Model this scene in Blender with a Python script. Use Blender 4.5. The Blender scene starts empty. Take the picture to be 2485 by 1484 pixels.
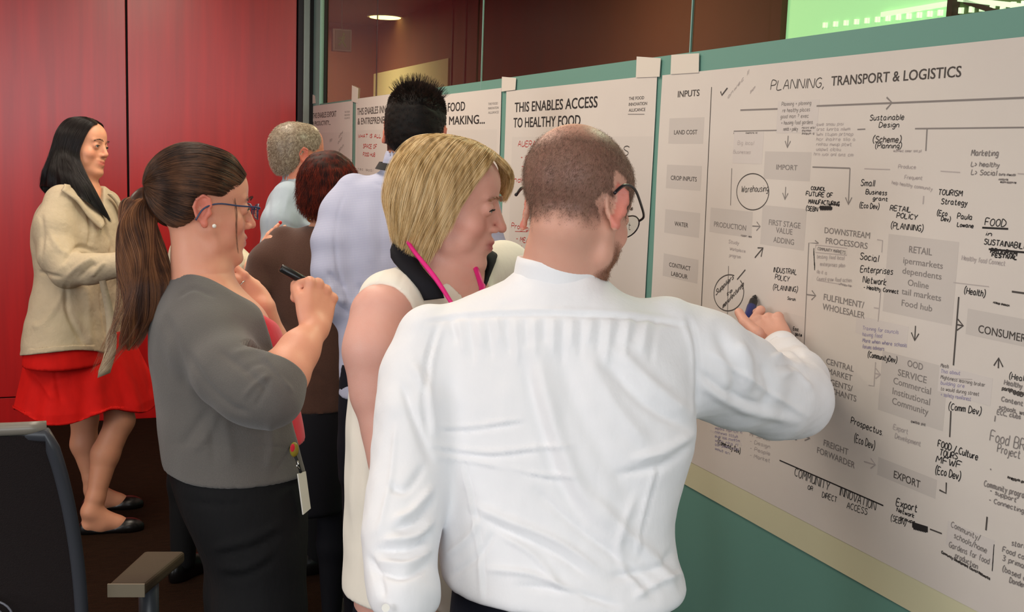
import bpy, math, random
import numpy as np
from mathutils import Vector, Matrix
rng = np.random.default_rng(7)
random.seed(7)
SC = bpy.context.scene
COL = SC.collection

# ------------------------------------------------------------------ camera
IW, IH, FPX = 2485.0, 1484.0, 2700.0
_v = np.array([-1072., -406., FPX]); _v /= np.linalg.norm(_v)
_d = np.array([-642 / 22258., 1., FPX / 22258.]); _d -= _d.dot(_v) * _v; _d /= np.linalg.norm(_d)
_r = np.cross(_d, _v)
M3 = np.array([_r, _v, -_d])                    # world = M3 @ camera(x right, y down, z forward)
EYE = np.array([0., 0., 1.6])
WX = 1.333                                      # plane of the glass partition
WY = 6.66                                       # plane of the red wall
FLOOR = 0.0
cam_data = bpy.data.cameras.new('camera')
cam_data.sensor_fit = 'HORIZONTAL'; cam_data.sensor_width = 36.0
cam_data.lens = 36.0 * FPX / IW
cam_data.clip_start = 0.05
cam = bpy.data.objects.new('camera', cam_data); COL.objects.link(cam)
cam.matrix_world = Matrix(((M3[0][0], -M3[0][1], -M3[0][2], EYE[0]), (M3[1][0], -M3[1][1], -M3[1][2], EYE[1]),
                           (M3[2][0], -M3[2][1], -M3[2][2], EYE[2]), (0, 0, 0, 1)))
SC.camera = cam

# ------------------------------------------------------------------ light and exposure
SC.view_settings.view_transform = 'Standard'; SC.view_settings.look = 'None'
SC.view_settings.gamma = 1.0; SC.view_settings.use_curve_mapping = False
SC.view_settings.exposure = 0.0
world = bpy.data.worlds.new('world'); SC.world = world; world.use_nodes = True
world.node_tree.nodes['Background'].inputs[0].default_value = (0.55, 0.5, 0.45, 1)
world.node_tree.nodes['Background'].inputs[1].default_value = 0.12

def area(name, loc, target, sx, sy, power, color):
    d = bpy.data.lights.new(name, 'AREA'); d.shape = 'RECTANGLE'; d.size = sx; d.size_y = sy
    d.energy = power; d.color = color
    o = bpy.data.objects.new(name, d); COL.objects.link(o); o.location = loc
    o.rotation_euler = (Vector(target) - Vector(loc)).to_track_quat('-Z', 'Y').to_euler()
    return o
LIGHTS = True
area('window_light', (-0.4, -2.7, 1.95), (0.3, 3.0, 1.1), 3.4, 1.3, 78, (0.90, 0.95, 1.0))
area('window_light', (-4.7, 0.6, 1.9), (0.0, 2.6, 1.0), 2.6, 1.3, 88, (0.96, 0.97, 1.0))
for (lx, ly, pw) in ((-0.2, 0.6, 10), (-2.2, 0.6, 10), (0.4, 2.6, 16), (-2.2, 2.6, 14), (0.5, 4.4, 26), (-1.2, 4.4, 17), (-3.0, 4.4, 9)):
    area('ceiling_light', (lx, ly, 2.73), (lx, ly, 0), 0.6, 1.2, pw, (1.0, 0.86, 0.70))

# ------------------------------------------------------------------ projection helpers (pixel + real distance -> place in the room)
def ray(x, y): return M3 @ np.array([(x - IW / 2) / FPX, (y - IH / 2) / FPX, 1.])
def at(x, y, d): return EYE + ray(x, y) * d
def on_wall(x, y, X=WX):
    r = ray(x, y); return EYE + r * (X / r[0])
def on_back(x, y, Y=WY):
    r = ray(x, y); return EYE + r * (Y / r[1])
def project(P):
    c = (P - EYE) @ M3
    return IW / 2 + FPX * c[..., 0] / c[..., 2], IH / 2 + FPX * c[..., 1] / c[..., 2]

# ------------------------------------------------------------------ materials
def lin(c):
    return tuple(((v / 255.) / 12.92 if v <= 10 else ((v / 255. + .055) / 1.055) ** 2.4) for v in c)
def mat(name, rgb, rough=0.6, metal=0.0, spec=0.5, noise=None, bump=None, weave=None, alpha=None, sheen=0, sss=0, attr=None, emit=None, coat=0, trans=0):
    m = bpy.data.materials.new(name); m.use_nodes = True
    nt = m.node_tree; N = nt.nodes; L = nt.links
    b = N['Principled BSDF']
    c = lin(rgb) + (1,)
    b.inputs['Base Color'].default_value = c
    b.inputs['Roughness'].default_value = rough; b.inputs['Metallic'].default_value = metal
    b.inputs['Specular IOR Level'].default_value = spec
    if sheen: b.inputs['Sheen Weight'].default_value = sheen
    if coat: b.inputs['Coat Weight'].default_value = coat
    if trans: b.inputs['Transmission Weight'].default_value = trans
    if sss:
        b.inputs['Subsurface Weight'].default_value = sss
        b.inputs['Subsurface Radius'].default_value = (0.012, 0.005, 0.003); b.inputs['Subsurface Scale'].default_value = 1.0
    if alpha is not None: b.inputs['Alpha'].default_value = alpha
    if emit:
        b.inputs['Emission Color'].default_value = lin(emit[0]) + (1,); b.inputs['Emission Strength'].default_value = emit[1]
    tc = N.new('ShaderNodeTexCoord')
    src = None
    if attr:
        a = N.new('ShaderNodeAttribute'); a.attribute_name = attr; src = a.outputs['Color']
        L.new(src, b.inputs['Base Color'])
    if noise:      # (scale xyz, strength 0..1, dark rgb)
        mp = N.new('ShaderNodeMapping'); L.new(tc.outputs['Object'], mp.inputs[0]); mp.inputs['Scale'].default_value = noise[0]
        nz = N.new('ShaderNodeTexNoise'); L.new(mp.outputs[0], nz.inputs['Vector']); nz.inputs['Scale'].default_value = 1.0; nz.inputs['Detail'].default_value = 5
        mr = N.new('ShaderNodeMapRange'); L.new(nz.outputs['Fac'], mr.inputs[0]); mr.inputs[1].default_value = .3; mr.inputs[2].default_value = .7
        mx = N.new('ShaderNodeMix'); mx.data_type = 'RGBA'
        mm = N.new('ShaderNodeMath'); mm.operation = 'MULTIPLY'; L.new(mr.outputs[0], mm.inputs[0]); mm.inputs[1].default_value = noise[1]
        L.new(mm.outputs[0], mx.inputs[0])
        if src: L.new(src, mx.inputs[6])
        else: mx.inputs[6].default_value = c
        mx.inputs[7].default_value = lin(noise[2]) + (1,)
        L.new(mx.outputs[2], b.inputs['Base Color']); src = mx.outputs[2]
    if bump:       # (scale xyz, strength, distance)
        mp = N.new('ShaderNodeMapping'); L.new(tc.outputs['Object'], mp.inputs[0]); mp.inputs['Scale'].default_value = bump[0]
        nz = N.new('ShaderNodeTexNoise'); L.new(mp.outputs[0], nz.inputs['Vector']); nz.inputs['Scale'].default_value = 1.0; nz.inputs['Detail'].default_value = 4
        bp = N.new('ShaderNodeBump'); L.new(nz.outputs['Fac'], bp.inputs['Height']); bp.inputs['Strength'].default_value = bump[1]; bp.inputs['Distance'].default_value = bump[2]
        L.new(bp.outputs[0], b.inputs['Normal'])
    if weave:      # (frequency, rgb of the lines, amount)  fine check woven in the cloth
        sp = N.new('ShaderNodeSeparateXYZ'); L.new(tc.outputs['Object'], sp.inputs[0])
        outs = []
        ad = N.new('ShaderNodeMath'); ad.operation = 'ADD'; L.new(sp.outputs[0], ad.inputs[0]); my = N.new('ShaderNodeMath'); my.operation = 'MULTIPLY'; my.inputs[1].default_value = -.39; L.new(sp.outputs[1], my.inputs[0]); L.new(my.outputs[0], ad.inputs[1])
        for s in (ad.outputs[0], sp.outputs[2]):
            ml = N.new('ShaderNodeMath'); ml.operation = 'MULTIPLY'; L.new(s, ml.inputs[0]); ml.inputs[1].default_value = weave[0]
            fr = N.new('ShaderNodeMath'); fr.operation = 'FRACT'; L.new(ml.outputs[0], fr.inputs[0])
            ls = N.new('ShaderNodeMath'); ls.operation = 'LESS_THAN'; L.new(fr.outputs[0], ls.inputs[0]); ls.inputs[1].default_value = .3
            outs.append(ls.outputs[0])
        mxm = N.new('ShaderNodeMath'); mxm.operation = 'MAXIMUM'; L.new(outs[0], mxm.inputs[0]); L.new(outs[1], mxm.inputs[1])
        mm = N.new('ShaderNodeMath'); mm.operation = 'MULTIPLY'; L.new(mxm.outputs[0], mm.inputs[0]); mm.inputs[1].default_value = weave[2]
        mx = N.new('ShaderNodeMix'); mx.data_type = 'RGBA'; L.new(mm.outputs[0], mx.inputs[0]); mx.inputs[6].default_value = c; mx.inputs[7].default_value = lin(weave[1]) + (1,)
        if src: L.new(src, mx.inputs[6])
        L.new(mx.outputs[2], b.inputs['Base Color'])
    m.diffuse_color = c
    return m

# ------------------------------------------------------------------ object helpers
def tag(o, label=None, cat=None, group=None, kind=None):
    if label: o['label'] = label
    if cat: o['category'] = cat
    if group: o['group'] = group
    if kind: o['kind'] = kind
    return o
def obj(name, V, F, m=None, parent=None, smooth=False):
    me = bpy.data.meshes.new(name)
    V = np.asarray(V, dtype=np.float32)
    me.from_pydata(V.tolist(), [], [tuple(f) for f in F]) if not isinstance(F, np.ndarray) else fast_mesh(me, V, F)
    if smooth: me.shade_smooth()
    me.update()
    o = bpy.data.objects.new(name, me); COL.objects.link(o)
    if m: me.materials.append(m)
    if parent is not None: setp(o, parent)
    return o
def fast_mesh(me, V, Q):
    k = Q.shape[1]
    me.vertices.add(len(V)); me.vertices.foreach_set('co', V.ravel().astype(np.float32))
    me.loops.add(Q.size); me.loops.foreach_set('vertex_index', Q.ravel().astype(np.int32))
    me.polygons.add(len(Q)); me.polygons.foreach_set('loop_start', np.arange(0, Q.size, k, dtype=np.int32))
    me.update(calc_edges=True)
def setp(o, parent):
    o.parent = parent
    o.matrix_parent_inverse = world_of(parent).inverted()
def world_of(o):
    w = Matrix.LocRotScale(o.location, o.rotation_euler, o.scale)
    if o.parent: w = world_of(o.parent) @ o.matrix_parent_inverse @ w
    return w
def thing(name, label, cat, loc=(0, 0, 0), group=None):
    o = bpy.data.objects.new(name, None); COL.objects.link(o); o.location = loc; o.empty_display_size = .1
    return tag(o, label, cat, group)
class MB:
    """collects boxes, tubes and strips; build() links them as one mesh object"""
    def __init__(s): s.V = []; s.F = []
    def add(s, V, F):
        n = len(s.V); s.V += [tuple(float(c) for c in v) for v in V]; s.F += [tuple(n + i for i in f) for f in F]; return s
    def box(s, lo, hi, bevel=0.0):
        lo = np.minimum(lo, hi) if False else np.array(lo, float); hi = np.array(hi, float)
        lo, hi = np.minimum(lo, hi), np.maximum(lo, hi)
        if bevel <= 0:
            V = [(x, y, z) for z in (lo[2], hi[2]) for y in (lo[1], hi[1]) for x in (lo[0], hi[0])]
            return s.add(V, [(0, 2, 3, 1), (4, 5, 7, 6), (0, 1, 5, 4), (2, 6, 7, 3), (0, 4, 6, 2), (1, 3, 7, 5)])
        # chamfered box through a convex set of 24 points
        import bmesh
        bm = bmesh.new(); bmesh.ops.create_cube(bm, size=1)
        for v in bm.verts: v.co = Vector([lo[i] + (v.co[i] + .5) * (hi[i] - lo[i]) for i in range(3)])
        bmesh.ops.bevel(bm, geom=bm.edges[:], offset=bevel, segments=2, profile=.5, affect='EDGES')
        bm.verts.index_update()
        s.add([v.co for v in bm.verts], [[v.index for v in f.verts] for f in bm.faces]); bm.free(); return s
    def tube(s, pts, r, n=10, cap=True):
        pts = [np.array(p, float) for p in pts]; k = len(pts)
        rs = [r] * k if np.isscalar(r) else list(r)
        V = []; F = []
        up = None
        for i, p in enumerate(pts):
            t = pts[min(i + 1, k - 1)] - pts[max(i - 1, 0)]; t /= np.linalg.norm(t) + 1e-12
            if up is None:
                a = np.array([0, 0, 1.]) if abs(t[2]) < .9 else np.array([1., 0, 0]); up = np.cross(t, a)
            up = up - up.dot(t) * t; up /= np.linalg.norm(up) + 1e-12; w = np.cross(t, up)
            for j in range(n):
                q = 2 * math.pi * j / n; V.append(p + rs[i] * (math.cos(q) * up + math.sin(q) * w))
        for i in range(k - 1):
            for j in range(n):
                F.append((i * n + j, i * n + (j + 1) % n, (i + 1) * n + (j + 1) % n, (i + 1) * n + j))
        if cap: F.append(tuple(range(n))[::-1]); F.append(tuple((k - 1) * n + j for j in range(n)))
        return s.add(V, F)
    def build(s, name, m=None, parent=None, smooth=False):
        return obj(name, s.V, s.F, m, parent, smooth)
def quad(name, pts, m=None, parent=None): return obj(name, pts, [(0, 1, 2, 3)], m, parent)
def struct(o): o['kind'] = 'structure'; return o
# ------------------------------------------------------------------ implicit surfaces: a figure is one smooth union, meshed once
f32 = np.float32
def nrm(v):
    v = np.asarray(v, float); return v / (np.linalg.norm(v) + 1e-12)
def smin(a, b, k):
    if k <= 0: return np.minimum(a, b)
    h = np.clip(.5 + .5 * (b - a) / k, 0, 1)
    return b + (a - b) * h - k * h * (1 - h)
class Prim:
    def __init__(s, f, c, R, k=0.0, op='u'): s.f = f; s.c = np.asarray(c, float); s.R = float(R); s.k = k; s.op = op
def ell(c, r, k=.01, rot=None, op='u'):
    c = np.asarray(c, float); r = np.asarray(r if not np.isscalar(r) else (r, r, r), float)
    Rm = np.eye(3) if rot is None else np.asarray(rot, float)       # columns: local axes
    def f(P):
        q = (P - c) @ Rm
        k0 = np.sqrt(((q / r) ** 2).sum(-1)); k1 = np.sqrt(((q / r ** 2) ** 2).sum(-1)) + 1e-9
        return k0 * (k0 - 1) / k1
    return Prim(f, c, max(r), k, op)
def cone(a, b, ra, rb, k=.01, op='u', flat=None):
    a = np.asarray(a, float); b = np.asarray(b, float); ba = b - a; L2 = ba.dot(ba) + 1e-12
    fa = None
    if flat is not None: fa = nrm(flat[0]); ff = flat[1] - 1.0
    def f(P):
        pa = P - a
        h = np.clip((pa @ ba) / L2, 0, 1)
        q = pa - h[..., None] * ba
        if fa is not None: q = q + (q @ fa)[..., None] * fa * ff
        return np.sqrt((q * q).sum(-1)) - (ra + (rb - ra) * h)
    return Prim(f, (a + b) / 2, np.linalg.norm(ba) / 2 + max(ra, rb), k, op)
def chain(pts, rs, k=.01, op='u', flat=None):
    return [cone(pts[i], pts[i + 1], rs[i], rs[i + 1], k, op, flat) for i in range(len(pts) - 1)]
def half(p, n, k=.0, op='i'):
    """keep the side the normal points away from"""
    p = np.asarray(p, float); n = nrm(n)
    return Prim(lambda P: (P - p) @ n, p, 1e3, k, op)
def catmull(K, n):
    K = np.asarray(K, float); m = len(K); t = np.linspace(0, m - 1, n); i = np.clip(t.astype(int), 0, m - 2); u = (t - i)[:, None]
    p0 = K[np.clip(i - 1, 0, m - 1)]; p1 = K[i]; p2 = K[i + 1]; p3 = K[np.clip(i + 2, 0, m - 1)]
    return .5 * ((2 * p1) + (-p0 + p2) * u + (2 * p0 - 5 * p1 + 4 * p2 - p3) * u ** 2 + (-p0 + 3 * p1 - 3 * p2 + p3) * u ** 3)
def loft(secs, lat, k=.02, op='u', n=2.3, grow=0.0, zr=None):
    """secs: rows (z, cx, cy, a, b) from top to bottom; lat: horizontal unit vector of the wide axis"""
    S = catmull(np.asarray(secs, float), 20 * len(secs)); S = S[np.argsort(S[:, 0])]
    z0, z1 = S[0, 0], S[-1, 0]
    u = np.array([lat[0], lat[1]]); u /= np.linalg.norm(u); w = np.array([-u[1], u[0]])
    if zr: z0, z1 = zr
    def f(P):
        z = P[..., 2]
        g = [np.interp(z, S[:, 0], S[:, j]) for j in range(1, 5)]
        dx = P[..., 0] - g[0]; dy = P[..., 1] - g[1]
        qx = dx * u[0] + dy * u[1]; qy = dx * w[0] + dy * w[1]
        s = (np.abs(qx / (g[2] + grow)) ** n + np.abs(qy / (g[3] + grow)) ** n) ** (1 / n); s = np.maximum(s, 1e-3)
        r = np.sqrt(qx * qx + qy * qy)
        d = r - r / s
        d = np.where(r < 1e-4, -.1, d)
        e = np.maximum(z0 - z, z - z1)
        return np.where((d > 0) & (e > 0), np.sqrt(d * d + e * e), np.maximum(d, e))
    c = np.array([S[:, 1].mean(), S[:, 2].mean(), (z0 + z1) / 2])
    return Prim(f, c, (z1 - z0) / 2 + S[:, 3].max() + .3, k, op)
def field(prims, P):
    d = np.full(P.shape[:-1], 9.0)
    for p in prims:
        v = p.f(P)
        if p.op == 'u': d = smin(d, v, p.k)
        elif p.op == 's': d = -smin(-d, v, p.k)
        else: d = -smin(-d, -v, p.k)
    return d
def flatten(L):
    o = []
    for x in L:
        if isinstance(x, (list, tuple)): o += flatten(x)
        else: o.append(x)
    return o
def surf(prims, h, lo=None, hi=None, n=16, margin=1.25):
    """surface nets over the blocks that the surface crosses"""
    prims = flatten(prims)
    U = [p for p in prims if p.op == 'u']
    if lo is None:
        lo = np.min([p.c - p.R for p in U], 0); hi = np.max([p.c + p.R for p in U], 0)
    lo = np.floor(np.asarray(lo) / h).astype(int) - 2; hi = np.ceil(np.asarray(hi) / h).astype(int) + 2
    nb = (hi - lo) // n + 1
    B = np.stack(np.meshgrid(*[np.arange(q) for q in nb], indexing='ij'), -1).reshape(-1, 3)
    C = (lo + B * n + n / 2) * h
    hd = n * h * .87
    D = np.concatenate([field(prims, C[i:i + 20000]) for i in range(0, len(C), 20000)])
    act = B[np.abs(D) < hd * margin + .012]
    g = np.arange(n + 1)
    off = np.stack(np.meshgrid(g, g, g, indexing='ij'), -1)
    SZ = np.array(hi - lo) + 2 * n + 8
    def key(c): c = c - lo + 2; return (c[..., 0].astype(np.int64) * SZ[1] + c[..., 1]) * SZ[2] + c[..., 2]
    VK = []; VP = []; QE = []
    cor = [(0, 0, 0), (1, 0, 0), (0, 1, 0), (1, 1, 0), (0, 0, 1), (1, 0, 1), (0, 1, 1), (1, 1, 1)]
    edges = [(i, j) for i in range(8) for j in range(i + 1, 8) if sum(abs(a - b) for a, b in zip(cor[i], cor[j])) == 1]
    for b in act:
        base = lo + b * n
        P = (base + off) * h
        c = (base + n / 2) * h
        loc = []
        for p in prims:
            if p.op == 'u' or p.op == 's':
                if np.linalg.norm(p.c - c) - p.R > hd + p.k + .02: continue
            loc.append(p)
        if not any(p.op == 'u' for p in loc): continue
        d = field(loc, P)
        s = d < 0
        if s.all() or not s.any(): continue
        sub = [d[i:i + n, j:j + n, k:k + n] for i, j, k in cor]
        sg = [q < 0 for q in sub]
        cnt = sum(q.astype(int) for q in sg)
        m = (cnt > 0) & (cnt < 8)
        idx = np.argwhere(m)
        if len(idx):
            acc = np.zeros((len(idx), 3)); num = np.zeros(len(idx))
            dv = [q[m] for q in sub]
            for i, j in edges:
                cr = (dv[i] < 0) != (dv[j] < 0)
                t = np.where(cr, dv[i] / (dv[i] - dv[j] + 1e-20), 0)
                pi = np.array(cor[i], float); pj = np.array(cor[j], float)
                acc += cr[:, None] * (pi + t[:, None] * (pj - pi)); num += cr
            VK.append(key(base + idx)); VP.append((base + idx + acc / num[:, None]) * h)
        for ax in range(3):
            o = [0, 0, 0]; o[ax] = 1
            a0 = s[:n, :n, :n]; a1 = s[o[0]:o[0] + n, o[1]:o[1] + n, o[2]:o[2] + n]
            cr = np.argwhere(a0 != a1)
            if len(cr):
                fl = a0[tuple(cr.T)]
                QE.append((ax, base + cr, fl))
    if not VK: raise RuntimeError('empty surface')
    VK = np.concatenate(VK); VP = np.concatenate(VP)
    VK, ui = np.unique(VK, return_index=True); VP = VP[ui]
    Qs = []
    for ax in range(3):
        g_ = np.concatenate([q[1] for q in QE if q[0] == ax] or [np.zeros((0, 3), int)]); fl = np.concatenate([q[2] for q in QE if q[0] == ax] or [np.zeros(0, bool)])
        e1 = np.zeros(3, int); e1[(ax + 1) % 3] = 1; e2 = np.zeros(3, int); e2[(ax + 2) % 3] = 1
        ks = [key(g_ - e1 - e2), key(g_ - e2), key(g_), key(g_ - e1)]
        ids = [np.searchsorted(VK, k_) for k_ in ks]
        ok = np.ones(len(g_), bool)
        for i_, k_ in zip(ids, ks): ok &= (i_ < len(VK)) & (VK[np.minimum(i_, len(VK) - 1)] == k_)
        q = np.stack(ids, 1)[ok]; fl = fl[ok]
        q[~fl] = q[~fl][:, ::-1]
        Qs.append(q)
    Q = np.concatenate(Qs)
    return VP, Q
def normals(V, Q):
    a = V[Q[:, 2]] - V[Q[:, 0]]; b = V[Q[:, 3]] - V[Q[:, 1]]; n = np.cross(a, b)
    N = np.zeros_like(V)
    for i in range(4): np.add.at(N, Q[:, i], n)
    return N / (np.linalg.norm(N, axis=1, keepdims=True) + 1e-12)
def relax(V, Q, it=1, f=.5):
    for _ in range(it):
        S = np.zeros_like(V); c = np.zeros(len(V))
        for i in range(4):
            for j in (1, 3):
                np.add.at(S, Q[:, i], V[Q[:, (i + j) % 4]]); np.add.at(c, Q[:, i], 1)
        V = V + f * (S / np.maximum(c, 1)[:, None] - V)
    return V
def polydist(u, v, pts):
    """distance in the plane from points to a polyline and the parameter along it"""
    best = np.full(u.shape, 1e9); par = np.zeros(u.shape)
    m = len(pts) - 1
    for i in range(m):
        ax, ay = pts[i]; bx, by = pts[i + 1]
        dx, dy = bx - ax, by - ay; L = dx * dx + dy * dy + 1e-9
        h = np.clip(((u - ax) * dx + (v - ay) * dy) / L, 0, 1)
        d = np.hypot(u - ax - h * dx, v - ay - h * dy)
        s = d < best; best = np.where(s, d, best); par = np.where(s, (i + h) / m, par)
    return best, par
def folds(V, N, F, back=False):
    """F: list of (polyline in picture coordinates, width px, height m); raises or sinks the cloth along a crease on the side seen"""
    u, v = project(V)
    view = V - EYE; view /= np.linalg.norm(view, axis=1, keepdims=True)
    fac = np.clip(-(N * view).sum(1) * 3 + .3, 0, 1)
    D = np.zeros(len(V))
    for pts, w, a in F:
        pts = catmull(pts, 4 * len(pts)) if len(pts) > 2 else pts
        p_ = np.asarray(pts); m = (u > p_[:, 0].min() - 3 * w) & (u < p_[:, 0].max() + 3 * w) & (v > p_[:, 1].min() - 3 * w) & (v < p_[:, 1].max() + 3 * w)
        d, t = polydist(u[m], v[m], pts)
        D[m] += a * np.exp(-(d / w) ** 2) * np.clip(4 * np.minimum(t, 1 - t) + .25, 0, 1)
    return V + N * (D * fac)[:, None]
def vnoise(P, s, seed=0):
    """cheap smooth noise: sum of rotated sines"""
    r = np.random.default_rng(seed); o = np.zeros(len(P))
    for i in range(7):
        d = r.normal(size=3); d /= np.linalg.norm(d); o += np.sin(P @ d * s * (1 + .35 * i) + r.uniform(0, 6.28)) / 7 * 1.6
    return o
def skin(name, V, Q, m, parent, col=None):
    o = obj(name, V, Q, m, parent, True)
    if col is not None:
        at_ = o.data.attributes.new('tint', 'FLOAT_COLOR', 'POINT')
        c = np.ones((len(V), 4), np.float32); c[:, :3] = col; at_.data.foreach_set('color', c.ravel())
    return o
# ------------------------------------------------------------------ hair strands
def strands(name, P, rad, m, parent, tip=.3):
    """P: (n, k, 3) points; real hair curves"""
    n, k, _ = P.shape
    hc = bpy.data.hair_curves.new(name)
    hc.add_curves([k] * n)
    hc.position_data.foreach_set('vector', P.reshape(-1).astype(np.float32))
    r = np.linspace(1, tip, k)[None, :] * (rad if np.isscalar(rad) else rad[:, None])
    r = np.broadcast_to(r, (n, k)).astype(np.float32).ravel()
    a = hc.attributes.get('radius') or hc.attributes.new('radius', 'FLOAT', 'POINT')
    a.data.foreach_set('value', r)
    o = bpy.data.objects.new(name, hc); COL.objects.link(o); hc.materials.append(m)
    o['kind'] = 'stuff'
    setp(o, parent)
    return o
def hair_mat(name, c1, c2, c3=None, rough=.38, spec=.4, scale=60, sv=3):
    """colour runs from c1 to c2 between locks"""
    m = bpy.data.materials.new(name); m.use_nodes = True; nt = m.node_tree; N = nt.nodes; L = nt.links; b = N['Principled BSDF']
    at_ = N.new('ShaderNodeHairInfo')
    tc = N.new('ShaderNodeTexCoord'); mp = N.new('ShaderNodeMapping'); L.new(tc.outputs['Object'], mp.inputs[0]); mp.inputs['Scale'].default_value = (scale, scale, sv)
    nz = N.new('ShaderNodeTexNoise'); L.new(mp.outputs[0], nz.inputs['Vector']); nz.inputs['Scale'].default_value = 1; nz.inputs['Detail'].default_value = 3
    ad = N.new('ShaderNodeMath'); ad.operation = 'MULTIPLY_ADD'; L.new(at_.outputs["Random"], ad.inputs[0]); ad.inputs[1].default_value = .5; L.new(nz.outputs['Fac'], ad.inputs[2])
    rp = N.new('ShaderNodeValToRGB'); L.new(ad.outputs[0], rp.inputs[0])
    e = rp.color_ramp.elements; e[0].position = .42; e[0].color = lin(c1) + (1,); e[1].position = .95; e[1].color = lin(c2) + (1,)
    if c3: x = e.new(.68); x.color = lin(c3) + (1,)
    L.new(rp.outputs[0], b.inputs['Base Color']); b.inputs['Roughness'].default_value = rough; b.inputs['Specular IOR Level'].default_value = spec
    return m
def shell_grid(G, nu, nv):
    """G: (rows, cols, 3) control grid, smooth interpolation"""
    G = np.asarray(G, float)
    A = np.stack([catmull(G[i], nv) for i in range(len(G))])
    return np.stack([catmull(A[:, j], nu) for j in range(nv)], 1)
def shell_mesh(name, G, nu, nv, m, parent, inset=0.0, center=None):
    S = shell_grid(G, nu, nv)
    if inset: S = S + (np.asarray(center) - S) / np.linalg.norm(np.asarray(center) - S, axis=-1, keepdims=True) * inset
    idx = np.arange(nu * nv).reshape(nu, nv)
    Q = np.stack([idx[:-1, :-1], idx[1:, :-1], idx[1:, 1:], idx[:-1, 1:]], -1).reshape(-1, 4)
    return obj(name, S.reshape(-1, 3), Q, m, parent, True)
def shell_strands(G, n, k, depth, center, jit=.003, clump=0.0, nc=60, s0=(0, .15), s1=(.88, 1.0), seed=1):
    r = np.random.default_rng(seed)
    nu, nv = 120, 40
    S = shell_grid(G, nu, nv)
    u = r.uniform(0, 1, n)
    if clump:
        cu = np.sort(r.uniform(0, 1, nc)); near = cu[np.argmin(np.abs(u[:, None] - cu[None]), 1)]
    a = r.uniform(*s0, n); b = r.uniform(*s1, n)
    t = np.linspace(0, 1, k)[None, :]
    v = a[:, None] + (b - a)[:, None] * t
    uu = np.repeat(u[:, None], k, 1)
    if clump: uu = uu + (near - u)[:, None] * clump * t ** 1.5
    uu = np.clip(uu, 0, 1)
    iu = uu * (nu - 1); iv = v * (nv - 1)
    i0 = np.clip(iu.astype(int), 0, nu - 2); j0 = np.clip(iv.astype(int), 0, nv - 2); fu = (iu - i0)[..., None]; fv = (iv - j0)[..., None]
    P = S[i0, j0] * (1 - fu) * (1 - fv) + S[i0 + 1, j0] * fu * (1 - fv) + S[i0, j0 + 1] * (1 - fu) * fv + S[i0 + 1, j0 + 1] * fu * fv
    c = np.asarray(center); dr = P - c; L = np.linalg.norm(dr, axis=-1, keepdims=True)
    dep = r.uniform(0, 1, (n, 1, 1)) ** 1.5 * depth
    P = P - dr / L * dep
    w = r.normal(size=(n, 1, 3)) * jit * (.3 + t[..., None]) + np.sin(t[..., None] * r.uniform(3, 9, (n, 1, 1)) + r.uniform(0, 6, (n, 1, 3))) * jit * .5
    return P + w
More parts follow.
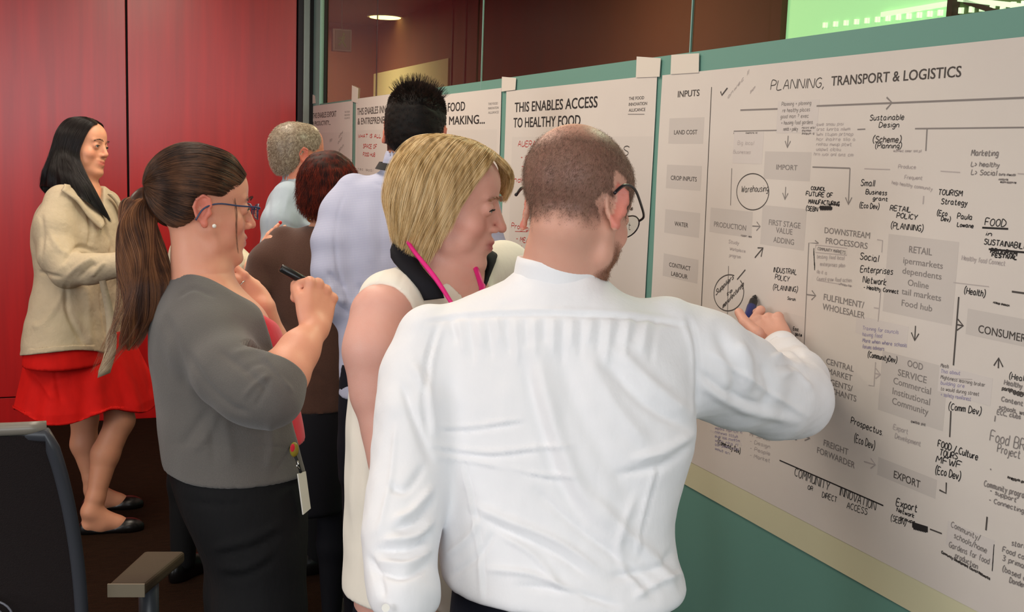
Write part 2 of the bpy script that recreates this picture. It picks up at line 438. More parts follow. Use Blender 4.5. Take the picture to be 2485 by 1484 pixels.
# ------------------------------------------------------------------ people: heads, hands, limbs
def frame(fwd, up=(0, 0, 1), tilt=0.0):
    """columns: person's right, forward, up"""
    f = nrm(fwd); u = np.asarray(up, float); r = nrm(np.cross(f, u)); u = np.cross(r, f)
    if tilt:
        c, s = math.cos(tilt), math.sin(tilt); r, u = c * r + s * u, c * u - s * r
    return np.stack([r, f, u], 1)
def view_dir(px, py, deg, pitch=0.0):
    """horizontal direction turned deg from 'away from the lens' at that picture column (positive: to picture right)"""
    r = ray(px, py); a = math.atan2(r[0], r[1]) + math.radians(deg)
    p = math.radians(pitch)
    return np.array([math.sin(a) * math.cos(p), math.cos(a) * math.cos(p), math.sin(p)])
class Head:
    def __init__(s, c, R, sc=1.0, ear=1.0, nose=1.0, jaw=1.0, female=False, mouth='closed', full=1.0, open_=1.0, smile=0.0, ez=0.0):
        s.smile = smile; s.ez = ez
        s.open = open_
        s.c = np.asarray(c, float); s.R = R; s.sc = sc; s.ear = ear; s.nose = nose; s.jaw = jaw; s.female = female; s.mouth = mouth; s.full = full
    def w(s, x, y, z): return s.c + s.R @ (np.array([x, y, z]) * s.sc)
    def local(s, P): return (P - s.c) @ s.R / s.sc
    def prims(s):
        w = s.w; k = s.sc; R = s.R; o = []
        E = lambda c, r, kk=.012, rot=None, op='u': ell(w(*c), np.array(r) * k, kk * k, R if rot is None else R @ rot, op)
        C = lambda a, b, ra, rb, kk=.01, op='u': cone(w(*a), w(*b), ra * k, rb * k, kk * k, op)
        fu = s.full
        o += [E((0, -.020, .032), (.074, .090, .082), 0), E((0, .033, .046), (.061, .058, .060), .02)]
        o += [E((0, .026, -.022), (.058 * fu, .054, .062), .02)]
        o += [E((0, .048, -.034), (.037, .040, .040), .012), E((0, .048, -.066), (.036 * fu, .037, .040), .012), E((0, .060, -.006), (.021, .030, .034), .010)]
        for sx in (-1, 1):
            o += [C((sx * .051 * s.jaw, -.002, -.040), (sx * .043 * s.jaw, .016, -.072), .014, .014, .02), C((sx * .043 * s.jaw, .016, -.072), (sx * .015, .066, -.096), .014, .0145, .018)]
            o += [E((sx * .038 * fu, .054, -.026), (.020, .021, .023), .015), E((sx * .033 * fu, .036, -.054), (.024, .028, .028), .010)]
            o += [C((sx * .012, .083, .027), (sx * .040, .070, .029), .0085 if not s.female else .0065, .007, .010)]
        o += [E((0, .074, -.097), (.019, .0155, .0140), .014), E((0, .074, -.060), (.024, .019, .020), .012)]
        n = s.nose
        o += [C((0, .082, .022), (0, .098 + .005 * n, -.018), .0078, .0088, .009), E((0, .1005 + .006 * n, -.0250), (.0092, .0090, .0082), .007)]
        for sx in (-1, 1): o += [E((sx * .0110, .0925, -.0285), (.0068, .0100, .0072), .005)]
        # sockets, then lids over the eyeball
        for sx in (-1, 1):
            o += [E((sx * .032, .096, .008), (.015, .013, .012), .012, op='s')]
            o += [E((sx * .031, .0738, .0078), (.0150, .0142, .0138), .004)]
            a_ = math.radians(-22 * sx); rz = np.array([[math.cos(a_), -math.sin(a_), 0], [math.sin(a_), math.cos(a_), 0], [0, 0, 1]])
            o += [E((sx * .0315, .0875, .0062), (.0118, .0075, .0040 * s.open), .0015, rz, 's')]
            o += [C((sx * .0052, .0985, -.0365), (sx * .0056, .0940, -.0335), .0020, .0028, .002, 's')]
        zt = -.0555; sm = .006 * s.smile
        o += [C((-.021, .0800, zt + sm), (0, .0905, zt + .0025), .0042, .0058, .006), C((.021, .0800, zt + sm), (0, .0905, zt + .0025), .0042, .0058, .006)]
        o += [C((-.018, .0785, zt - .008 + sm), (0, .0880, zt - .0100), .0042, .0066, .006), C((.018, .0785, zt - .008 + sm), (0, .0880, zt - .0100), .0042, .0066, .006)]
        o += [C((-.024, .0840, zt - .0034 + sm), (0, .0965, zt - .0040), .0014, .0016, .003, 's'), C((.024, .0840, zt - .0034 + sm), (0, .0965, zt - .0040), .0014, .0016, .003, 's')]
        # ears: flared shell with rim, bowl and lobe
        for sx in (-1, 1):
            a = math.radians(24 * s.ear) * sx
            rot = np.array([[math.cos(a), math.sin(a), 0], [-math.sin(a), math.cos(a), 0], [0, 0, 1]])
            ec = np.array([sx * (.0735 + .003 * (s.ear - 1)), -.012, -.004 + s.ez]); q = lambda x, y, z: tuple(ec + rot @ np.array([sx * x, y, z]))
            o += [E(q(.006, -.008, .004), (.0050, .0165, .027), .006, rot)]
            o += [E(q(.0115, -.008, .004), (.0060, .0110, .0185), .003, rot, 's')]
            rim = [q(.006, .008, .012), q(.008, .004, .027), q(.010, -.008, .033), q(.0115, -.021, .024), q(.0115, -.025, .008), q(.010, -.019, -.010), q(.008, -.008, -.022)]
            o += [C(rim[i], rim[i + 1], .0033, .0033, .002) for i in range(6)]
            o += [E(q(.006, -.003, -.025), (.0055, .0075, .0085), .004, rot), E(q(.004, .006, -.002), (.0040, .0045, .0065), .003, rot)]
        return o
    def neck(s, base, r1=.050, r2=.060, k=.012, back=-.026):
        """from under the skull to the given point between the shoulders"""
        a = s.w(0, back, -.040); m = a * .45 + np.asarray(base) * .55
        return [cone(a, m, r1, r1 * 1.02, k), cone(m, base, r1 * 1.02, r2, .02)]
    def eyes(s, parent, iris=(70, 60, 50), look=(0, 1, 0)):
        w = s.w; k = s.sc
        for sx in (-1, 1):
            c = w(sx * .031, .0732, .0070); g = s.R @ nrm(np.array(look)); V, F = sphere(c, .0126 * k, 20, 12, g)
            o = obj('eye', V, F, M['eye_white'], parent, True)
            o.data.materials.append(M['iris']); o.data.materials.append(M['pupil'])
            for p in o.data.polygons:
                q = nrm(np.mean([V[i] for i in p.vertices], 0) - c).dot(g)
                p.material_index = 2 if q > .95 else (1 if q > .84 else 0)
            mb = MB(); dz = .004 * (s.open - 1)
            pts = [w(sx * x, y, z) for x, y, z in ((.0200, .0860, .0062 + dz), (.025, .0885, .0090 + dz), (.031, .0888, .0098 + dz), (.037, .0862, .0085 + dz), (.0430, .0800, .0050 + dz))]
            mb.tube(catmull(pts, 10), [.0006 * k, .0009 * k] + [.0013 * k] * 7 + [.0006 * k], 6)
            mb.build('eyelashes', M['lash'], parent)
    def brows(s, parent, m, lift=0.0, th=.0022):
        for sx in (-1, 1):
            pts = [s.w(sx * x, y, z + lift) for x, y, z in ((.012, .0955, .026), (.024, .0945, .031), (.036, .088, .0315), (.046, .079, .026))]
            P = catmull(pts, 30); n = 90; r = np.random.default_rng(3 + sx)
            i = r.integers(0, 29, n); st = P[i] + r.normal(size=(n, 3)) * .0014
            dr = np.array([nrm(P[min(j + 1, 29)] - P[max(j - 1, 0)]) for j in i]) + s.R[:, 2] * .35
            Q = st[:, None] + dr[:, None] * np.linspace(0, .006, 4)[None, :, None]
            strands('eyebrow', Q, .00042, m, parent)
def sphere(c, r, nu=16, nv=10, axis=(0, 0, 1)):
    a = nrm(axis); t = nrm(np.cross(a, (0, 0, 1) if abs(a[2]) < .9 else (1, 0, 0))); b = np.cross(a, t); V = []; F = []
    r = np.array((r, r, r)) if np.isscalar(r) else np.asarray(r)
    V.append(np.asarray(c) + a * r[2])
    for i in range(1, nv):
        th = math.pi * i / nv
        for j in range(nu):
            ph = 2 * math.pi * j / nu
            V.append(np.asarray(c) + a * r[2] * math.cos(th) + (t * r[0] * math.cos(ph) + b * r[1] * math.sin(ph)) * math.sin(th))
    V.append(np.asarray(c) - a * r[2])
    for j in range(nu): F.append((0, 1 + j, 1 + (j + 1) % nu))
    for i in range(nv - 2):
        for j in range(nu): F.append((1 + i * nu + j, 1 + (i + 1) * nu + j, 1 + (i + 1) * nu + (j + 1) % nu, 1 + i * nu + (j + 1) % nu))
    n = len(V) - 1
    for j in range(nu): F.append((n, 1 + (nv - 2) * nu + (j + 1) % nu, 1 + (nv - 2) * nu + j))
    return V, F
def rotm(axis, deg):
    a = nrm(axis); t = math.radians(deg); K = np.array([[0, -a[2], a[1]], [a[2], 0, -a[0]], [-a[1], a[0], 0]])
    return np.eye(3) + math.sin(t) * K + (1 - math.cos(t)) * K @ K
def hand(wrist, along, back, thumb_side, sc=1.0, curls=None, thumb=(35, 20, 15), thumb_out=40, spread=(8, 2, -3, -9), custom=None):
    """wrist point, direction to the fingers, normal of the back of the hand, thumb_side +1/-1; curls: (mcp, pip, dip) per finger index..little"""
    y = nrm(along); z = nrm(np.asarray(back, float) - np.dot(back, y) * y); x = np.cross(y, z) * thumb_side   # x towards the thumb
    W = np.asarray(wrist, float); k = sc
    P = lambda a, b, c: W + (x * a + y * b + z * c) * k
    curls = curls or [(15, 25, 15)] * 4
    o = [ell(P(0, .010, 0), np.array((.027, .026, .017)) * k, .015, np.stack([x, y, z], 1))]
    kx = [.029, .0095, -.0105, -.029]; ky = [.090, .094, .088, .078]
    L = [(.043, .026, .020), (.048, .030, .021), (.044, .028, .021), (.034, .021, .018)]
    rr = [.0100, .0102, .0095, .0082]
    for i in range(4):
        o.append(cone(P(kx[i] * .55, .015, -.003), P(kx[i], ky[i], -.001), .0135 * k, .0105 * k, .009)); o.append(ell(P(kx[i], ky[i] - .003, .0035), .0098 * k, .004))
    o.append(ell(P(.026, .040, -.008), np.array((.016, .030, .014)) * k, .012, np.stack([x, y, z], 1)))
    o.append(ell(P(-.026, .035, -.008), np.array((.012, .032, .012)) * k, .012, np.stack([x, y, z], 1)))
    tips = []
    for i in range(4):
        d = rotm(z, -spread[i] * thumb_side) @ y if False else nrm(y + x * math.tan(math.radians(spread[i])))
        ax = np.cross(d, z); ax = nrm(ax)       # flex axis: rotates d towards -z
        p = P(kx[i], ky[i], 0); r = rr[i] * k
        if custom and i in custom:
            pl = [p] + [np.asarray(q) for q in custom[i]]
            for j in range(len(pl) - 1): o.append(cone(pl[j], pl[j + 1], r, r * .93, .0035)); r *= .95
            tips.append((pl[-1], nrm(pl[-1] - pl[-2]), r)); continue
        for j in range(3):
            d = rotm(ax, -curls[i][j]) @ d
            q = p + d * L[i][j] * k
            o.append(cone(p, q, r, r * .93, .0035)); o.append(ell(p, r * 1.07, .003)) if j else None
            p = q; r *= .93
        tips.append((p, d, r))
    if custom and 4 in custom:
        pl = [P(.020, .018, -.006)] + [np.asarray(q) for q in custom[4]]; r = .0145 * k
        for j in range(len(pl) - 1): o.append(cone(pl[j], pl[j + 1], r, r * .86, .005)); r *= .86
        tips.append((pl[-1], nrm(pl[-1] - pl[-2]), r)); return o, tips
    # thumb
    d = nrm(y * math.cos(math.radians(thumb_out)) + x * math.sin(math.radians(thumb_out)) - z * .15)
    ax = nrm(np.cross(d, nrm(-x * .6 - z * .8 )))
    p = P(.020, .018, -.006); r = .0145 * k
    for j, l in enumerate((.042, .034, .027)):
        if j: d = rotm(ax, thumb[j]) @ d
        else: d = rotm(ax, thumb[0] * .4) @ d
        q = p + d * l * k; o.append(cone(p, q, r, r * .86, .006 if j == 0 else .0035)); p = q; r *= .86
    tips.append((p, d, r))
    return o, tips
def sections(rows, yaw_px, deg, prof=False):
    """rows: (py, left px, right px, distance, half depth) -> loft rows; deg: turn of the wide axis from the picture plane"""
    r0 = ray(*yaw_px); a = math.atan2(r0[0], r0[1]) + math.radians(deg)
    lat = np.array([math.cos(a), -math.sin(a)])
    c, s = math.cos(math.radians(deg)), math.sin(math.radians(deg))
    out = []
    for py, xl, xr, d, b in rows:
        p = at((xl + xr) / 2, py, d); w = (xr - xl) / 2 * d / FPX
        if prof: out.append((p[2], p[0], p[1], b, math.sqrt(max(w * w - b * b * c * c, .0016)) / abs(s)))   # b given as the half width
        else: out.append((p[2], p[0], p[1], math.sqrt(max(w * w - b * b * s * s, .0016)) / abs(c), b))
    return out, lat
def eyecolor(P, h, base, lips=(196, 110, 105), cheek=None):
    """skin tint per vertex: lips and a little red on cheeks, nose and ears (pigment)"""
    b = np.array(lin(base)); C = np.tile(b, (len(P), 1)); q = h.local(P)
    def blend(mask, c, a):
        nonlocal C
        C = C * (1 - (mask * a)[:, None]) + np.array(lin(c)) * (mask * a)[:, None]
    m = np.exp(-(((q[:, 0]) / .021) ** 4 + ((q[:, 2] + .0595) / .0095) ** 4)) * (q[:, 1] > .070)
    blend(m, lips, .9)
    ck = cheek or (base[0], int(base[1] * .80), int(base[2] * .78))
    for sx in (-1, 1):
        m = np.exp(-(((q[:, 0] - sx * .042) / .02) ** 2 + ((q[:, 2] + .028) / .02) ** 2)) * (q[:, 1] > .02); blend(m, ck, .5)
    m = np.exp(-((q[:, 0] / .014) ** 2 + ((q[:, 2] + .026) / .012) ** 2)) * (q[:, 1] > .09); blend(m, ck, .5)
    m = ((np.abs(q[:, 0]) > .074) & (np.abs(q[:, 2]) < .045) & (np.abs(q[:, 1] + .02) < .04)).astype(float); blend(m, ck, .9)
    return C

def chainp(rows, k=.02, op='u', n=0):
    """limb through (px, py, distance, radius)"""
    P = np.array([list(at(a, b, c)) + [r] for a, b, c, r in rows])
    if n: P = catmull(P, n)
    return chain([p[:3] for p in P], [p[3] for p in P], k, op)
def person(name_px, label, group=None):
    p = at(*name_px); return thing('person', label, 'person', (p[0], p[1], 0), group)
def legs(c, lat, hipz, feet, r=(.085, .058, .045), hip=.09, k=.03, crotch=.10):
    """two trouser legs from the hips to the ankles"""
    o = []
    u = np.array([lat[0], lat[1], 0.]); u /= np.linalg.norm(u)
    for sgn, ft in zip((-1, 1), feet):
        h = np.array([c[0], c[1], hipz - .06]) + u * sgn * hip; a = np.array([ft[0], ft[1], .07]); kn = (h + a) / 2
        o += [cone(h, kn, r[0], r[1], k), cone(kn, a, r[1], r[2], k)]
    return o
def shoe(name, p, d, m, parent, L=.27, w=.045, low=False):
    """p: heel on the floor, d: direction of the toe"""
    d = nrm([d[0], d[1], 0]); s_ = np.array([-d[1], d[0], 0]); R = np.stack([s_, d, [0, 0, 1]], 1); p = np.array([p[0], p[1], 0.])
    q = lambda x, y, z: p + s_ * x + d * y + np.array([0, 0, z])
    if low:
        pr = [ell(q(0, L * .76, .014), (w * .95, L * .27, .040), .01, R), ell(q(0, L * .35, .008), (w * .72, L * .40, .022), .02, R), ell(q(0, .03, .022), (w * .66, .036, .036), .015, R),
              ell(q(0, L * .36, .050), (w * .66, L * .27, .034), .008, R, 's')]
    else:
        pr = [ell(q(0, L * .72, .018), (w, L * .30, .048), .01, R), ell(q(0, L * .35, .03), (w * .85, L * .34, .055), .03, R), ell(q(0, .04, .03), (w * .8, .048, .06), .02, R)]
    pr.append(half((0, 0, .001), (0, 0, -1)))
    V, Q = surf(pr, .005, q(-.08, -.05, 0) .clip(-99, 99) * 0 + p - .35, p + .35)
    return skin(name, V, Q, m, parent)
def pocket_frame(R3): return R3

def strip(name, A, B, m, parent, th=.0022, snap=None, lift=.004):
    """curved band between two traced edges; with snap it is laid on that surface"""
    if snap is not None:
        u, v = project(snap); dd = (snap - EYE) @ M3[:, 2]
        def dep(px, py):
            q = np.hypot(u - px, v - py); k = q < 9
            return (dd[k].min() if k.any() else dd[np.argmin(q)]) - lift
        A = [at(x, y, dep(x, y)) for x, y, *_ in A]; B = [at(x, y, dep(x, y)) for x, y, *_ in B]
    else: A = [at(*p) for p in A]; B = [at(*p) for p in B]
    A = catmull(A, 16); B = catmull(B, 16); V = []; F = []
    for j in range(4): V.append(A * (1 - j / 3) + B * (j / 3))
    V = np.array(V); n = np.cross(V[3] - V[0], np.gradient(V[0], axis=0)); n /= np.linalg.norm(n, axis=1, keepdims=True)
    n = n * np.sign((n * (EYE - V[0])).sum(1).mean()); V[1] += n * .003; V[2] += n * .003
    AV = np.concatenate([(V + n * th).reshape(-1, 3), (V - n * th).reshape(-1, 3)]); k = 64
    for j in range(3):
        for i in range(15):
            a = j * 16 + i; F.append((a, a + 1, a + 17, a + 16)); F.append((k + a, k + a + 16, k + a + 17, k + a + 1))
    for i in range(15): F.append((i, k + i, k + i + 1, i + 1)); a = 48 + i; F.append((a, a + 1, k + a + 1, k + a))
    for j in range(3): a = j * 16; F.append((a, a + 16, k + a + 16, k + a)); a += 15; F.append((a, k + a, k + a + 16, a + 16))
    return obj(name, AV, F, m, parent, True)
# ------------------------------------------------------------------ palette
M = {}
M['eye_white'] = mat('eye_white', (215, 205, 198), .25); M['iris'] = mat('iris', (84, 92, 92), .2); M['pupil'] = mat('pupil', (8, 7, 7), .15)
M['lash'] = mat('lash', (30, 20, 16), .6)
M['skin'] = mat('skin', (225, 165, 140), .48, spec=.4, attr='tint', sss=.12, bump=((420, 420, 420), .22, .0012), noise=((55, 55, 55), .12, (212, 128, 110)))
M['white_cotton'] = mat('white_cotton', (240, 240, 243), .85, spec=.2, sheen=.15, bump=((120, 120, 60), .25, .002))
M['cotton_seam'] = mat('cotton_seam', (236, 235, 240), .8, spec=.2)
M['cream_blouse'] = mat('cream_blouse', (243, 236, 222), .75, spec=.25, sheen=.2, bump=((60, 60, 25), .3, .003))
M['black_cloth'] = mat('black_cloth', (17, 17, 24), .8, spec=.25)
M['navy_trousers'] = mat('navy_trousers', (22, 24, 34), .85, spec=.2, bump=((40, 40, 14), .4, .004))
M['dark_trousers'] = mat('dark_trousers', (17, 17, 19), .85, spec=.25, bump=((35, 35, 12), .5, .006))
M['grey_knit'] = mat('grey_knit', (104, 100, 96), .95, spec=.12, sheen=.25, bump=((500, 500, 340), .6, .0015), noise=((700, 700, 500), .35, (78, 76, 74)))
M['grey_rib'] = mat('grey_rib', (92, 89, 86), .95, spec=.12, bump=((60, 60, 700), .9, .003))
M['coral_top'] = mat('coral_top', (214, 38, 58), .8, spec=.2, sheen=.2, bump=((60, 60, 30), .3, .003))
M['red_skirt'] = mat('red_skirt', (214, 22, 16), .8, spec=.2, bump=((50, 50, 10), .3, .004), noise=((30, 30, 12), .4, (180, 12, 10)))
M['beige_jacket'] = mat('beige_jacket', (192, 176, 150), .85, spec=.2, bump=((55, 55, 45), .6, .005), noise=((40, 40, 30), .3, (180, 162, 134)))
M['blue_shirt'] = mat('blue_shirt', (164, 176, 188), .8, spec=.2, bump=((70, 70, 30), .4, .003))
M['check_shirt'] = mat('check_shirt', (194, 197, 216), .8, spec=.2, weave=(240, (150, 158, 196), .5), bump=((50, 50, 30), .4, .003))
M['brown_knit'] = mat('brown_knit', (84, 58, 48), .95, spec=.15, sheen=.2, noise=((300, 300, 300), .4, (62, 42, 36)), bump=((300, 300, 300), .5, .002))
M['hid_cream'] = mat('hid_cream', (204, 192, 168), .85, spec=.2, bump=((70, 70, 50), .7, .006))
M['pink_ribbon'] = mat('pink_ribbon', (226, 30, 128), .55, spec=.4)
M['black_ribbon'] = mat('black_ribbon', (12, 12, 14), .7)
M['black_plastic'] = mat('black_plastic', (16, 16, 18), .32, spec=.5)
M['blue_plastic'] = mat('blue_plastic', (20, 34, 104), .3, spec=.5)
M['blue_frame'] = mat('blue_frame', (44, 62, 96), .3, spec=.5)
M['dark_frame'] = mat('dark_frame', (24, 18, 26), .3, spec=.5)
M['pearl'] = mat('pearl', (240, 236, 226), .15, spec=.8)
M['silver'] = mat('silver', (205, 205, 200), .25, metal=1)
M['card_white'] = mat('card_white', (226, 222, 212), .35, spec=.5)
M['shoe_black'] = mat('shoe_black', (14, 12, 12), .3, spec=.5)
M['nail_red'] = mat('nail_red', (190, 18, 24), .2, spec=.6)
M['nail'] = mat('nail', (226, 176, 160), .3, spec=.5)
M['chair_mesh'] = mat('chair_mesh', (34, 27, 27), .8, spec=.2, bump=((600, 600, 600), .8, .002))
M['chair_frame'] = mat('chair_frame', (58, 60, 66), .38, spec=.5)
M['chair_rim'] = mat('chair_rim', (128, 122, 112), .35, spec=.5)
M['arm_pad'] = mat('arm_pad', (74, 58, 42), .7, spec=.3, bump=((300, 300, 300), .4, .001))
M['arm_edge'] = mat('arm_edge', (150, 138, 118), .4, spec=.4)
M['rib_line'] = mat('rib_line', (120, 120, 130), .3, spec=.6)
# room
M['red_laminate'] = mat('red_laminate', (200, 14, 14), .36, spec=.5, coat=.55, noise=((22, 22, 1.3), .5, (150, 6, 8)), bump=((160, 160, 5), .10, .0008))
M['red_laminate'].node_tree.nodes['Principled BSDF'].inputs['Coat Roughness'].default_value = .24
M['gap_black'] = mat('gap_black', (14, 10, 10), .8)
M['aluminium'] = mat('aluminium', (138, 144, 134), .42, metal=.55)
M['aluminium_dark'] = mat('aluminium_dark', (44, 36, 40), .5, metal=.3)
M['edge_teal'] = mat('edge_teal', (128, 168, 160), .3, spec=.6)
M['film'] = mat('film', (106, 152, 139), .55, spec=.35, bump=((300, 300, 300), .05, .0004))
M['carpet'] = mat('carpet', (46, 30, 20), 1.0, spec=.05, noise=((14, 190, 1), .8, (26, 17, 13)), bump=((260, 260, 260), .9, .006))
M['ceiling_white'] = mat('ceiling_white', (232, 228, 222), .9)
M['wall_grey'] = mat('wall_grey', (150, 138, 128), .9)
M['wall_dark'] = mat('wall_dark', (64, 42, 36), .8)
M['corridor_brown'] = mat('corridor_brown', (98, 58, 42), .85)
M['corridor_ceiling'] = mat('corridor_ceiling', (98, 56, 44), .85)
M['corridor_cream'] = mat('corridor_cream', (196, 182, 140), .8)
M['corridor_pink'] = mat('corridor_pink', (170, 112, 92), .8)
M['lamp_glow'] = mat('lamp_glow', (255, 226, 150), .5, emit=((255, 226, 140), 6.0))
M['lamp_dim'] = mat('lamp_dim', (200, 110, 60), .5, emit=((190, 100, 50), .5))
M['green_glow'] = mat('green_glow', (170, 215, 160), .5, emit=((168, 222, 160), 1.0))
M['green_dot'] = mat('green_dot', (225, 240, 205), .5, emit=((225, 245, 200), 1.2))
M['green_dark'] = mat('green_dark', (70, 84, 50), .6, emit=((92, 110, 62), .35))
M['paper'] = mat('paper', (214, 206, 197), .9, spec=.15, noise=((5, 5, 5), .3, (203, 193, 188)), bump=((4, 4, 4), .25, .01))
M['paper_cream'] = mat('paper_cream', (208, 204, 170), .85, spec=.2)
M['paper_tape'] = mat('paper_tape', (216, 208, 196), .8, spec=.2)
M['paper_note'] = mat('paper_note', (208, 200, 194), .9, spec=.15)
M['ink_black'] = mat('ink_black', (30, 26, 26), .8); M['ink_dark'] = mat('ink_dark', (74, 68, 64), .8)
M['ink_grey'] = mat('ink_grey', (132, 125, 121), .8); M['ink_pale'] = mat('ink_pale', (178, 168, 164), .8)
M['ink_red'] = mat('ink_red', (176, 52, 48), .8); M['ink_violet'] = mat('ink_violet', (158, 150, 172), .8)
M['print_box'] = mat('print_box', (197, 189, 182), .9); M['print_box_pale'] = mat('print_box_pale', (206, 198, 190), .9)
def glass_mat():
    m = bpy.data.materials.new('clear_glass'); m.use_nodes = True; nt = m.node_tree; N = nt.nodes; L = nt.links
    N.remove(N['Principled BSDF']); out = N['Material Output']
    t = N.new('ShaderNodeBsdfTransparent'); t.inputs[0].default_value = (.80, .86, .82, 1)
    g = N.new('ShaderNodeBsdfGlossy'); g.inputs['Roughness'].default_value = .02
    f = N.new('ShaderNodeFresnel'); f.inputs[0].default_value = 1.45; ge = N.new('ShaderNodeNewGeometry'); mu = N.new('ShaderNodeMath'); mu.operation = 'MULTIPLY'; iv = N.new('ShaderNodeMath'); iv.operation = 'SUBTRACT'; iv.inputs[0].default_value = 1.0
    L.new(ge.outputs['Backfacing'], iv.inputs[1]); L.new(f.outputs[0], mu.inputs[0]); L.new(iv.outputs[0], mu.inputs[1])
    x = N.new('ShaderNodeMixShader'); L.new(mu.outputs[0], x.inputs[0]); L.new(t.outputs[0], x.inputs[1]); L.new(g.outputs[0], x.inputs[2]); L.new(x.outputs[0], out.inputs[0])
    return m
M['glass'] = glass_mat()
def lens_mat():
    m = glass_mat(); m.name = 'spectacle_glass'; m.node_tree.nodes['Transparent BSDF'].inputs[0].default_value = (.86, .90, .88, 1); return m
M['lens'] = lens_mat()
# ------------------------------------------------------------------ the room
X0, Y0, ZC = -5.0, -3.0, 2.75
o = struct(MB().box((X0, Y0, -.1), (4.2, 13.4, 0)).build('floor', M['carpet']))
o = struct(MB().box((X0, Y0, ZC), (WX - .02, WY + .1, ZC + .1)).build('ceiling', M['ceiling_white']))
# window walls: sill, head, piers
wb = struct(MB().box((X0, Y0 - .15, 0), (WX, Y0, 1.1)).box((X0, Y0 - .15, 2.6), (WX, Y0, ZC)).box((X0, Y0 - .15, 1.1), (-2.2, Y0, 2.6)).build('wall_back', M['wall_grey']))
wl = struct(MB().box((X0 - .15, Y0, 0), (X0, WY, 1.1)).box((X0 - .15, Y0, 2.6), (X0, WY, ZC)).box((X0 - .15, Y0, 1.1), (X0, -.8, 2.6)).box((X0 - .15, 2.0, 1.1), (X0, WY, 2.6)).build('wall_left', M['wall_grey']))
for nm, pts in (('window_1', [((-2.2, Y0 - .12, 1.1), (WX, Y0 - .06, 1.16)), ((-2.2, Y0 - .12, 2.54), (WX, Y0 - .06, 2.6)), ((-.5, Y0 - .12, 1.1), (-.44, Y0 - .06, 2.6))]),
                ('window_2', [((X0 - .12, -.8, 1.1), (X0 - .06, 2.0, 1.16)), ((X0 - .12, -.8, 2.54), (X0 - .06, 2.0, 2.6)), ((X0 - .12, .57, 1.1), (X0 - .06, .63, 2.6))])):
    mb = MB()
    for a, b in pts: mb.box(a, b)
    struct(mb.build(nm, M['aluminium']))
# red laminate wall: panels with dark joints
xe = on_back(722, 100)[0]
s1 = on_back(309, 250)[0]
red = thing('wall_far', None, None, (s1, WY, 0)); red['kind'] = 'structure'
zj = 0.16
xs = [X0, s1 - 2.12, s1, xe]
for i in range(3):
    a, b = xs[i] + .006, xs[i + 1] - .006
    MB().box((a, WY, zj + .004), (b, WY + .03, ZC), .002).build('panel', M['red_laminate'], red)
    MB().box((a, WY + .006, 0), (b, WY + .03, zj - .004), .002).build('kick_panel', M['red_laminate'], red)
MB().box((X0, WY + .03, 0), (WX + .1, WY + .1, ZC)).build('backing', M['gap_black'], red)
# corner channel
tr = thing('trim_1', None, None, (xe, WY, 0)); tr['kind'] = 'structure'
xa, xb = on_back(735, 100)[0], on_back(750, 100)[0]
MB().box((xe + .002, WY - .012, 0), (xa, WY + .03, ZC), .002).build('dark_channel', M['aluminium_dark'], tr)
MB().box((xa, WY - .03, 0), (xb, WY + .03, ZC), .002).build('channel', M['aluminium'], tr)
MB().box((xb, WY - .05, 0), (WX + .02, WY + .03, ZC)).build('gasket', M['gap_black'], tr)
# glass partition
ZF = 1.846
gw = thing('wall_right', None, None, (WX, 3.0, 0)); gw['kind'] = 'structure'
joints = [WY - .06, 5.16, 3.712, 2.294, .88, -.54, -1.96, Y0]
for i in range(len(joints) - 1):
    b, a = joints[i] - .0025, joints[i + 1] + .0025
    MB().box((WX, a, 0), (WX + .010, b, ZF)).build('film_panel', M['film'], gw)
    MB().box((WX, a, ZF), (WX + .010, b, ZC)).build('pane', M['glass'], gw)
for i in range(1, len(joints) - 1):
    j = joints[i]; MB().box((WX - .0005, j - .0022, 0), (WX + .004, j + .0022, ZC)).build('joint', M['edge_teal'] if i != 1 else M['aluminium_dark'], gw)
MB().box((WX - .0028, 6.43, 0), (WX + .02, WY - .052, ZC), .001).build('end_channel', M['edge_teal'], gw)
MB().box((WX - .02, Y0, 0), (WX + .03, WY, .05)).build('floor_channel', M['aluminium'], gw)
# corridor behind the glass
XC = 3.4
struct(MB().box((WX + .03, Y0, 3.05), (XC + .6, 13.3, 3.15)).build('ceiling', M['corridor_ceiling']))
cw = thing('wall_corridor', None, None, (XC, 6, 0)); cw['kind'] = 'structure'
MB().box((XC, 4.95, 0), (XC + .1, 13.3, 3.05)).build('wall_face', M['corridor_brown'], cw)
MB().box((XC, Y0, 0), (XC + .1, 2.4, 3.05)).box((XC, 2.4, 0), (XC + .1, 4.95, 2.0)).build('wall_face', M['corridor_brown'], cw)
def cpt(px, py): p = on_wall(px, py, XC); return p[1], p[2]
ya, yb = cpt(1092, 170)[0], cpt(945, 190)[0]
MB().box((XC - .02, ya, 1.0), (XC, yb + 1.4, cpt(1092, 141)[1]), .004).build('bulkhead', M['corridor_cream'], cw)
for px in (1098, 1130): yy = cpt(px, 100)[0]; MB().box((XC - .01, yy - .02, 0), (XC, yy + .02, 3.05)).build('joint', M['wall_dark'], cw)
struct(MB().box((WX + .03, 13.2, 0), (XC, 13.3, 3.05)).build('wall_corridor_end', M['corridor_brown']))
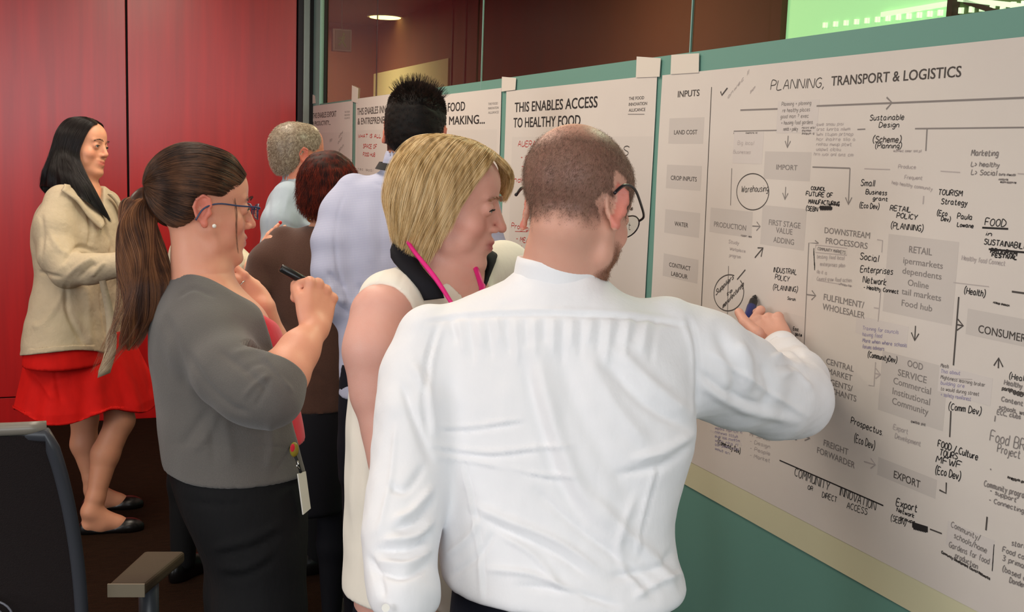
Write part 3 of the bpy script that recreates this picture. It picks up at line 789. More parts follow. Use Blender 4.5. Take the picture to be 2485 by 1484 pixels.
# the lit green window across the corridor; rows of glowing marks imitate a reflection
g0, g1 = cpt(1898, 40)[0], cpt(2302, 20)[0]
gl = thing('window_3', None, None, (XC, g1, 2)); gl['kind'] = 'structure'
MB().box((XC + .03, g1, 2.0), (XC + .05, g0, 3.05)).build('pane', M['green_glow'], gl)
MB().box((XC + .03, 2.4, 2.0), (XC + .05, g1 - .03, 3.05)).build('pane', M['green_dark'], gl)
MB().box((XC - .01, g1 - .03, 2.0), (XC + .05, g1, 3.05)).build('mullion', M['wall_dark'], gl)
mb = MB()
for i in range(20):
    px = 1992 + i * 25.3; py = 60 - (px - 1992) * .108
    for dx in (-3, 3):
        y, z = cpt(px + dx, py); mb.box((XC + .02, y - .004, z - .012), (XC + .03, y + .004, z + .012))
mb.build('reflection_marks', M['green_dot'], gl)
for (pa, pb) in (((2330, 8), (2485, 60)), ((2310, 2), (2485, 22)), ((2130, 40), (2300, 12))):
    (y1, z1), (y2, z2) = cpt(*pa), cpt(*pb)
    MB().add([(XC + .015, y1, z1), (XC + .015, y2, z2), (XC + .015, y2, z2 + .02), (XC + .015, y1, z1 + .02), (XC + .03, y1, z1), (XC + .03, y2, z2), (XC + .03, y2, z2 + .02), (XC + .03, y1, z1 + .02)],
             [(0, 1, 2, 3), (7, 6, 5, 4), (0, 4, 5, 1), (1, 5, 6, 2), (2, 6, 7, 3), (3, 7, 4, 0)]).build('beam', M['green_dot'] if pa[1] != 8 else M['wall_dark'], gl)
# corridor downlights
def downlight(px, py, label, m, r=.09):
    rr = ray(px, py); t = (3.04 - 1.6) / rr[2]; p = EYE + rr * t
    dl = thing('downlight', label, 'ceiling light', (p[0], p[1], 3.05))
    V = []; F = []; n = 24
    mb = MB(); mb.tube([(p[0], p[1], 3.05), (p[0], p[1], 3.035)], r * 1.18, n); mb.build('rim', M['ceiling_white'], dl)
    mb = MB(); mb.tube([(p[0], p[1], 3.034), (p[0], p[1], 3.028)], r, n); mb.build('lamp', m, dl)
    return p
p = downlight(935, 41, 'bright round yellow downlight in the ceiling beyond the glass', M['lamp_glow'], .17)
area('corridor_lamp', (2.2, p[1], 2.98), (2.2, p[1], 0), .6, .6, 90, (1, .78, .5))
area('corridor_lamp', (2.3, 6.0, 2.98), (2.3, 6, 0), .4, .4, 50, (1, .7, .45))
area('corridor_lamp', (2.3, 3.0, 2.98), (2.3, 3, 0), .4, .4, 40, (.9, .95, .7))
# exit sign hanging in the corridor
rr = ray(829, 98); t = 8.6 / rr[1]; pe = EYE + rr * t
ex = thing('exit_sign', 'small green exit sign box hung high behind the glass near the corner', 'sign', (pe[0], pe[1], pe[2]))
sx, sz = .075, .085
MB().box((pe[0] - sx, pe[1] - .02, pe[2] - sz), (pe[0] + sx, pe[1] + .02, pe[2] + sz), .004).build('housing', M['chair_rim'], ex)
MB().box((pe[0] - sx + .02, pe[1] - .024, pe[2] - sz + .015), (pe[0] + sx - .012, pe[1] - .019, pe[2] + sz - .012)).build('face', mat('exit_face', (60, 70, 50), .4, emit=((70, 76, 56), .1)), ex)
V, F = sphere((pe[0] + .01, pe[1] - .026, pe[2] + .045), (.011, .011, .006), 10, 6, (0, 1, 0))
mb = MB(); mb.add(V, F); mb.tube([(pe[0] + .012, pe[1] - .026, pe[2] + .03), (pe[0] - .002, pe[1] - .026, pe[2] - .005)], .012, 8)
mb.tube([(pe[0], pe[1] - .026, pe[2] - .005), (pe[0] + .03, pe[1] - .026, pe[2] - .05)], .007, 6).tube([(pe[0], pe[1] - .026, pe[2] - .005), (pe[0] - .03, pe[1] - .026, pe[2] - .04)], .007, 6)
mb.tube([(pe[0] + .01, pe[1] - .026, pe[2] + .022), (pe[0] - .03, pe[1] - .026, pe[2] + .01)], .006, 6)
mb.build('running_figure', M['green_dark'], ex)
MB().tube([(pe[0], pe[1], pe[2] + sz), (pe[0], pe[1], 3.05)], .006, 6).build('hanger', M['chair_rim'], ex)
# ------------------------------------------------------------------ posters
GL = {}
for ln in """A 0,0 2,6 4,0|.8,2.2 3.2,2.2
B 0,0 0,6 2.5,6 3.4,4.8 2.6,3.3 0,3.1|2.6,3.2 3.8,1.8 2.8,0 0,0
C 3.6,5.2 2.2,6 .6,5 0,3 .6,1 2.2,0 3.8,.8
D 0,0 0,6 2,5.8 3.8,4 3.8,2 2,.2 0,0
E 3.4,6 0,6 0,0 3.6,0|0,3.1 2.8,3.1
F 3.6,6 0,6 0,0|0,3.1 2.8,3.1
G 3.6,5.2 2.2,6 .6,5 0,3 .6,1 2.2,0 3.6,.8 3.6,2.6 2.2,2.6
H 0,0 0,6|4,0 4,6|0,3 4,3
I .4,0 .4,6
J 3,6 3,1 2,0 .6,0 0,1
K 0,0 0,6|3.6,6 0,2.6|1.2,3.6 3.8,0
L 0,6 0,0 3.4,0
M 0,0 .4,6 2.2,2.4 4,6 4.4,0
N 0,0 0,6 4,0 4,6
O 2,6 .5,5 0,3 .5,1 2,0 3.5,1 4,3 3.5,5 2,6
P 0,0 0,6 2.6,6 3.6,4.8 2.8,3.1 0,2.8
R 0,0 0,6 2.6,6 3.6,4.8 2.8,3.2 0,3|1.6,3 3.8,0
S 3.6,5.2 2.2,6 .6,5.6 .3,4.4 1.4,3.4 3,2.6 3.6,1.4 2.6,.2 1.2,0 0,.8
T 0,6 4,6|2,6 2,0
U 0,6 .2,1.2 1.6,0 3,.6 3.8,2 4,6|3.9,2 4.1,0
V 0,6 2,0 4,6
W 0,6 1.2,0 2.4,4.4 3.6,0 4.8,6
X 0,0 4,6|0,6 4,0
Y 0,6 2,3 4,6|2,3 1.6,0
Z 0,6 4,6 0,0 4,0
a 3,3.2 1.4,4 .2,2.6 .4,.8 1.6,0 2.8,1 3,3.6|3,3.6 3,.8 3.8,0
b 0,6 0,0|0,2.6 1.6,3.8 3,2.6 2.8,.8 1.4,0 0,.8
c 3,3.4 1.6,4 .2,2.6 .4,.8 1.6,0 3.2,.8
d 3,3.2 1.4,4 .2,2.6 .4,.8 1.6,0 2.8,1|3,6 3,0
e .2,2 3,2.2 2.4,3.8 1,3.8 .2,2.2 .6,.5 1.8,0 3.2,.8
f 2.6,5.4 1.6,6 1,5 1,0|0,3.4 2.2,3.4
g 3,3.2 1.4,4 .2,2.6 .6,.8 1.8,.4 3,1.6|3,3.8 3,-1 1.8,-2 .4,-1.6
h 0,6 0,0|0,2.6 1.6,4 2.8,3 2.9,0
i .4,3.8 .4,0|.4,5.2 .5,5.5
j 1.4,3.8 1.4,-1.2 .2,-2
k 0,6 0,0|2.6,3.8 0,1.6 2.8,0
l .4,6 .4,0
m 0,3.8 0,0|0,2.8 1.2,3.9 2,3 2,0|2,2.8 3.2,3.9 4,3 4.1,0
n 0,3.8 0,0|0,2.6 1.6,3.9 2.8,3 2.9,0
o 1.5,3.9 .2,2.8 .3,.9 1.6,0 2.9,1.1 2.8,3 1.5,3.9
p 0,3.8 0,-2|0,2.8 1.6,3.9 3,2.8 2.7,.8 1.4,.1 0,.8
q 3,3 1.4,4 .2,2.6 .6,.8 1.8,.4 3,1.6|3,3.8 3,-2
r 0,3.8 0,0|0,2.6 1,3.8 2.2,3.7
s 2.6,3.4 1.2,3.9 .3,3 2.4,1.4 2.2,.3 .2,.2
t 1,5.6 1,.6 2,0 2.8,.4|0,3.8 2.4,3.8
u 0,3.8 .2,.8 1.4,0 2.8,1.2 2.9,3.8|2.9,1.4 3.1,0
v 0,3.8 1.5,0 3,3.8
w 0,3.8 1,0 2,3.2 3,0 4,3.8
x 0,0 3,3.8|0,3.8 3,0
y 0,3.8 1.4,.8|3,3.8 1.2,-1.6 .2,-2
z 0,3.8 2.8,3.8 0,0 3,0
3 0,5.6 2,6 3,4.8 1.2,3.2 3.2,1.8 2,0 0,.5
( 1.8,7.4 .4,5.4 0,3 .4,.6 1.8,-1.4
) 0,7.4 1.4,5.4 1.8,3 1.4,.6 0,-1.4
, .6,.6 .1,-1
. .3,0 .5,.3
- 0,2.4 2.2,2.6
/ 0,-.6 2.6,6.4
+ 1.4,.8 1.4,4|0,2.4 2.8,2.4
? .2,5 1.6,6 2.8,4.6 1.4,2.6 1.4,1.6|1.4,.2 1.5,0
> 0,4.4 2.2,2.4 0,.4""".split('\n'):
    k, _, b = ln.partition(' ')
    GL[k] = [[tuple(map(float, p.split(','))) for p in st.split(' ')] for st in b.split('|')]
class Sheet:
    """flat print and pen marks of one poster; everything lies on the plane of the paper"""
    def __init__(s, x): s.x = x; s.ink = {}; s.r = random.Random(5); s.lift = 0.0; s.boxes = []
    def mb(s, ink): return s.ink.setdefault(ink, MB())
    def yz(s, px, py): p = on_wall(px, py, s.x); return np.array([p[1], p[2]])
    def text(s, t, x0, yb, x1, h, ink='ink_dark', bold=.0, x_shear=0):
        """printed line: baseline starts at pixel (x0,yb), ends at pixel column x1, capitals h pixels tall at the start"""
        cu = bpy.data.curves.new('t', 'FONT'); cu.body = t; cu.resolution_u = 3; cu.offset = 0.0; cu.size = 1
        ob = bpy.data.objects.new('t', cu); COL.objects.link(ob)
        dg = bpy.context.evaluated_depsgraph_get(); ev = ob.evaluated_get(dg); me = ev.to_mesh()
        V = np.zeros(len(me.vertices) * 3); me.vertices.foreach_get('co', V); V = V.reshape(-1, 3); F = [tuple(p.vertices) for p in me.polygons]
        ev.to_mesh_clear(); bpy.data.objects.remove(ob); bpy.data.curves.remove(cu)
        a = s.yz(x0, yb); top = s.yz(x0, yb - h)[1]
        # same height on the wall for the end column
        e = on_wall(x1, yb, s.x)[1]
        w = V[:, 0].max() - V[:, 0].min(); sy = (top - a[1]) / .73; sx = (a[0] - e) / w
        for q_, (ox, oy) in enumerate(((0, 0),) if not bold else ((-.7, -.4), (.7, -.4), (0, .5), (-.7, .4), (.7, .4))):
            s.mb(ink).add([(s.x - .0003 - q_ * .00001, a[0] - (v[0] - V[:, 0].min() + ox * bold * 1.1) * sx, a[1] + (v[1] + oy * bold * 1.1) * sy) for v in V], [f[::-1] for f in F])
    def para(s, lines, h, ink='ink_dark', bold=0.0):
        for t, x0, yb, x1 in lines: s.text(t, x0, yb, x1, h, ink, bold)
    def stroke(s, pts, w, ink):
        """pts in wall coordinates (y, z)"""
        pts = [np.array(p, float) for p in pts]
        V = []; F = []
        for i, p in enumerate(pts):
            a = pts[max(i - 1, 0)]; b = pts[min(i + 1, len(pts) - 1)]; t = b - a; L = np.hypot(*t) + 1e-9; n = np.array([-t[1], t[0]]) / L * w / 2
            V += [(s.x - .00036 - s.lift, *(p + n)), (s.x - .00036 - s.lift, *(p - n))]
        for i in range(len(pts) - 1): F.append((2 * i, 2 * i + 1, 2 * i + 3, 2 * i + 2))
        s.lift = (s.lift + .000003) % .00012
        s.mb(ink).add(V, F)
    def line(s, P, w=.0022, ink='ink_grey'):
        s.stroke([s.yz(*p) for p in P], w, ink)
    def hand(s, t, x0, yb, x1, h, ink='ink_black', w=.0032, y1=None, jit=.3, shear=.12):
        w = w * (.52 if ink == 'ink_black' else .7); jit *= .6
        """handwriting from pixel (x0,yb) to column x1 (baseline end y1, else level on the wall)"""
        a = s.yz(x0, yb); top = s.yz(x0, yb - h)[1] - a[1]
        if y1 is None: b = np.array([on_wall(x1, yb, s.x)[1], a[1]])
        else: b = s.yz(x1, y1)
        adv = 0; gl = []
        for ch in t:
            if ch == ' ': adv += 3.2; continue
            g = GL.get(ch)
            if not g: adv += 3; continue
            mx = max(p[0] for st in g for p in st); gl.append((adv, g)); adv += mx + 1.25
        adv -= 1.25
        u = (b - a) / adv; sz = top / 6; r = s.r
        for ad, g in gl:
            jy = r.uniform(-jit, jit)
            for st in g:
                q = [(p[0] + r.uniform(-jit, jit) * .4, p[1] + jy + r.uniform(-jit, jit) * .4) for p in st]
                if len(q) > 2: q = [tuple(v) for v in catmull(q, 3 * len(q))]
                s.stroke([a + u * (ad + x + y * shear) + np.array([0, y * sz]) for x, y in q], w, ink)
    def scrawl(s, x0, yb, x1, h, ink='ink_pale', w=.0018, y1=None):
        """writing too small to read: runs of short letters"""
        r = s.r; t = ''
        n = max(4, int(abs(x1 - x0) / max(h * .62, 2)))
        while len(t) < n: t += ''.join(r.choice('aenuomrsticlwhp') for _ in range(r.randint(3, 7))) + ' '
        s.hand(t.strip()[:n], x0, yb, x1, h, ink, w, y1, .5)
    def oval(s, cx, cy, rx, ry, ink, w=.003, gap=(0, 1), tilt=0):
        n = 40; a0, a1 = gap
        P = []
        for i in range(n + 1):
            q = 2 * math.pi * (a0 + (a1 - a0) * i / n); x = rx * math.cos(q); y = ry * math.sin(q)
            P.append((cx + x * math.cos(tilt) - y * math.sin(tilt), cy + x * math.sin(tilt) + y * math.cos(tilt)))
        s.line(P, w, ink)
    def arrow(s, a, b, ink='ink_grey', w=.0025, hd=.013):
        A = s.yz(*a); B = s.yz(*b); s.stroke([A, B], w, ink); d = (B - A) / np.hypot(*(B - A)); n = np.array([-d[1], d[0]])
        s.stroke([B - d * hd + n * hd * .7, B, B - d * hd - n * hd * .7], w, ink)
    def box(s, x0, y0, x1, y1, ink='print_box'):
        """printed grey box: pixel corners top left and bottom right"""
        a = s.yz(x0, y0); b = s.yz(x1, y1)
        zt = a[1]; zb = s.yz(x0, y1)[1] if False else b[1]
        s.boxes.append((ink, [(s.x - .00012, a[0], zt), (s.x - .00012, b[0], zt), (s.x - .00012, b[0], zb), (s.x - .00012, a[0], zb)]))
    def build(s, parent):
        names = {'ink_black': 'black_writing', 'ink_dark': 'dark_print', 'ink_grey': 'grey_print', 'ink_pale': 'pale_writing', 'ink_red': 'red_writing', 'ink_violet': 'violet_writing', 'print_box': 'grey_box_print', 'print_box_pale': 'pale_box_print'}
        for k, mb in s.ink.items(): mb.build(names[k], M[k], parent)['kind'] = 'stuff'
        for k, P in s.boxes: obj('printed_box', P, [(0, 3, 2, 1)], M[k], parent)
def paper(name, y0, y1, z0, z1, x, m, parent, curl=0.0, th=.0006, n=24, seed=0, slant=0.0):
    """a sheet from y0 (left in view) to y1, edges a little uneven, lower part standing off the wall by curl"""
    r = np.random.default_rng(seed); V = []; k = 12
    for side in (0, 1):
        for j in range(k + 1):
            for i in range(n + 1):
                u, v = i / n, j / k
                y = y0 + (y1 - y0) * u; z = z1 + (z0 - z1) * v
                z += slant * (u - .5) * (1 - v)
                e = .0025 * math.sin(9 * v + seed) * (1 if i in (0, n) else 0)
                xx = x - .002 * math.sin(3.1 * u * 2 + seed) ** 2 * v * 0 - curl * v ** 3
                V.append((xx - (th if side else 0), y + e, z))
    N_ = (n + 1) * (k + 1); F = []
    for j in range(k):
        for i in range(n):
            a = j * (n + 1) + i; F.append((a, a + 1, a + n + 2, a + n + 1)); F.append((N_ + a, N_ + a + n + 1, N_ + a + n + 2, N_ + a + 1))
    for i in range(n):
        a = i; F.append((a, N_ + a, N_ + a + 1, a + 1)); a = k * (n + 1) + i; F.append((a, a + 1, N_ + a + 1, N_ + a))
    for j in range(k):
        a = j * (n + 1); F.append((a, a + n + 1, N_ + a + n + 1, N_ + a)); a += n; F.append((a, N_ + a, N_ + a + n + 1, a + n + 1))
    return obj(name, V, F, m, parent)
PX = WX - .0035      # front plane of the paper
def tab(parent, pts, x=PX - .002):
    """a strip of white tape holding a top corner: pixel corners"""
    V = [on_wall(px, py, x) for px, py in pts]; n = len(V); W_ = [v + np.array([.0012, 0, 0]) for v in V]
    return obj('tape', list(V) + list(W_), [tuple(range(n))[::-1], tuple(range(n, 2 * n))] + [(i, (i + 1) % n, n + (i + 1) % n, n + i) for i in range(n)], M['paper_tape'], parent)

def small_poster(label, ya, yb, ztop, seed):
    t = thing('poster', label, 'poster', (PX, (ya + yb) / 2, .62), 'posters taped side by side on the glass')
    paper('sheet', ya, yb, .62, ztop, PX + .0006, M['paper'], t, 0, seed=seed)
    return t
# 1 farthest
p1 = small_poster('farthest white poster, next to the red wall, its title partly behind the grey-haired man', 6.60, 5.60, 1.838, 1)
s = Sheet(PX)
s.text('THIS ENABLES EXPORT', 759, 287, 816, 13, 'ink_dark', .02); s.text('& PRODUCTIVITY...', 759, 305, 802, 11, 'ink_dark', .02)
for i, w_ in enumerate(('THE FOOD', 'INNOVATION', 'ALLIANCE')): s.text(w_, 836, 274 + i * 7.4, 849, 4.5, 'ink_grey')
s.box(770, 322, 846, 560, 'print_box_pale')
for a in ((822, 336, 832, 322), (820, 350, 830, 336), (822, 368, 834, 356), (800, 345, 806, 341)): s.scrawl(a[0], a[1], a[2], 8, 'ink_grey', .004, a[3])
s.build(p1)
tab(p1, [(756, 228), (764, 232), (766, 250), (755, 252)])
# 2
p2 = small_poster('second white poster from the red wall, red notes under its title', 5.535, 4.53, 1.845, 2)
s = Sheet(PX)
s.text('THIS ENABLES INNOVATION', 867, 279, 980, 17, 'ink_dark', .02); s.text('& ENTREPRENEURSHIP...', 868, 302, 975, 16, 'ink_dark', .02)
s.box(866, 316, 978, 600, 'print_box_pale')
s.hand('WHAT IS ALL THIS', 869, 334, 950, 8, 'ink_red', .006); s.hand('SPACE OF', 881, 359, 914, 9, 'ink_red', .006); s.hand('FOOD HUB', 881, 378, 910, 8, 'ink_red', .006)
s.scrawl(868, 412, 905, 6, 'ink_grey', .003)
s.build(p2)
tab(p2, [(854, 207), (869, 214), (867, 250), (853, 246)])
# 3
p3 = small_poster('white poster titled food and place making, right behind the dark-haired man', 4.47, 3.50, 1.815, 3)
s = Sheet(PX)
s.text('THIS ENABLES FOOD', 1000, 277, 1128, 20, 'ink_black', .02); s.text('AND PLACE MAKING...', 998, 306, 1176, 19, 'ink_black', .02)
for i, w_ in enumerate(('THE FOOD', 'INNOVATION', 'ALLIANCE')): s.text(w_, 1185, 255 + i * 10.5, 1208 + (i > 0) * 2, 6, 'ink_grey', .01)
s.box(998, 318, 1196, 620, 'print_box_pale')
s.build(p3)
# 4
p4 = small_poster('white poster titled this enables access to healthy food, left of the big chart', 3.455, 2.44, 1.802, 4)
s = Sheet(PX)
s.text('THIS ENABLES ACCESS', 1249, 272, 1449, 24, 'ink_black', .022); s.text('TO HEALTHY FOOD', 1246, 309, 1408, 24, 'ink_black', .022)
for i, w_ in enumerate(('THE FOOD', 'INNOVATION', 'ALLICANCE')): s.text(w_, 1526, 243 + i * 14, 1563 + (i > 0) * 7 - (i > 1) * 4, 8, 'ink_dark', .012)
s.line([(1524, 277), (1564, 277)], .002, 'ink_grey')
s.box(1243, 332, 1562, 760, 'print_box_pale')
s.hand('AUERAIS IN', 1257, 355, 1330, 13, 'ink_red', .004); s.hand('- dealt us', 1264, 387, 1320, 12, 'ink_red', .004); s.hand('- come ', 1266, 408, 1320, 11, 'ink_red', .004)
s.hand('ndh mos', 1247, 441, 1310, 12, 'ink_red', .004); s.hand('Programs', 1241, 552, 1300, 12, 'ink_red', .004); s.line([(1250, 561), (1280, 562)], .002, 'ink_red')
s.hand('- MEAL s', 1253, 583, 1300, 11, 'ink_red', .004); s.hand('- Linas', 1252, 604, 1300, 12, 'ink_red', .004)
s.hand('IDEAS', 1450, 378, 1524, 22, 'ink_dark', .004, 378)
s.hand('t', 1524, 556, 1530, 18, 'ink_dark', .0025)
s.build(p4)
tab(p4, [(1218, 186), (1252, 189), (1250, 218), (1217, 222)]); tab(p4, [(1545, 137), (1603, 141), (1600, 186), (1543, 188)])

# ------------------------------------------------------------------ the big chart
chart = thing('wall_chart', 'huge white planning chart of grey boxes and handwriting filling the right side of the glass', 'poster', (PX, 1.2, .86), 'posters taped side by side on the glass')
paper('backing_sheet', 2.405, .15, .845, 1.20, PX + .0012, M['paper_cream'], chart, 0, seed=5, n=40)
paper('sheet', 2.412, .15, .905, 1.800, PX + .0006, M['paper'], chart, 0, seed=6, n=40)
tab(chart, [(1629, 133), (1696, 129), (1695, 176), (1627, 180)])
s = Sheet(PX)
K = 'ink_black'; Dk = 'ink_dark'; G = 'ink_grey'; Pl = 'ink_pale'
s.text('INPUTS', 1645, 236, 1697, 16, Dk, .018)
for t, x0, y0, x1, y1 in (('LAND COST', 1625, 287, 1706, 349), ('CROP INPUTS', 1619, 399, 1700, 463), ('WATER', 1615, 507, 1696, 577), ('', 1611, 614, 1692, 688), ('', 1607, 724, 1686, 800)):
    s.box(x0, y0, x1, y1)
s.text('LAND COST', 1636, 326, 1692, 11, Dk, .012); s.text('CROP INPUTS', 1628, 436, 1691, 11, Dk, .012); s.text('WATER', 1637, 547, 1670, 11, Dk, .012)
s.text('CONTRACT', 1624, 646, 1676, 11, Dk, .012); s.text('LABOUR', 1629, 668, 1669, 11, Dk, .012)
s.line([(1727, 211), (1701, 772), (1694, 940)], .0028, Dk)
s.text('TRANSPORT & LOGISTICS', 2017, 208, 2330, 24, Dk, .018)
s.hand('PLANNING,', 1870, 218, 1998, 22, Dk, .0028, 212, .25)
s.hand('/', 1752, 231, 1762, 15, Dk, .0035); s.line([(1749, 222), (1752, 231), (1765, 214)], .004, Dk)
s.scrawl(1766, 240, 1816, 10, Pl, .0018, 180); s.scrawl(1820, 228, 1832, 8, Pl, .0018, 214)
s.line([(1797, 267), (1887, 264)], .0032, G); s.line([(1982, 257), (2485, 237)], .0032, G); s.line([(2152, 236), (2165, 249), (2151, 265)], .0032, G)
s.box(1888, 250, 1980, 318, 'print_box_pale')
for i, t in enumerate(('Planning + planning', 're healthy places', 'good man ? exec', '+ housing food gardens', 'needs + policy')):
    s.hand(t, (1897, 1899, 1894, 1896, 1901)[i], 257 + i * 15, (1968, 1965, 1962, 1972, 1936)[i], 9, G, .0017)
for i in range(3): s.scrawl(1946, 312 + i * 7, (1978, 1968, 1976)[i], 5, G, .0018)
s.line([(1781, 325), (1781, 318), (1885, 316)], .0022, G); s.scrawl(1810, 324, 1838, 4, G, .002)
s.hand('Big local', 1790, 351, 1829, 9, Pl, .0018); s.hand('Businesses', 1780, 372, 1821, 8, Pl, .0018)
s.line([(1776, 408), (1773, 498)], .002, G)
for i in range(7): s.scrawl(1981 + (i > 5) * -6, 305 + i * 12, (2046, 2062, 2070, 2074, 2066, 2040, 2070)[i], 8, Pl, .0016)
s.arrow((1913, 329), (1911, 358)); s.box(1857, 367, 1965, 440); s.text('IMPORT', 1884, 411, 1935, 13, G, .014)
s.line([(1972, 405), (2063, 408)], .0026, G); s.arrow((2063, 408), (2059, 496))
s.arrow((1907, 453), (1905, 484))
s.oval(1827, 465, 39, 44, Dk, .0022, (.02, 1.03)); s.hand('Warehousing', 1799, 466, 1864, 15, Dk, .0022, 464)
s.box(1725, 503, 1823, 577); s.text('PRODUCTION', 1733, 549, 1811, 13, G, .014); s.arrow((1826, 548), (1845, 549))
s.box(1851, 497, 1951, 608); s.para([('FIRST STAGE', 1866, 545, 1943), ('VALUE', 1883, 564, 1923), ('ADDING', 1877, 587, 1927)], 14, G, .014)
for i, (t, x0, y0, x1) in enumerate((('COUNCIL', 1968, 460, 2003), ('FUTURE OF', 1956, 474, 2020), ('MANUFACTURING', 1962, 493, 2037), ('(SEBN', 1956, 510, 1984))): s.hand(t, x0, y0, x1, 10 if i else 8, K, .0034, None, .3)
for i in range(7): s.line([(1990 + i * 4, 500), (1994 + i * 4, 509)], .006, K)
s.line([(1990, 502), (2020, 505)], .005, K); s.line([(2010, 495), (2036, 497), (2036, 488)], .002, K)
s.scrawl(1798, 572, 1824, 4, G, .0022); s.hand('Study', 1768, 589, 1793, 8, Pl, .002); s.hand('Workplace', 1771, 606, 1809, 7, Pl, .002); s.hand('program', 1770, 622, 1797, 8, Pl, .002)
s.line([(1768, 645), (1765, 790)], .0022, G)
s.oval(1769, 710, 36, 44, Dk, .0024, (-.14, .78), .15); s.hand('Suppliers', 1737, 716, 1780, 13, Dk, .0028, 676); s.hand('to', 1763, 718, 1776, 9, Dk, .0028, 708); s.hand('manufacturing', 1754, 748, 1804, 13, Dk, .0028, 694)
s.line([(1789, 678), (1809, 654)], .0028, Dk); s.arrow((1832, 625), (1852, 601), Dk, .003, .016)
for t, x0, y0, x1 in (('INDUSTRIAL', 1877, 660, 1933), ('POLICY', 1881, 677, 1915), ('(PLANNING)', 1876, 702, 1935)): s.hand(t, x0, y0, x1, 12, K, .0028, y0 + 6, .3)
s.hand('Sarah', 1911, 726, 1930, 7, K, .0024, 730)
s.box(1868, 748, 1951, 850, 'print_box_pale'); s.hand('A', 1882, 772, 1888, 7, K, .0026); s.hand('East', 1925, 800, 1938, 8, K, .0028); s.hand('gate', 1930, 812, 1946, 7, K, .0032)
s.line([(1951, 850), (1963, 589), (1985, 590)], .0022, G); s.line([(1978, 583), (1987, 590)], .002, G); s.arrow((1957, 714), (1980, 717))
s.para([('DOWNSTREAM', 2001, 565, 2112), ('PROCESSORS', 2004, 590, 2106)], 15, G, .012)
s.line([(2129, 581), (2142, 583), (2140, 612)], .002, Pl)
s.line([(1980, 594), (2056, 602), (2055, 619), (1979, 612), (1980, 594)], .0014, Pl); s.hand('COMMUNITY MARKETS', 1984, 606, 2052, 7, G, .0016)
for i, (t, x1) in enumerate((('testing food local', 2048), ('enterprises plan', 2050), ('do it is', 2006), ('Council grow food action', 2066))): s.hand(t, 1982 + (i == 1) * 8, 626 + i * 18, x1, 9, Pl, .0017, 626 + i * 18 + 4)
s.scrawl(2036, 690, 2066, 5, G, .002); s.line([(1985, 680), (2068, 694)], .0012, Pl)
s.hand('(Planning)', 1977, 655, 1975, 8, K, .0035, 610)
for t, x0, y0, x1, hh in (('Social', 2087, 628, 2131, 16), ('Enterprises', 2088, 659, 2166, 15), ('Network', 2094, 685, 2150, 16), ('- Healthy Connect', 2096, 700, 2180, 9)): s.hand(t, x0, y0, x1, hh, K, .0032, y0 + (7 if hh > 10 else 12))
s.para([('FULFILMENT/', 1999, 727, 2098), ('WHOLESALER', 1996, 750, 2100)], 16, G, .012)
s.line([(2121, 746), (2134, 748)], .002, Pl); s.line([(2138, 700), (2131, 780)], .002, Pl)
s.box(2157, 567, 2310, 790); s.text('RETAIL', 2206, 612, 2262, 17, G, .018)
s.para([('ipermarkets', 2192, 638, 2289), ('dependents', 2190, 663, 2286), ('Online', 2203, 692, 2254), ('tail markets', 2188, 713, 2285), ('Food hub', 2188, 741, 2263)], 16, G, .010)
s.arrow((2222, 790), (2220, 826), Dk)
for i, t in enumerate(('2016', 'Training for councils', 'having food', 'More when where schools', 'forums advisors')): s.hand(t, 2093, 784 + i * 15, (2110, 2180, 2140, 2200, 2145)[i], 9, 'ink_violet', .0018, 784 + i * 15 + (10, 22, 10, 26, 12)[i] * .5)
for t, x0, y0, x1, hh in (('Sustainable', 2111, 292, 2193, 13), ('Design', 2133, 309, 2181, 12), ('(Scheme)', 2118, 345, 2186, 14), ('(Planning)', 2124, 359, 2187, 12)): s.hand(t, x0, y0, x1, hh, K if hh != 14 else Dk, .0028)
s.scrawl(2168, 368, 2235, 6, Pl, .0018)
s.line([(2081, 314), (2100, 313)], .0022, G); s.line([(2221, 312), (2485, 309)], .0024, G); s.line([(2250, 312), (2247, 366)], .0026, G)
s.line([(2098, 409), (2160, 411)], .0018, Pl); s.hand('Produce', 2180, 408, 2222, 9, Pl, .0018); s.hand('Frequent', 2195, 434, 2238, 9, Pl, .0018); s.hand('help healthy community', 2164, 446, 2262, 8, Pl, .0018, 462)
s.line([(2283, 415), (2330, 418)], .0018, Pl); s.line([(2242, 475), (2240, 495)], .0026, Pl)
s.hand('Marketing', 2357, 377, 2422, 14, G, .0026); s.hand('L> healthy', 2357, 403, 2425, 11, G, .0024); s.hand('L> Social', 2357, 423, 2418, 12, G, .0024); s.scrawl(2424, 425, 2464, 6, G, .0022); s.scrawl(2424, 437, 2446, 5, G, .002); s.scrawl(2428, 443, 2466, 4, G, .0024)
s.line([(2470, 421), (2485, 422)], .0018, Pl)
for t, x0, y0, x1, hh in (('Small', 2089, 450, 2122, 15), ('Business', 2101, 470, 2152, 11), ('grant', 2118, 485, 2154, 9), ('(Eco Dev)', 2086, 503, 2133, 12), ('RETAIL', 2160, 510, 2210, 12), ('POLICY', 2176, 528, 2226, 12), ('(PLANNING)', 2162, 553, 2240, 14),
                         ('TOURISM', 2277, 472, 2335, 13), ('Strategy', 2284, 494, 2347, 13), ('(Eco', 2274, 522, 2298, 12), ('Dev)', 2284, 535, 2306, 10), ('Paula', 2323, 530, 2359, 13), ('Lowane', 2323, 549, 2362, 10), ('FOOD', 2390, 546, 2440, 17), ('in', 2392, 571, 2406, 10), ('SUSTAINABILITY', 2388, 592, 2508, 13), ('PROGRAM', 2404, 613, 2468, 11), ('FESTIVAL', 2407, 622, 2468, 9)):
    s.hand(t, x0, y0, x1, hh, K, .0030 if t not in ('PROGRAM', 'FESTIVAL') else .004)
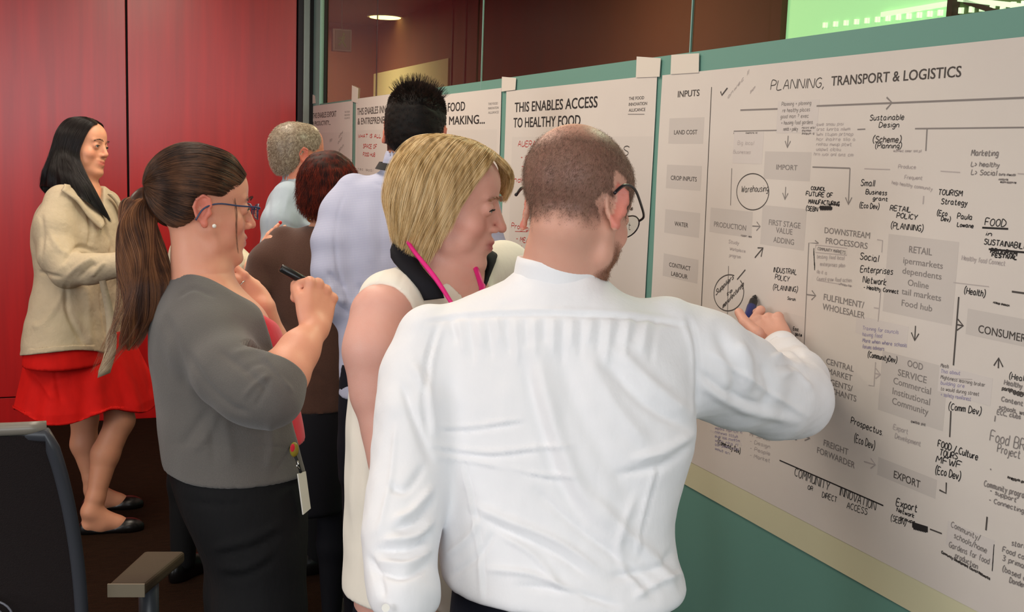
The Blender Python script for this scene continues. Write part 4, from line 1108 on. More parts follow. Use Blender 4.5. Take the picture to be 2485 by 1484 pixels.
s.line([(2384, 552), (2447, 555)], .003, K); s.line([(2400, 604), (2475, 611), (2500, 613)], .003, K)
s.hand('Healthy food Connect', 2334, 630, 2440, 11, Pl, .002)
s.line([(2314, 685), (2400, 695)], .0014, Pl); s.line([(2456, 707), (2500, 713)], .003, Dk); s.hand('(Health)', 2340, 711, 2391, 15, K, .003); s.scrawl(2411, 735, 2449, 5, Dk, .0022, 743)
s.line([(2327, 720), (2314, 886)], .0032, Dk); s.arrow((2322, 787), (2338, 790), Dk)
s.box(2349, 748, 2600, 866); s.text('CONSUMER', 2374, 806, 2492, 20, Dk, .016)
s.arrow((2423, 893), (2424, 868), Dk)
s.hand('(CommunityDev)', 2106, 865, 2176, 13, K, .003, 880)
s.line([(2125, 878), (2121, 936), (2108, 934)], .002, Pl); s.arrow((2122, 905), (2137, 908), Pl)
s.box(2142, 850, 2288, 1046)
s.text('OOD', 2202, 888, 2240, 17, G, .016); s.text('SERVICE', 2179, 910, 2250, 17, G, .016)
s.para([('Commercial', 2168, 930, 2261), ('Institutional', 2166, 955, 2259), ('Community', 2165, 979, 2255)], 17, G, .010)
s.para([('CENTRAL', 2005, 882, 2073), ('MARKET', 2009, 906, 2069), ('AGENTS/', 2004, 929, 2070), ('MERCHANTS', 1990, 945, 2080)], 15, G, .012)
for i, t in enumerate(('Meals', 'This about', 'Mightiness learning broker', 'building are', 'to would during street', '+ safety rainforest')): s.hand(t, 2283, 890 + i * 14, (2302, 2330, 2390, 2340, 2376, 2356)[i], 9, 'ink_violet' if i % 2 else G, .0018, 890 + i * 14 + (3, 5, 20, 8, 14, 12)[i])
s.line([(2318, 918), (2360, 920)], .0012, Pl)
s.hand('(Comm Dev)', 2302, 992, 2380, 16, K, .003, 1006); s.line([(2308, 996), (2305, 1060)], .003, Dk)
s.hand('Prospectus.', 2065, 1026, 2142, 15, K, .0032, 1056); s.hand('(Eco Dev)', 2073, 1070, 2122, 18, K, .003, 1090)
s.scrawl(2211, 1024, 2246, 6, G, .0026, 1032); s.hand('Export', 2168, 1040, 2203, 12, Pl, .002, 1052); s.hand('Development', 2172, 1062, 2234, 12, Pl, .002, 1082)
s.line([(1943, 1030), (1944, 1055), (1965, 1063)], .0024, G); s.line([(1956, 1053), (1966, 1063), (1953, 1068)], .0024, G)
s.para([('FREIGHT', 1999, 1080, 2060), ('FORWARDER', 1983, 1098, 2077)], 16, G, .012); s.arrow((2097, 1119), (2125, 1127), Pl)
s.box(2132, 1108, 2270, 1210); s.text('EXPORT', 2169, 1158, 2235, 19, Dk, .014)
for t, x0, y0, x1, hh, y1 in (('FOOD / Culture', 2276, 1082, 2372, 16, 1116), ('TOURS', 2280, 1104, 2323, 15, 1114), ('MFWF', 2271, 1120, 2331, 16, 1136), ('(Eco Dev)', 2270, 1148, 2330, 18, 1164)): s.hand(t, x0, y0, x1, hh, K, .0034, y1)
s.line([(2297, 1170), (2296, 1196), (2280, 1188)], .003, Dk)
s.line([(1892, 1116), (2144, 1226)], .0026, K)
s.hand('COMMUNITY', 1928, 1153, 2012, 20, K, .003, 1190); s.hand('INNOVATION', 2037, 1200, 2124, 20, K, .003, 1238); s.hand('OR', 1960, 1186, 1972, 10, K, .0026, 1190); s.hand('DIRECT', 1995, 1205, 2030, 13, K, .0026, 1218); s.hand('ACCESS', 2055, 1232, 2104, 15, K, .0026, 1248)
s.hand('Export', 2175, 1225, 2225, 18, K, .0036, 1242); s.hand('Network', 2176, 1240, 2218, 10, K, .003, 1256); s.hand('groups', 2184, 1258, 2220, 8, K, .003, 1270); s.hand('(SEBN)', 2162, 1262, 2198, 14, K, .0026, 1274)
s.line([(2214, 1272), (2252, 1284)], .010, K)
for i in range(8): s.line([(2216 + i * 4, 1270 + i * 1.5), (2220 + i * 4, 1284 + i)], .005, K)
s.line([(2257, 1283), (2286, 1294)], .0026, Dk)
for t, x0, y0, x1, y1 in (('Community/', 2308, 1277, 2378, 1312), ('schools/home', 2315, 1304, 2394, 1342), ('Gardens for food', 2303, 1326, 2400, 1368), ('production', 2318, 1352, 2372, 1380)): s.hand(t, x0, y0, x1, 14, G, .0024, y1)
s.hand('Community Development Council Networks', 2285, 1341, 2402, 6, Dk, .0028, 1406)
s.line([(2396, 1253), (2393, 1286)], .0032, Dk); s.hand('(Health)', 2408, 1386, 2412, 10, K, .003, 1330)
for t, x0, y0, x1, y1 in (('start up', 2455, 1322, 2510, 1336), ('Food conn', 2433, 1338, 2500, 1362), ('3 primary', 2433, 1358, 2500, 1384), ('(based on', 2433, 1384, 2496, 1412), ('Dandenong', 2450, 1412, 2505, 1432)): s.hand(t, x0, y0, x1, 13, G, .0026, y1)
for t, x0, y0, x1, hh, y1, ik in (('(Health)', 2449, 918, 2505, 14, 928, K), ('Healthy', 2437, 932, 2480, 12, 942, G), ('parking garden', 2432, 945, 2500, 9, 962, Dk), ('- FOOD', 2440, 950, 2482, 10, 962, Dk), ('Content', 2430, 972, 2482, 11, 984, G), ('schools, work', 2424, 992, 2500, 11, 1010, G), ('ECC, clubs', 2420, 1004, 2476, 11, 1016, G),
                                  ('Food BRG', 2402, 1068, 2500, 26, 1096, G), ('Project', 2420, 1096, 2475, 20, 1112, G), ('Community programs', 2388, 1178, 2500, 14, 1212, G), ('- support', 2402, 1194, 2466, 11, 1218, G), ('- Connecting', 2400, 1216, 2484, 11, 1244, G)):
    s.hand(t, x0, y0, x1, hh, ik, .0026, y1)
s.scrawl(2446, 1160, 2488, 6, Dk, .003, 1172)
s.line([(2416, 1008), (2414, 1022)], .0024, G); s.line([(2405, 1140), (2404, 1136)], .0024, G)
# lower left of the chart, beyond the sleeve
for i in range(6): s.scrawl(1735, 1040 + i * 10, (1800, 1790, 1795, 1790, 1792, 1770)[i], 7, 'ink_violet', .0018, 1040 + i * 10 + 12)
s.hand('(Community Dev)', 1742, 1076, 1796, 12, K, .0034, 1100)
for i, t in enumerate(('Mr Service', '- Design', '- People', '- Market')): s.hand(t, 1820, 1056 + i * 17, 1868, 9, Pl, .0018, 1070 + i * 17)
s.scrawl(1857, 1055, 1884, 5, Dk, .0026, 1063); s.hand('COUNCIL', 1893, 1062, 1934, 8, K, .0034, 1066); s.hand('SEBN', 1910, 1055, 1934, 8, K, .0034, 1064)
s.build(chart)
# notes stuck on the chart, each a loose slip
for i, (x0, y0, x1, y1) in enumerate(((1781, 320, 1848, 398), (1700, 560, 1836, 640), (2141, 1006, 2285, 1095), (1979, 592, 2068, 694), (2090, 770, 2203, 846), (1888, 246, 1982, 322))):
    pass
n_ = 0
def note(x0, y0, x1, y1, lift=.0012):
    a = on_wall(x0, y0, PX - .0008); b = on_wall(x1, y1, PX - .0008)
    mb = MB(); mb.box((PX - .00025, b[1], b[2]), (PX - .00005, a[1], a[2])); return mb.build('pasted_slip', M['paper_note'], chart)
for a in ((1781, 320, 1848, 398), (1888, 246, 1982, 322), (2078, 764, 2200, 838), (2280, 884, 2402, 985), (1722, 1046, 1800, 1075), (2300, 1262, 2408, 1372)): note(*a)
# ================================================================== the man in the white shirt writing on the chart
def build_front_man():
    T = person((1350, 900, 1.75), 'balding man in a white shirt seen from behind, writing on the big chart')
    rows = [(652, 1262, 1446, 1.75, .066), (690, 1215, 1490, 1.75, .078), (730, 1130, 1560, 1.75, .092), (775, 1062, 1625, 1.75, .106), (850, 1020, 1668, 1.75, .118),
            (950, 1020, 1680, 1.74, .125), (1050, 1040, 1682, 1.73, .126), (1150, 1052, 1655, 1.72, .122), (1250, 1060, 1634, 1.71, .122), (1330, 1064, 1642, 1.70, .126),
            (1400, 1072, 1664, 1.69, .130), (1445, 1086, 1656, 1.68, .130), (1490, 1140, 1600, 1.68, .118)]
    sec, lat = sections(rows, (1350, 900), 8)
    fw = view_dir(1400, 500, 31, -24)
    H = Head(at(1405, 499, 1.73), frame(fwd=fw, tilt=math.radians(4)), 1.04, ear=2.0, ez=-.010)
    # body: head, neck, trunk, arms and the writing hand in one surface
    neck = [H.neck(at(1356, 700, 1.765), .054, .057), cone(at(1356, 690, 1.765), at(1350, 730, 1.78), .054, .076, .03)]
    core = loft([(r[0], r[1], r[2], r[3] - .022, r[4] - .022) for r in sec[:-2]], lat, .03)
    W = at(1884, 838, 2.165)
    al = at(1853, 775, 2.235) - W
    tip = on_wall(1833, 716, WX - .006)
    hp, tips = hand(W, al, EYE - W + np.array([0, 0, .15]), -1, .98,
                    [(62, 78, 45), (70, 80, 45), (72, 82, 45), (75, 80, 45)], spread=(10, 3, -4, -11),
                    custom={1: [at(1862, 790, 2.262), at(1812, 797, 2.285), at(1752, 797, 2.29)], 0: [at(1846, 752, 2.268), at(1826, 764, 2.30), at(1812, 775, 2.30)],
                            4: [at(1838, 808, 2.17), at(1808, 782, 2.20), at(1793, 757, 2.225)]})
    arm_r = chainp([(1640, 830, 1.76, .052), (1780, 890, 1.85, .050), (1925, 965, 1.95, .042), (1912, 905, 2.06, .036), (1888, 845, 2.155, .028)], .02)
    arm_l = chainp([(1062, 850, 1.73, .040), (1005, 1010, 1.70, .046), (985, 1170, 1.67, .042), (978, 1300, 1.62, .036), (985, 1450, 1.57, .030), (988, 1500, 1.555, .027)], .02)
    WL = at(989, 1505, 1.555)
    hl, _ = hand(WL, at(995, 1600, 1.54) - WL, EYE - WL + np.array([-.8, 0, 0]), 1, 1.0, [(20, 35, 20)] * 4)
    body = [H.prims(), neck, core, arm_r, arm_l, hp, hl]
    V, Q = surf(body, .0034)
    C = eyecolor(V, H, (222, 168, 146), lips=(180, 110, 100), cheek=(218, 130, 114))
    q = H.local(V)
    n0 = nrm((-.12, -.36, .92)); cc = np.array([0, -.018, .032]); d = (q - cc); d /= np.linalg.norm(d, axis=1, keepdims=True)
    ang = np.degrees(np.arccos(np.clip(d @ n0, -1, 1)))
    inhead = (np.linalg.norm(q - cc, axis=1) < .155)
    nape = -.060 + .030 * np.clip((q[:, 1] + .05) / .06, 0, 1) + .006 * vnoise(q, 140, 2)
    ear = (np.abs(q[:, 0]) > .072) & (np.abs(q[:, 1] + .014) < .036) & (q[:, 2] < .040) & (q[:, 2] > -.05)
    face = np.clip((.060 - q[:, 1] - .2 * np.maximum(0, q[:, 2] - .03)) / .012, 0, 1)
    hm = inhead * np.clip((ang - 25 - 4 * vnoise(q, 60, 1)) / 30, 0, 1) * np.clip((q[:, 2] - nape) / .028, 0, 1) * face * (~ear)
    hm *= 1 - .8 * ((np.abs(q[:, 0]) > .055) & (q[:, 2] < .0) & (q[:, 1] > -.05))
    beard = inhead * np.clip((-.040 - q[:, 2]) / .018, 0, 1) * np.clip((q[:, 1] - .018) / .018, 0, 1) * (q[:, 2] > -.125)
    hc = np.array(lin((104, 78, 66))); bc = np.array(lin((122, 84, 66)))
    C = C * (1 - .78 * hm[:, None]) + hc * .78 * hm[:, None]
    C = C * (1 - .8 * beard[:, None]) + bc * .8 * beard[:, None]
    skin('body', V, Q, M['skin'], T, C)
    N = normals(V, Q)
    def fuzz(mask, n, L, m, name, comb, rad=.00013, lift=.5):
        w = mask.copy(); w[w < .08] = 0; p = w / w.sum(); i = rng.choice(len(V), n, p=p)
        root = V[i] + rng.normal(size=(n, 3)) * .0016
        dr = N[i] * lift + comb(q[i]) + rng.normal(size=(n, 3)) * .25
        dr /= np.linalg.norm(dr, axis=1, keepdims=True); ln = L * rng.uniform(.6, 1.25, n) * (.45 + .55 * w[i])
        t = np.linspace(0, 1, 4)[None, :, None]
        P = root[:, None] + dr[:, None] * t * ln[:, None, None] - (N[i] * .5)[:, None] * (t ** 2) * ln[:, None, None] * .5
        strands(name, P, rad, m, T, .4)
    down = lambda qq: np.tile(-H.R[:, 2] * .8 - H.R[:, 1] * .15, (len(qq), 1))
    fuzz(hm, 34000, .0052, hair_mat('cropped_hair', (74, 54, 46), (172, 138, 116), (112, 84, 70), scale=200), 'cropped_hair', down)
    fuzz(beard, 6000, .0042, hair_mat('beard_hair', (92, 58, 42), (170, 120, 90), scale=200), 'beard', down)
    H.eyes(T); H.brows(T, hair_mat('brow_brown', (80, 58, 48), (110, 84, 70)))
    # spectacles
    gl = MB()
    for sx in (-1, 1):
        ring = [H.w(sx * (.034 + .024 * math.cos(a)), .0985 - .010 * abs(math.cos(a)) * (1 if math.cos(a) > 0 else 0), .006 + .018 * math.sin(a)) for a in np.linspace(0, 2 * math.pi, 25)]
        gl.tube(ring, .0012, 6)
        gl.tube(catmull([H.w(sx * .056, .090, .012), H.w(sx * .067, .082, .016), H.w(sx * .079, .045, .019), H.w(sx * .087, .0, .026), H.w(sx * .086, -.030, .018), H.w(sx * .083, -.048, -.002)], 26), [.0020] * 20 + [.0026] * 6, 8)
    gl.tube(catmull([H.w(-.011, .099, .012), H.w(0, .104, .014), H.w(.011, .099, .012)], 8), .0012, 6)
    g = gl.build('spectacle_frame', M['dark_frame'], T, True)
    for sx in (-1, 1):
        V2, F2 = [], []
        c0 = H.w(sx * .034, .096, .006); V2.append(c0)
        for a in np.linspace(0, 2 * math.pi, 24, endpoint=False): V2.append(H.w(sx * (.034 + .023 * math.cos(a)), .097 - .010 * abs(math.cos(a)) * (1 if math.cos(a) > 0 else 0), .006 + .017 * math.sin(a)))
        obj('lens', V2, [(0, 1 + i, 1 + (i + 1) % 24) for i in range(24)], M['lens'], g, True)
    # shirt
    f_ = view_dir(1350, 680, 12); lat3 = np.array([lat[0], lat[1], 0])
    tor = loft(sec, lat, .03); FA = 1.35
    slr = chainp([(1610, 828, 1.76, .072), (1700, 880, 1.79, .080), (1790, 925, 1.84, .073), (1880, 965, 1.90, .063), (1925, 968, 1.955, .062), (1932, 925, 2.03, .052), (1912, 880, 2.10, .043)], .035)
    cuff = cone(at(1914, 880, 2.10), at(1893, 850, 2.148), .043, .0405, .008)
    cuff_cut = cone(at(1905, 866, 2.12), at(1872, 824, 2.19), .034, .036, .002, 's')
    sll = chainp([(1048, 825, 1.75, .058), (1022, 920, 1.73, .058), (1008, 1010, 1.70, .055), (1000, 1110, 1.68, .055), (984, 1210, 1.65, .052), (972, 1300, 1.62, .049), (972, 1390, 1.60, .044), (984, 1450, 1.57, .043), (986, 1505, 1.56, .037)], .03)
    nk = cone(at(1354, 690, 1.755), at(1352, 725, 1.765), .060, .070, .012)
    collar_cut = [cone(at(1386, 560, 1.743), at(1358, 655, 1.752), .0665, .0655, .003, 's'), half(at(1357, 628, 1.68), nrm(np.array([0, 0, 1.]) + .16 * ray(1357, 628)))]
    shirt = [tor, slr, cuff, sll, nk, half(at(1350, 1478, 1.60), (0, 0, -1), .02)]
    V, Q = surf([shirt[:-1], shirt[-1]], .0042)
    ce, cd = at(1898, 858, 2.135), nrm(at(1884, 838, 2.165) - at(1914, 880, 2.10)); near = np.linalg.norm(V - ce, axis=1) < .075; dz = (V - ce) @ cd; m = near & (dz > 0); V[m] -= cd * (dz[m] * .97)[:, None]
    # cut the collar at its rim
    N = normals(V, Q)
    F = [([(1035, 782), (1150, 768), (1350, 763), (1540, 772), (1668, 792)], 5, -.0022), ([(1040, 771), (1150, 757), (1350, 752), (1540, 761), (1668, 781)], 6, .0014)]
    for i, x in enumerate(range(1090, 1600, 23)):
        L = 60 + 50 * ((i * 37) % 5) / 4
        F.append(([(x, 772), (x + (1340 - x) * .04, 772 + L / 2), (x + (1340 - x) * .07, 772 + L)], 7, (.0022 if i % 2 else -.0022)))
    F += [([(1300, 850), (1335, 990), (1375, 1110), (1430, 1220), (1520, 1320)], 20, .0060), ([(1270, 870), (1305, 1010), (1345, 1140), (1410, 1260)], 16, -.0040),
          ([(1345, 830), (1400, 980), (1470, 1110), (1540, 1210)], 24, -.0040), ([(1420, 860), (1490, 980), (1570, 1080)], 20, .0045),
          ([(1500, 850), (1580, 930), (1680, 1010)], 16, .0050), ([(1470, 880), (1560, 975), (1670, 1040)], 13, -.0045), ([(1685, 1050), (1610, 1095), (1530, 1115)], 12, .0045), ([(1680, 1075), (1600, 1130), (1500, 1150)], 10, -.0035),
          ([(1070, 1045), (1150, 1043), (1270, 1026)], 6, -.0028), ([(1070, 1036), (1150, 1034), (1270, 1016)], 7, .0022), ([(1050, 1078), (1180, 1096), (1300, 1085), (1390, 1082)], 6, .0028), ([(1050, 1090), (1180, 1108), (1300, 1098)], 5, -.0022),
          ([(1060, 1108), (1150, 1118), (1300, 1150), (1400, 1155)], 6, .0026), ([(1200, 1128), (1280, 1150), (1360, 1172)], 5, -.0020),
          ([(1150, 1225), (1240, 1265), (1350, 1310), (1450, 1380)], 10, .0045), ([(1140, 1245), (1230, 1290), (1350, 1345), (1430, 1400)], 8, -.0035), ([(1220, 1300), (1300, 1350), (1370, 1440)], 9, .0035), ([(1440, 1200), (1520, 1290), (1600, 1370), (1640, 1440)], 14, .0045),
          ([(1300, 1190), (1400, 1280), (1520, 1370), (1590, 1450)], 10, -.0035), ([(1180, 1380), (1300, 1395), (1420, 1450)], 8, .0040), ([(1250, 1420), (1380, 1435), (1500, 1470)], 8, -.0035), ([(1080, 1350), (1140, 1300), (1170, 1250)], 9, .0035), ([(1090, 1400), (1160, 1350), (1200, 1290)], 8, -.0030),
          ([(1545, 1200), (1500, 1330), (1560, 1440)], 10, .0030), ([(1640, 1330), (1590, 1380), (1480, 1400)], 11, -.0040), ([(1655, 1390), (1600, 1410), (1540, 1450)], 9, .0040),
          ([(1118, 1120), (1140, 1210), (1160, 1330), (1168, 1450)], 5, .0024), ([(1128, 1120), (1150, 1210), (1170, 1330), (1180, 1450)], 4, -.0020), ([(1592, 1130), (1570, 1210), (1548, 1300), (1545, 1350)], 5, .0024), ([(1602, 1130), (1580, 1210), (1558, 1300)], 4, -.0020),
          # armhole seams
          ([(1672, 770), (1690, 830), (1694, 920), (1690, 1020)], 6, -.0034), ([(1656, 775), (1676, 840), (1680, 920), (1676, 1010)], 6, .0022), ([(1060, 790), (1036, 880), (1030, 980), (1042, 1060)], 6, -.0034), ([(1076, 790), (1050, 880), (1045, 980)], 6, .0020),
          # right sleeve
          ([(1720, 850), (1790, 900), (1880, 960), (1960, 1010)], 7, .0030), ([(1740, 800), (1770, 860), (1790, 920), (1775, 980)], 16, -.0060), ([(1790, 830), (1815, 880), (1815, 950)], 14, .0055), ([(1850, 880), (1870, 940), (1850, 1000)], 14, -.0050), ([(1700, 930), (1800, 990), (1930, 1020)], 12, .0050), ([(1700, 900), (1760, 950), (1850, 985)], 8, -.0030),
          ([(1880, 850), (1920, 842), (1950, 870)], 7, -.0045), ([(1872, 868), (1910, 858), (1955, 890)], 7, .0040), ([(1885, 890), (1925, 880), (1965, 920)], 8, -.0040), ([(1895, 910), (1935, 905), (1970, 945)], 8, .0035),
          # left sleeve
          ([(1000, 880), (1040, 960), (1056, 1060)], 12, .0050), ([(975, 930), (1010, 1030), (1050, 1130)], 11, -.0050), ([(960, 1030), (950, 1150), (920, 1290)], 6, .0022), ([(1050, 1180), (1000, 1240), (960, 1260)], 10, .0055), ([(1052, 1210), (1010, 1265), (950, 1285)], 9, -.0055),
          ([(1050, 1260), (1010, 1300), (930, 1310)], 9, .0055), ([(1046, 1290), (1000, 1330), (915, 1335)], 8, -.0055), ([(1046, 1330), (990, 1370), (920, 1360)], 9, .0055), ([(1040, 1370), (980, 1400), (915, 1385)], 8, -.0050), ([(1030, 1130), (985, 1190), (945, 1180)], 9, -.0040), ([(900, 1350), (920, 1400), (930, 1450)], 8, -.004)]
    V = folds(V, N, [(p_, w_, a_ * FA) for p_, w_, a_ in F])
    V += N * (vnoise(V, 38, 4) * .0012 + vnoise(V, 90, 5) * .0006)[:, None]
    sh = skin('shirt', V, Q, M['white_cotton'], T)
    # turned-down collar round the neck
    cc = at(1356, 668, 1.752); up = nrm(np.array([0, 0, 1.]) - .10 * f_ + .03 * lat3); fz = nrm(f_ - (f_ @ up) * up); rx = np.cross(fz, up)
    prof = [(r_ + .0015, z_) for r_, z_ in [(.0600, -.022), (.0600, .010), (.0605, .0285), (.0622, .0325), (.0650, .0315), (.0672, .022), (.0695, .004), (.0725, -.0135), (.0738, -.0185), (.0715, -.0200), (.0680, -.012)]]
    Vc = []; nph = 64
    for i in range(nph):
        a = 2 * math.pi * i / nph; ca, sa = math.cos(a), math.sin(a)
        dn = .020 * (1 + sa) / 2 + .004 * ca
        for r_, z_ in prof:
            rr2 = r_ + (.004 * max(0, sa)); Vc.append(cc + rx * ca * rr2 + fz * sa * rr2 * 1.06 + up * (z_ - dn * (1 if z_ > -.02 else .8)))
    kp = len(prof); Fc = [(i * kp + j, ((i + 1) % nph) * kp + j, ((i + 1) % nph) * kp + (j + 1) % kp, i * kp + (j + 1) % kp) for i in range(nph) for j in range(kp)]
    obj('collar', Vc, Fc, M['white_cotton'], sh, True)
    # right cuff: a stiff band round the wrist
    e1 = nrm(np.cross(cd, (0, 0, 1.))); e2 = np.cross(cd, e1); cb = ce - cd * .022; Vc = []; pf = [(.0405, 0), (.0432, .001), (.0425, .030), (.0418, .0405), (.0395, .0420), (.0375, .0400), (.0370, .01)]
    for i in range(48):
        a = 2 * math.pi * i / 48
        for r_, z_ in pf: Vc.append(cb + (e1 * math.cos(a) + e2 * math.sin(a)) * (r_ - .002 + .0009 * math.sin(3 * a)) + cd * z_)
    kp = len(pf); obj('cuff', Vc, [(i * kp + j, ((i + 1) % 48) * kp + j, ((i + 1) % 48) * kp + (j + 1) % kp, i * kp + (j + 1) % kp) for i in range(48) for j in range(kp)], M['white_cotton'], sh, True)
    # cuff and button at the left wrist, stitched sub-parts
    b = at(936, 1474, 1.515)
    mb = MB(); n_ = nrm(EYE - b); mb.tube([b, b + n_ * .003], .0055, 14); mb.build('button', M['pearl'], sh)
    # trousers, belt, shoes
    c = at(1360, 1480, 1.70)
    f = view_dir(1350, 900, 8); u3 = np.array([lat[0], lat[1], 0])
    base = np.array([c[0], c[1], 0]) + f * .05
    feet = [base - u3 * .13, base + u3 * .14 + f * .1]
    trs = [loft([(c[2] + .06, c[0], c[1], .165, .112), (c[2] - .05, c[0], c[1], .172, .118), (c[2] - .20, c[0], c[1], .178, .122), (c[2] - .34, c[0], c[1], .168, .112)], lat, .03)] + legs(c, lat, c[2] - .18, feet, (.092, .068, .058))
    V, Q = surf(trs, .008)
    skin('trousers', V, Q, M['navy_trousers'], T)
    for ft in feet: shoe('shoe', ft - f * .07, f, M['shoe_black'], T)
    # marker
    mk = thing('marker_pen', 'thick dark blue marker between thumb and finger of the man in the white shirt', 'marker', tuple(tip))
    a = at(1797, 832, 2.235); d = nrm(a - tip)
    tp = lambda t: tip + d * t
    MB().tube([tp(0), tp(.006), tp(.0062), tp(.016)], [.0018, .003, .0055, .0062], 14).build('nib', M['black_plastic'], mk, True)
    MB().tube([tp(.016), tp(.0165), tp(.034), tp(.0345)], [.0062, .0085, .0092, .0096], 16).build('grip', M['black_plastic'], mk, True)
    MB().tube([tp(.0345), tp(.035), tp(.118), tp(.122)], [.0096, .0100, .0100, .0085], 18).build('barrel', M['blue_plastic'], mk, True)
build_front_man()
def hairfn(G, name_m, n, k, depth, T, H, jit, mbase, clump=.0, nc=60, rad=.00028, s0=(0, .12), s1=(.9, 1.0), seed=1, inset=.006, base=True, nu=60, nv=28):
    c = H.w(0, -.02, .0); Gw = np.array([[H.w(*p) for p in row] for row in G])
    hb = shell_mesh('hair', Gw, nu, nv, mbase, T, inset, c) if base else None
    P = shell_strands(Gw, n, k, depth, c, jit, clump, nc, s0, s1, seed)
    strands('hair_strands', P, rad, name_m, hb if hb else T, .35)
    return hb
def ell_dir(d, r=(.074, .092, .082), c=(0, -.018, .032)):
    d = nrm(d); c = np.array(c); t1 = 1 / math.sqrt(((d / np.array(r)) ** 2).sum())
    o2 = (c - np.array((0, .033, .046))) / np.array((.061, .058, .060)); d2 = d / np.array((.061, .058, .060))
    A = d2 @ d2; B = 2 * (o2 @ d2); D = B * B - 4 * A * (o2 @ o2 - 1)
    t2 = (-B + math.sqrt(D)) / (2 * A) if D > 0 else 0
    return c + d * (max(t1, t2) + .001)
def scalp_path(a, b, n, th=.010, mid=0.0, pw=1.0):
    """points over the skull from local point a to b at a height above the scalp"""
    c = np.array((0, -.018, .032)); da = nrm(np.array(a) - c); db = nrm(np.array(b) - c); w = math.acos(np.clip(da @ db, -1, 1)); out = []
    for i in range(n):
        t = i / (n - 1); d = (math.sin((1 - t) * w) * da + math.sin(t * w) * db) / max(math.sin(w), 1e-3)
        e = ell_dir(d); out.append(e + nrm(e - c) * (th * min(1, 4 * t + .25) + mid * math.sin(math.pi * t)))
    return out
def mirror(p): return (-p[0], p[1], p[2])

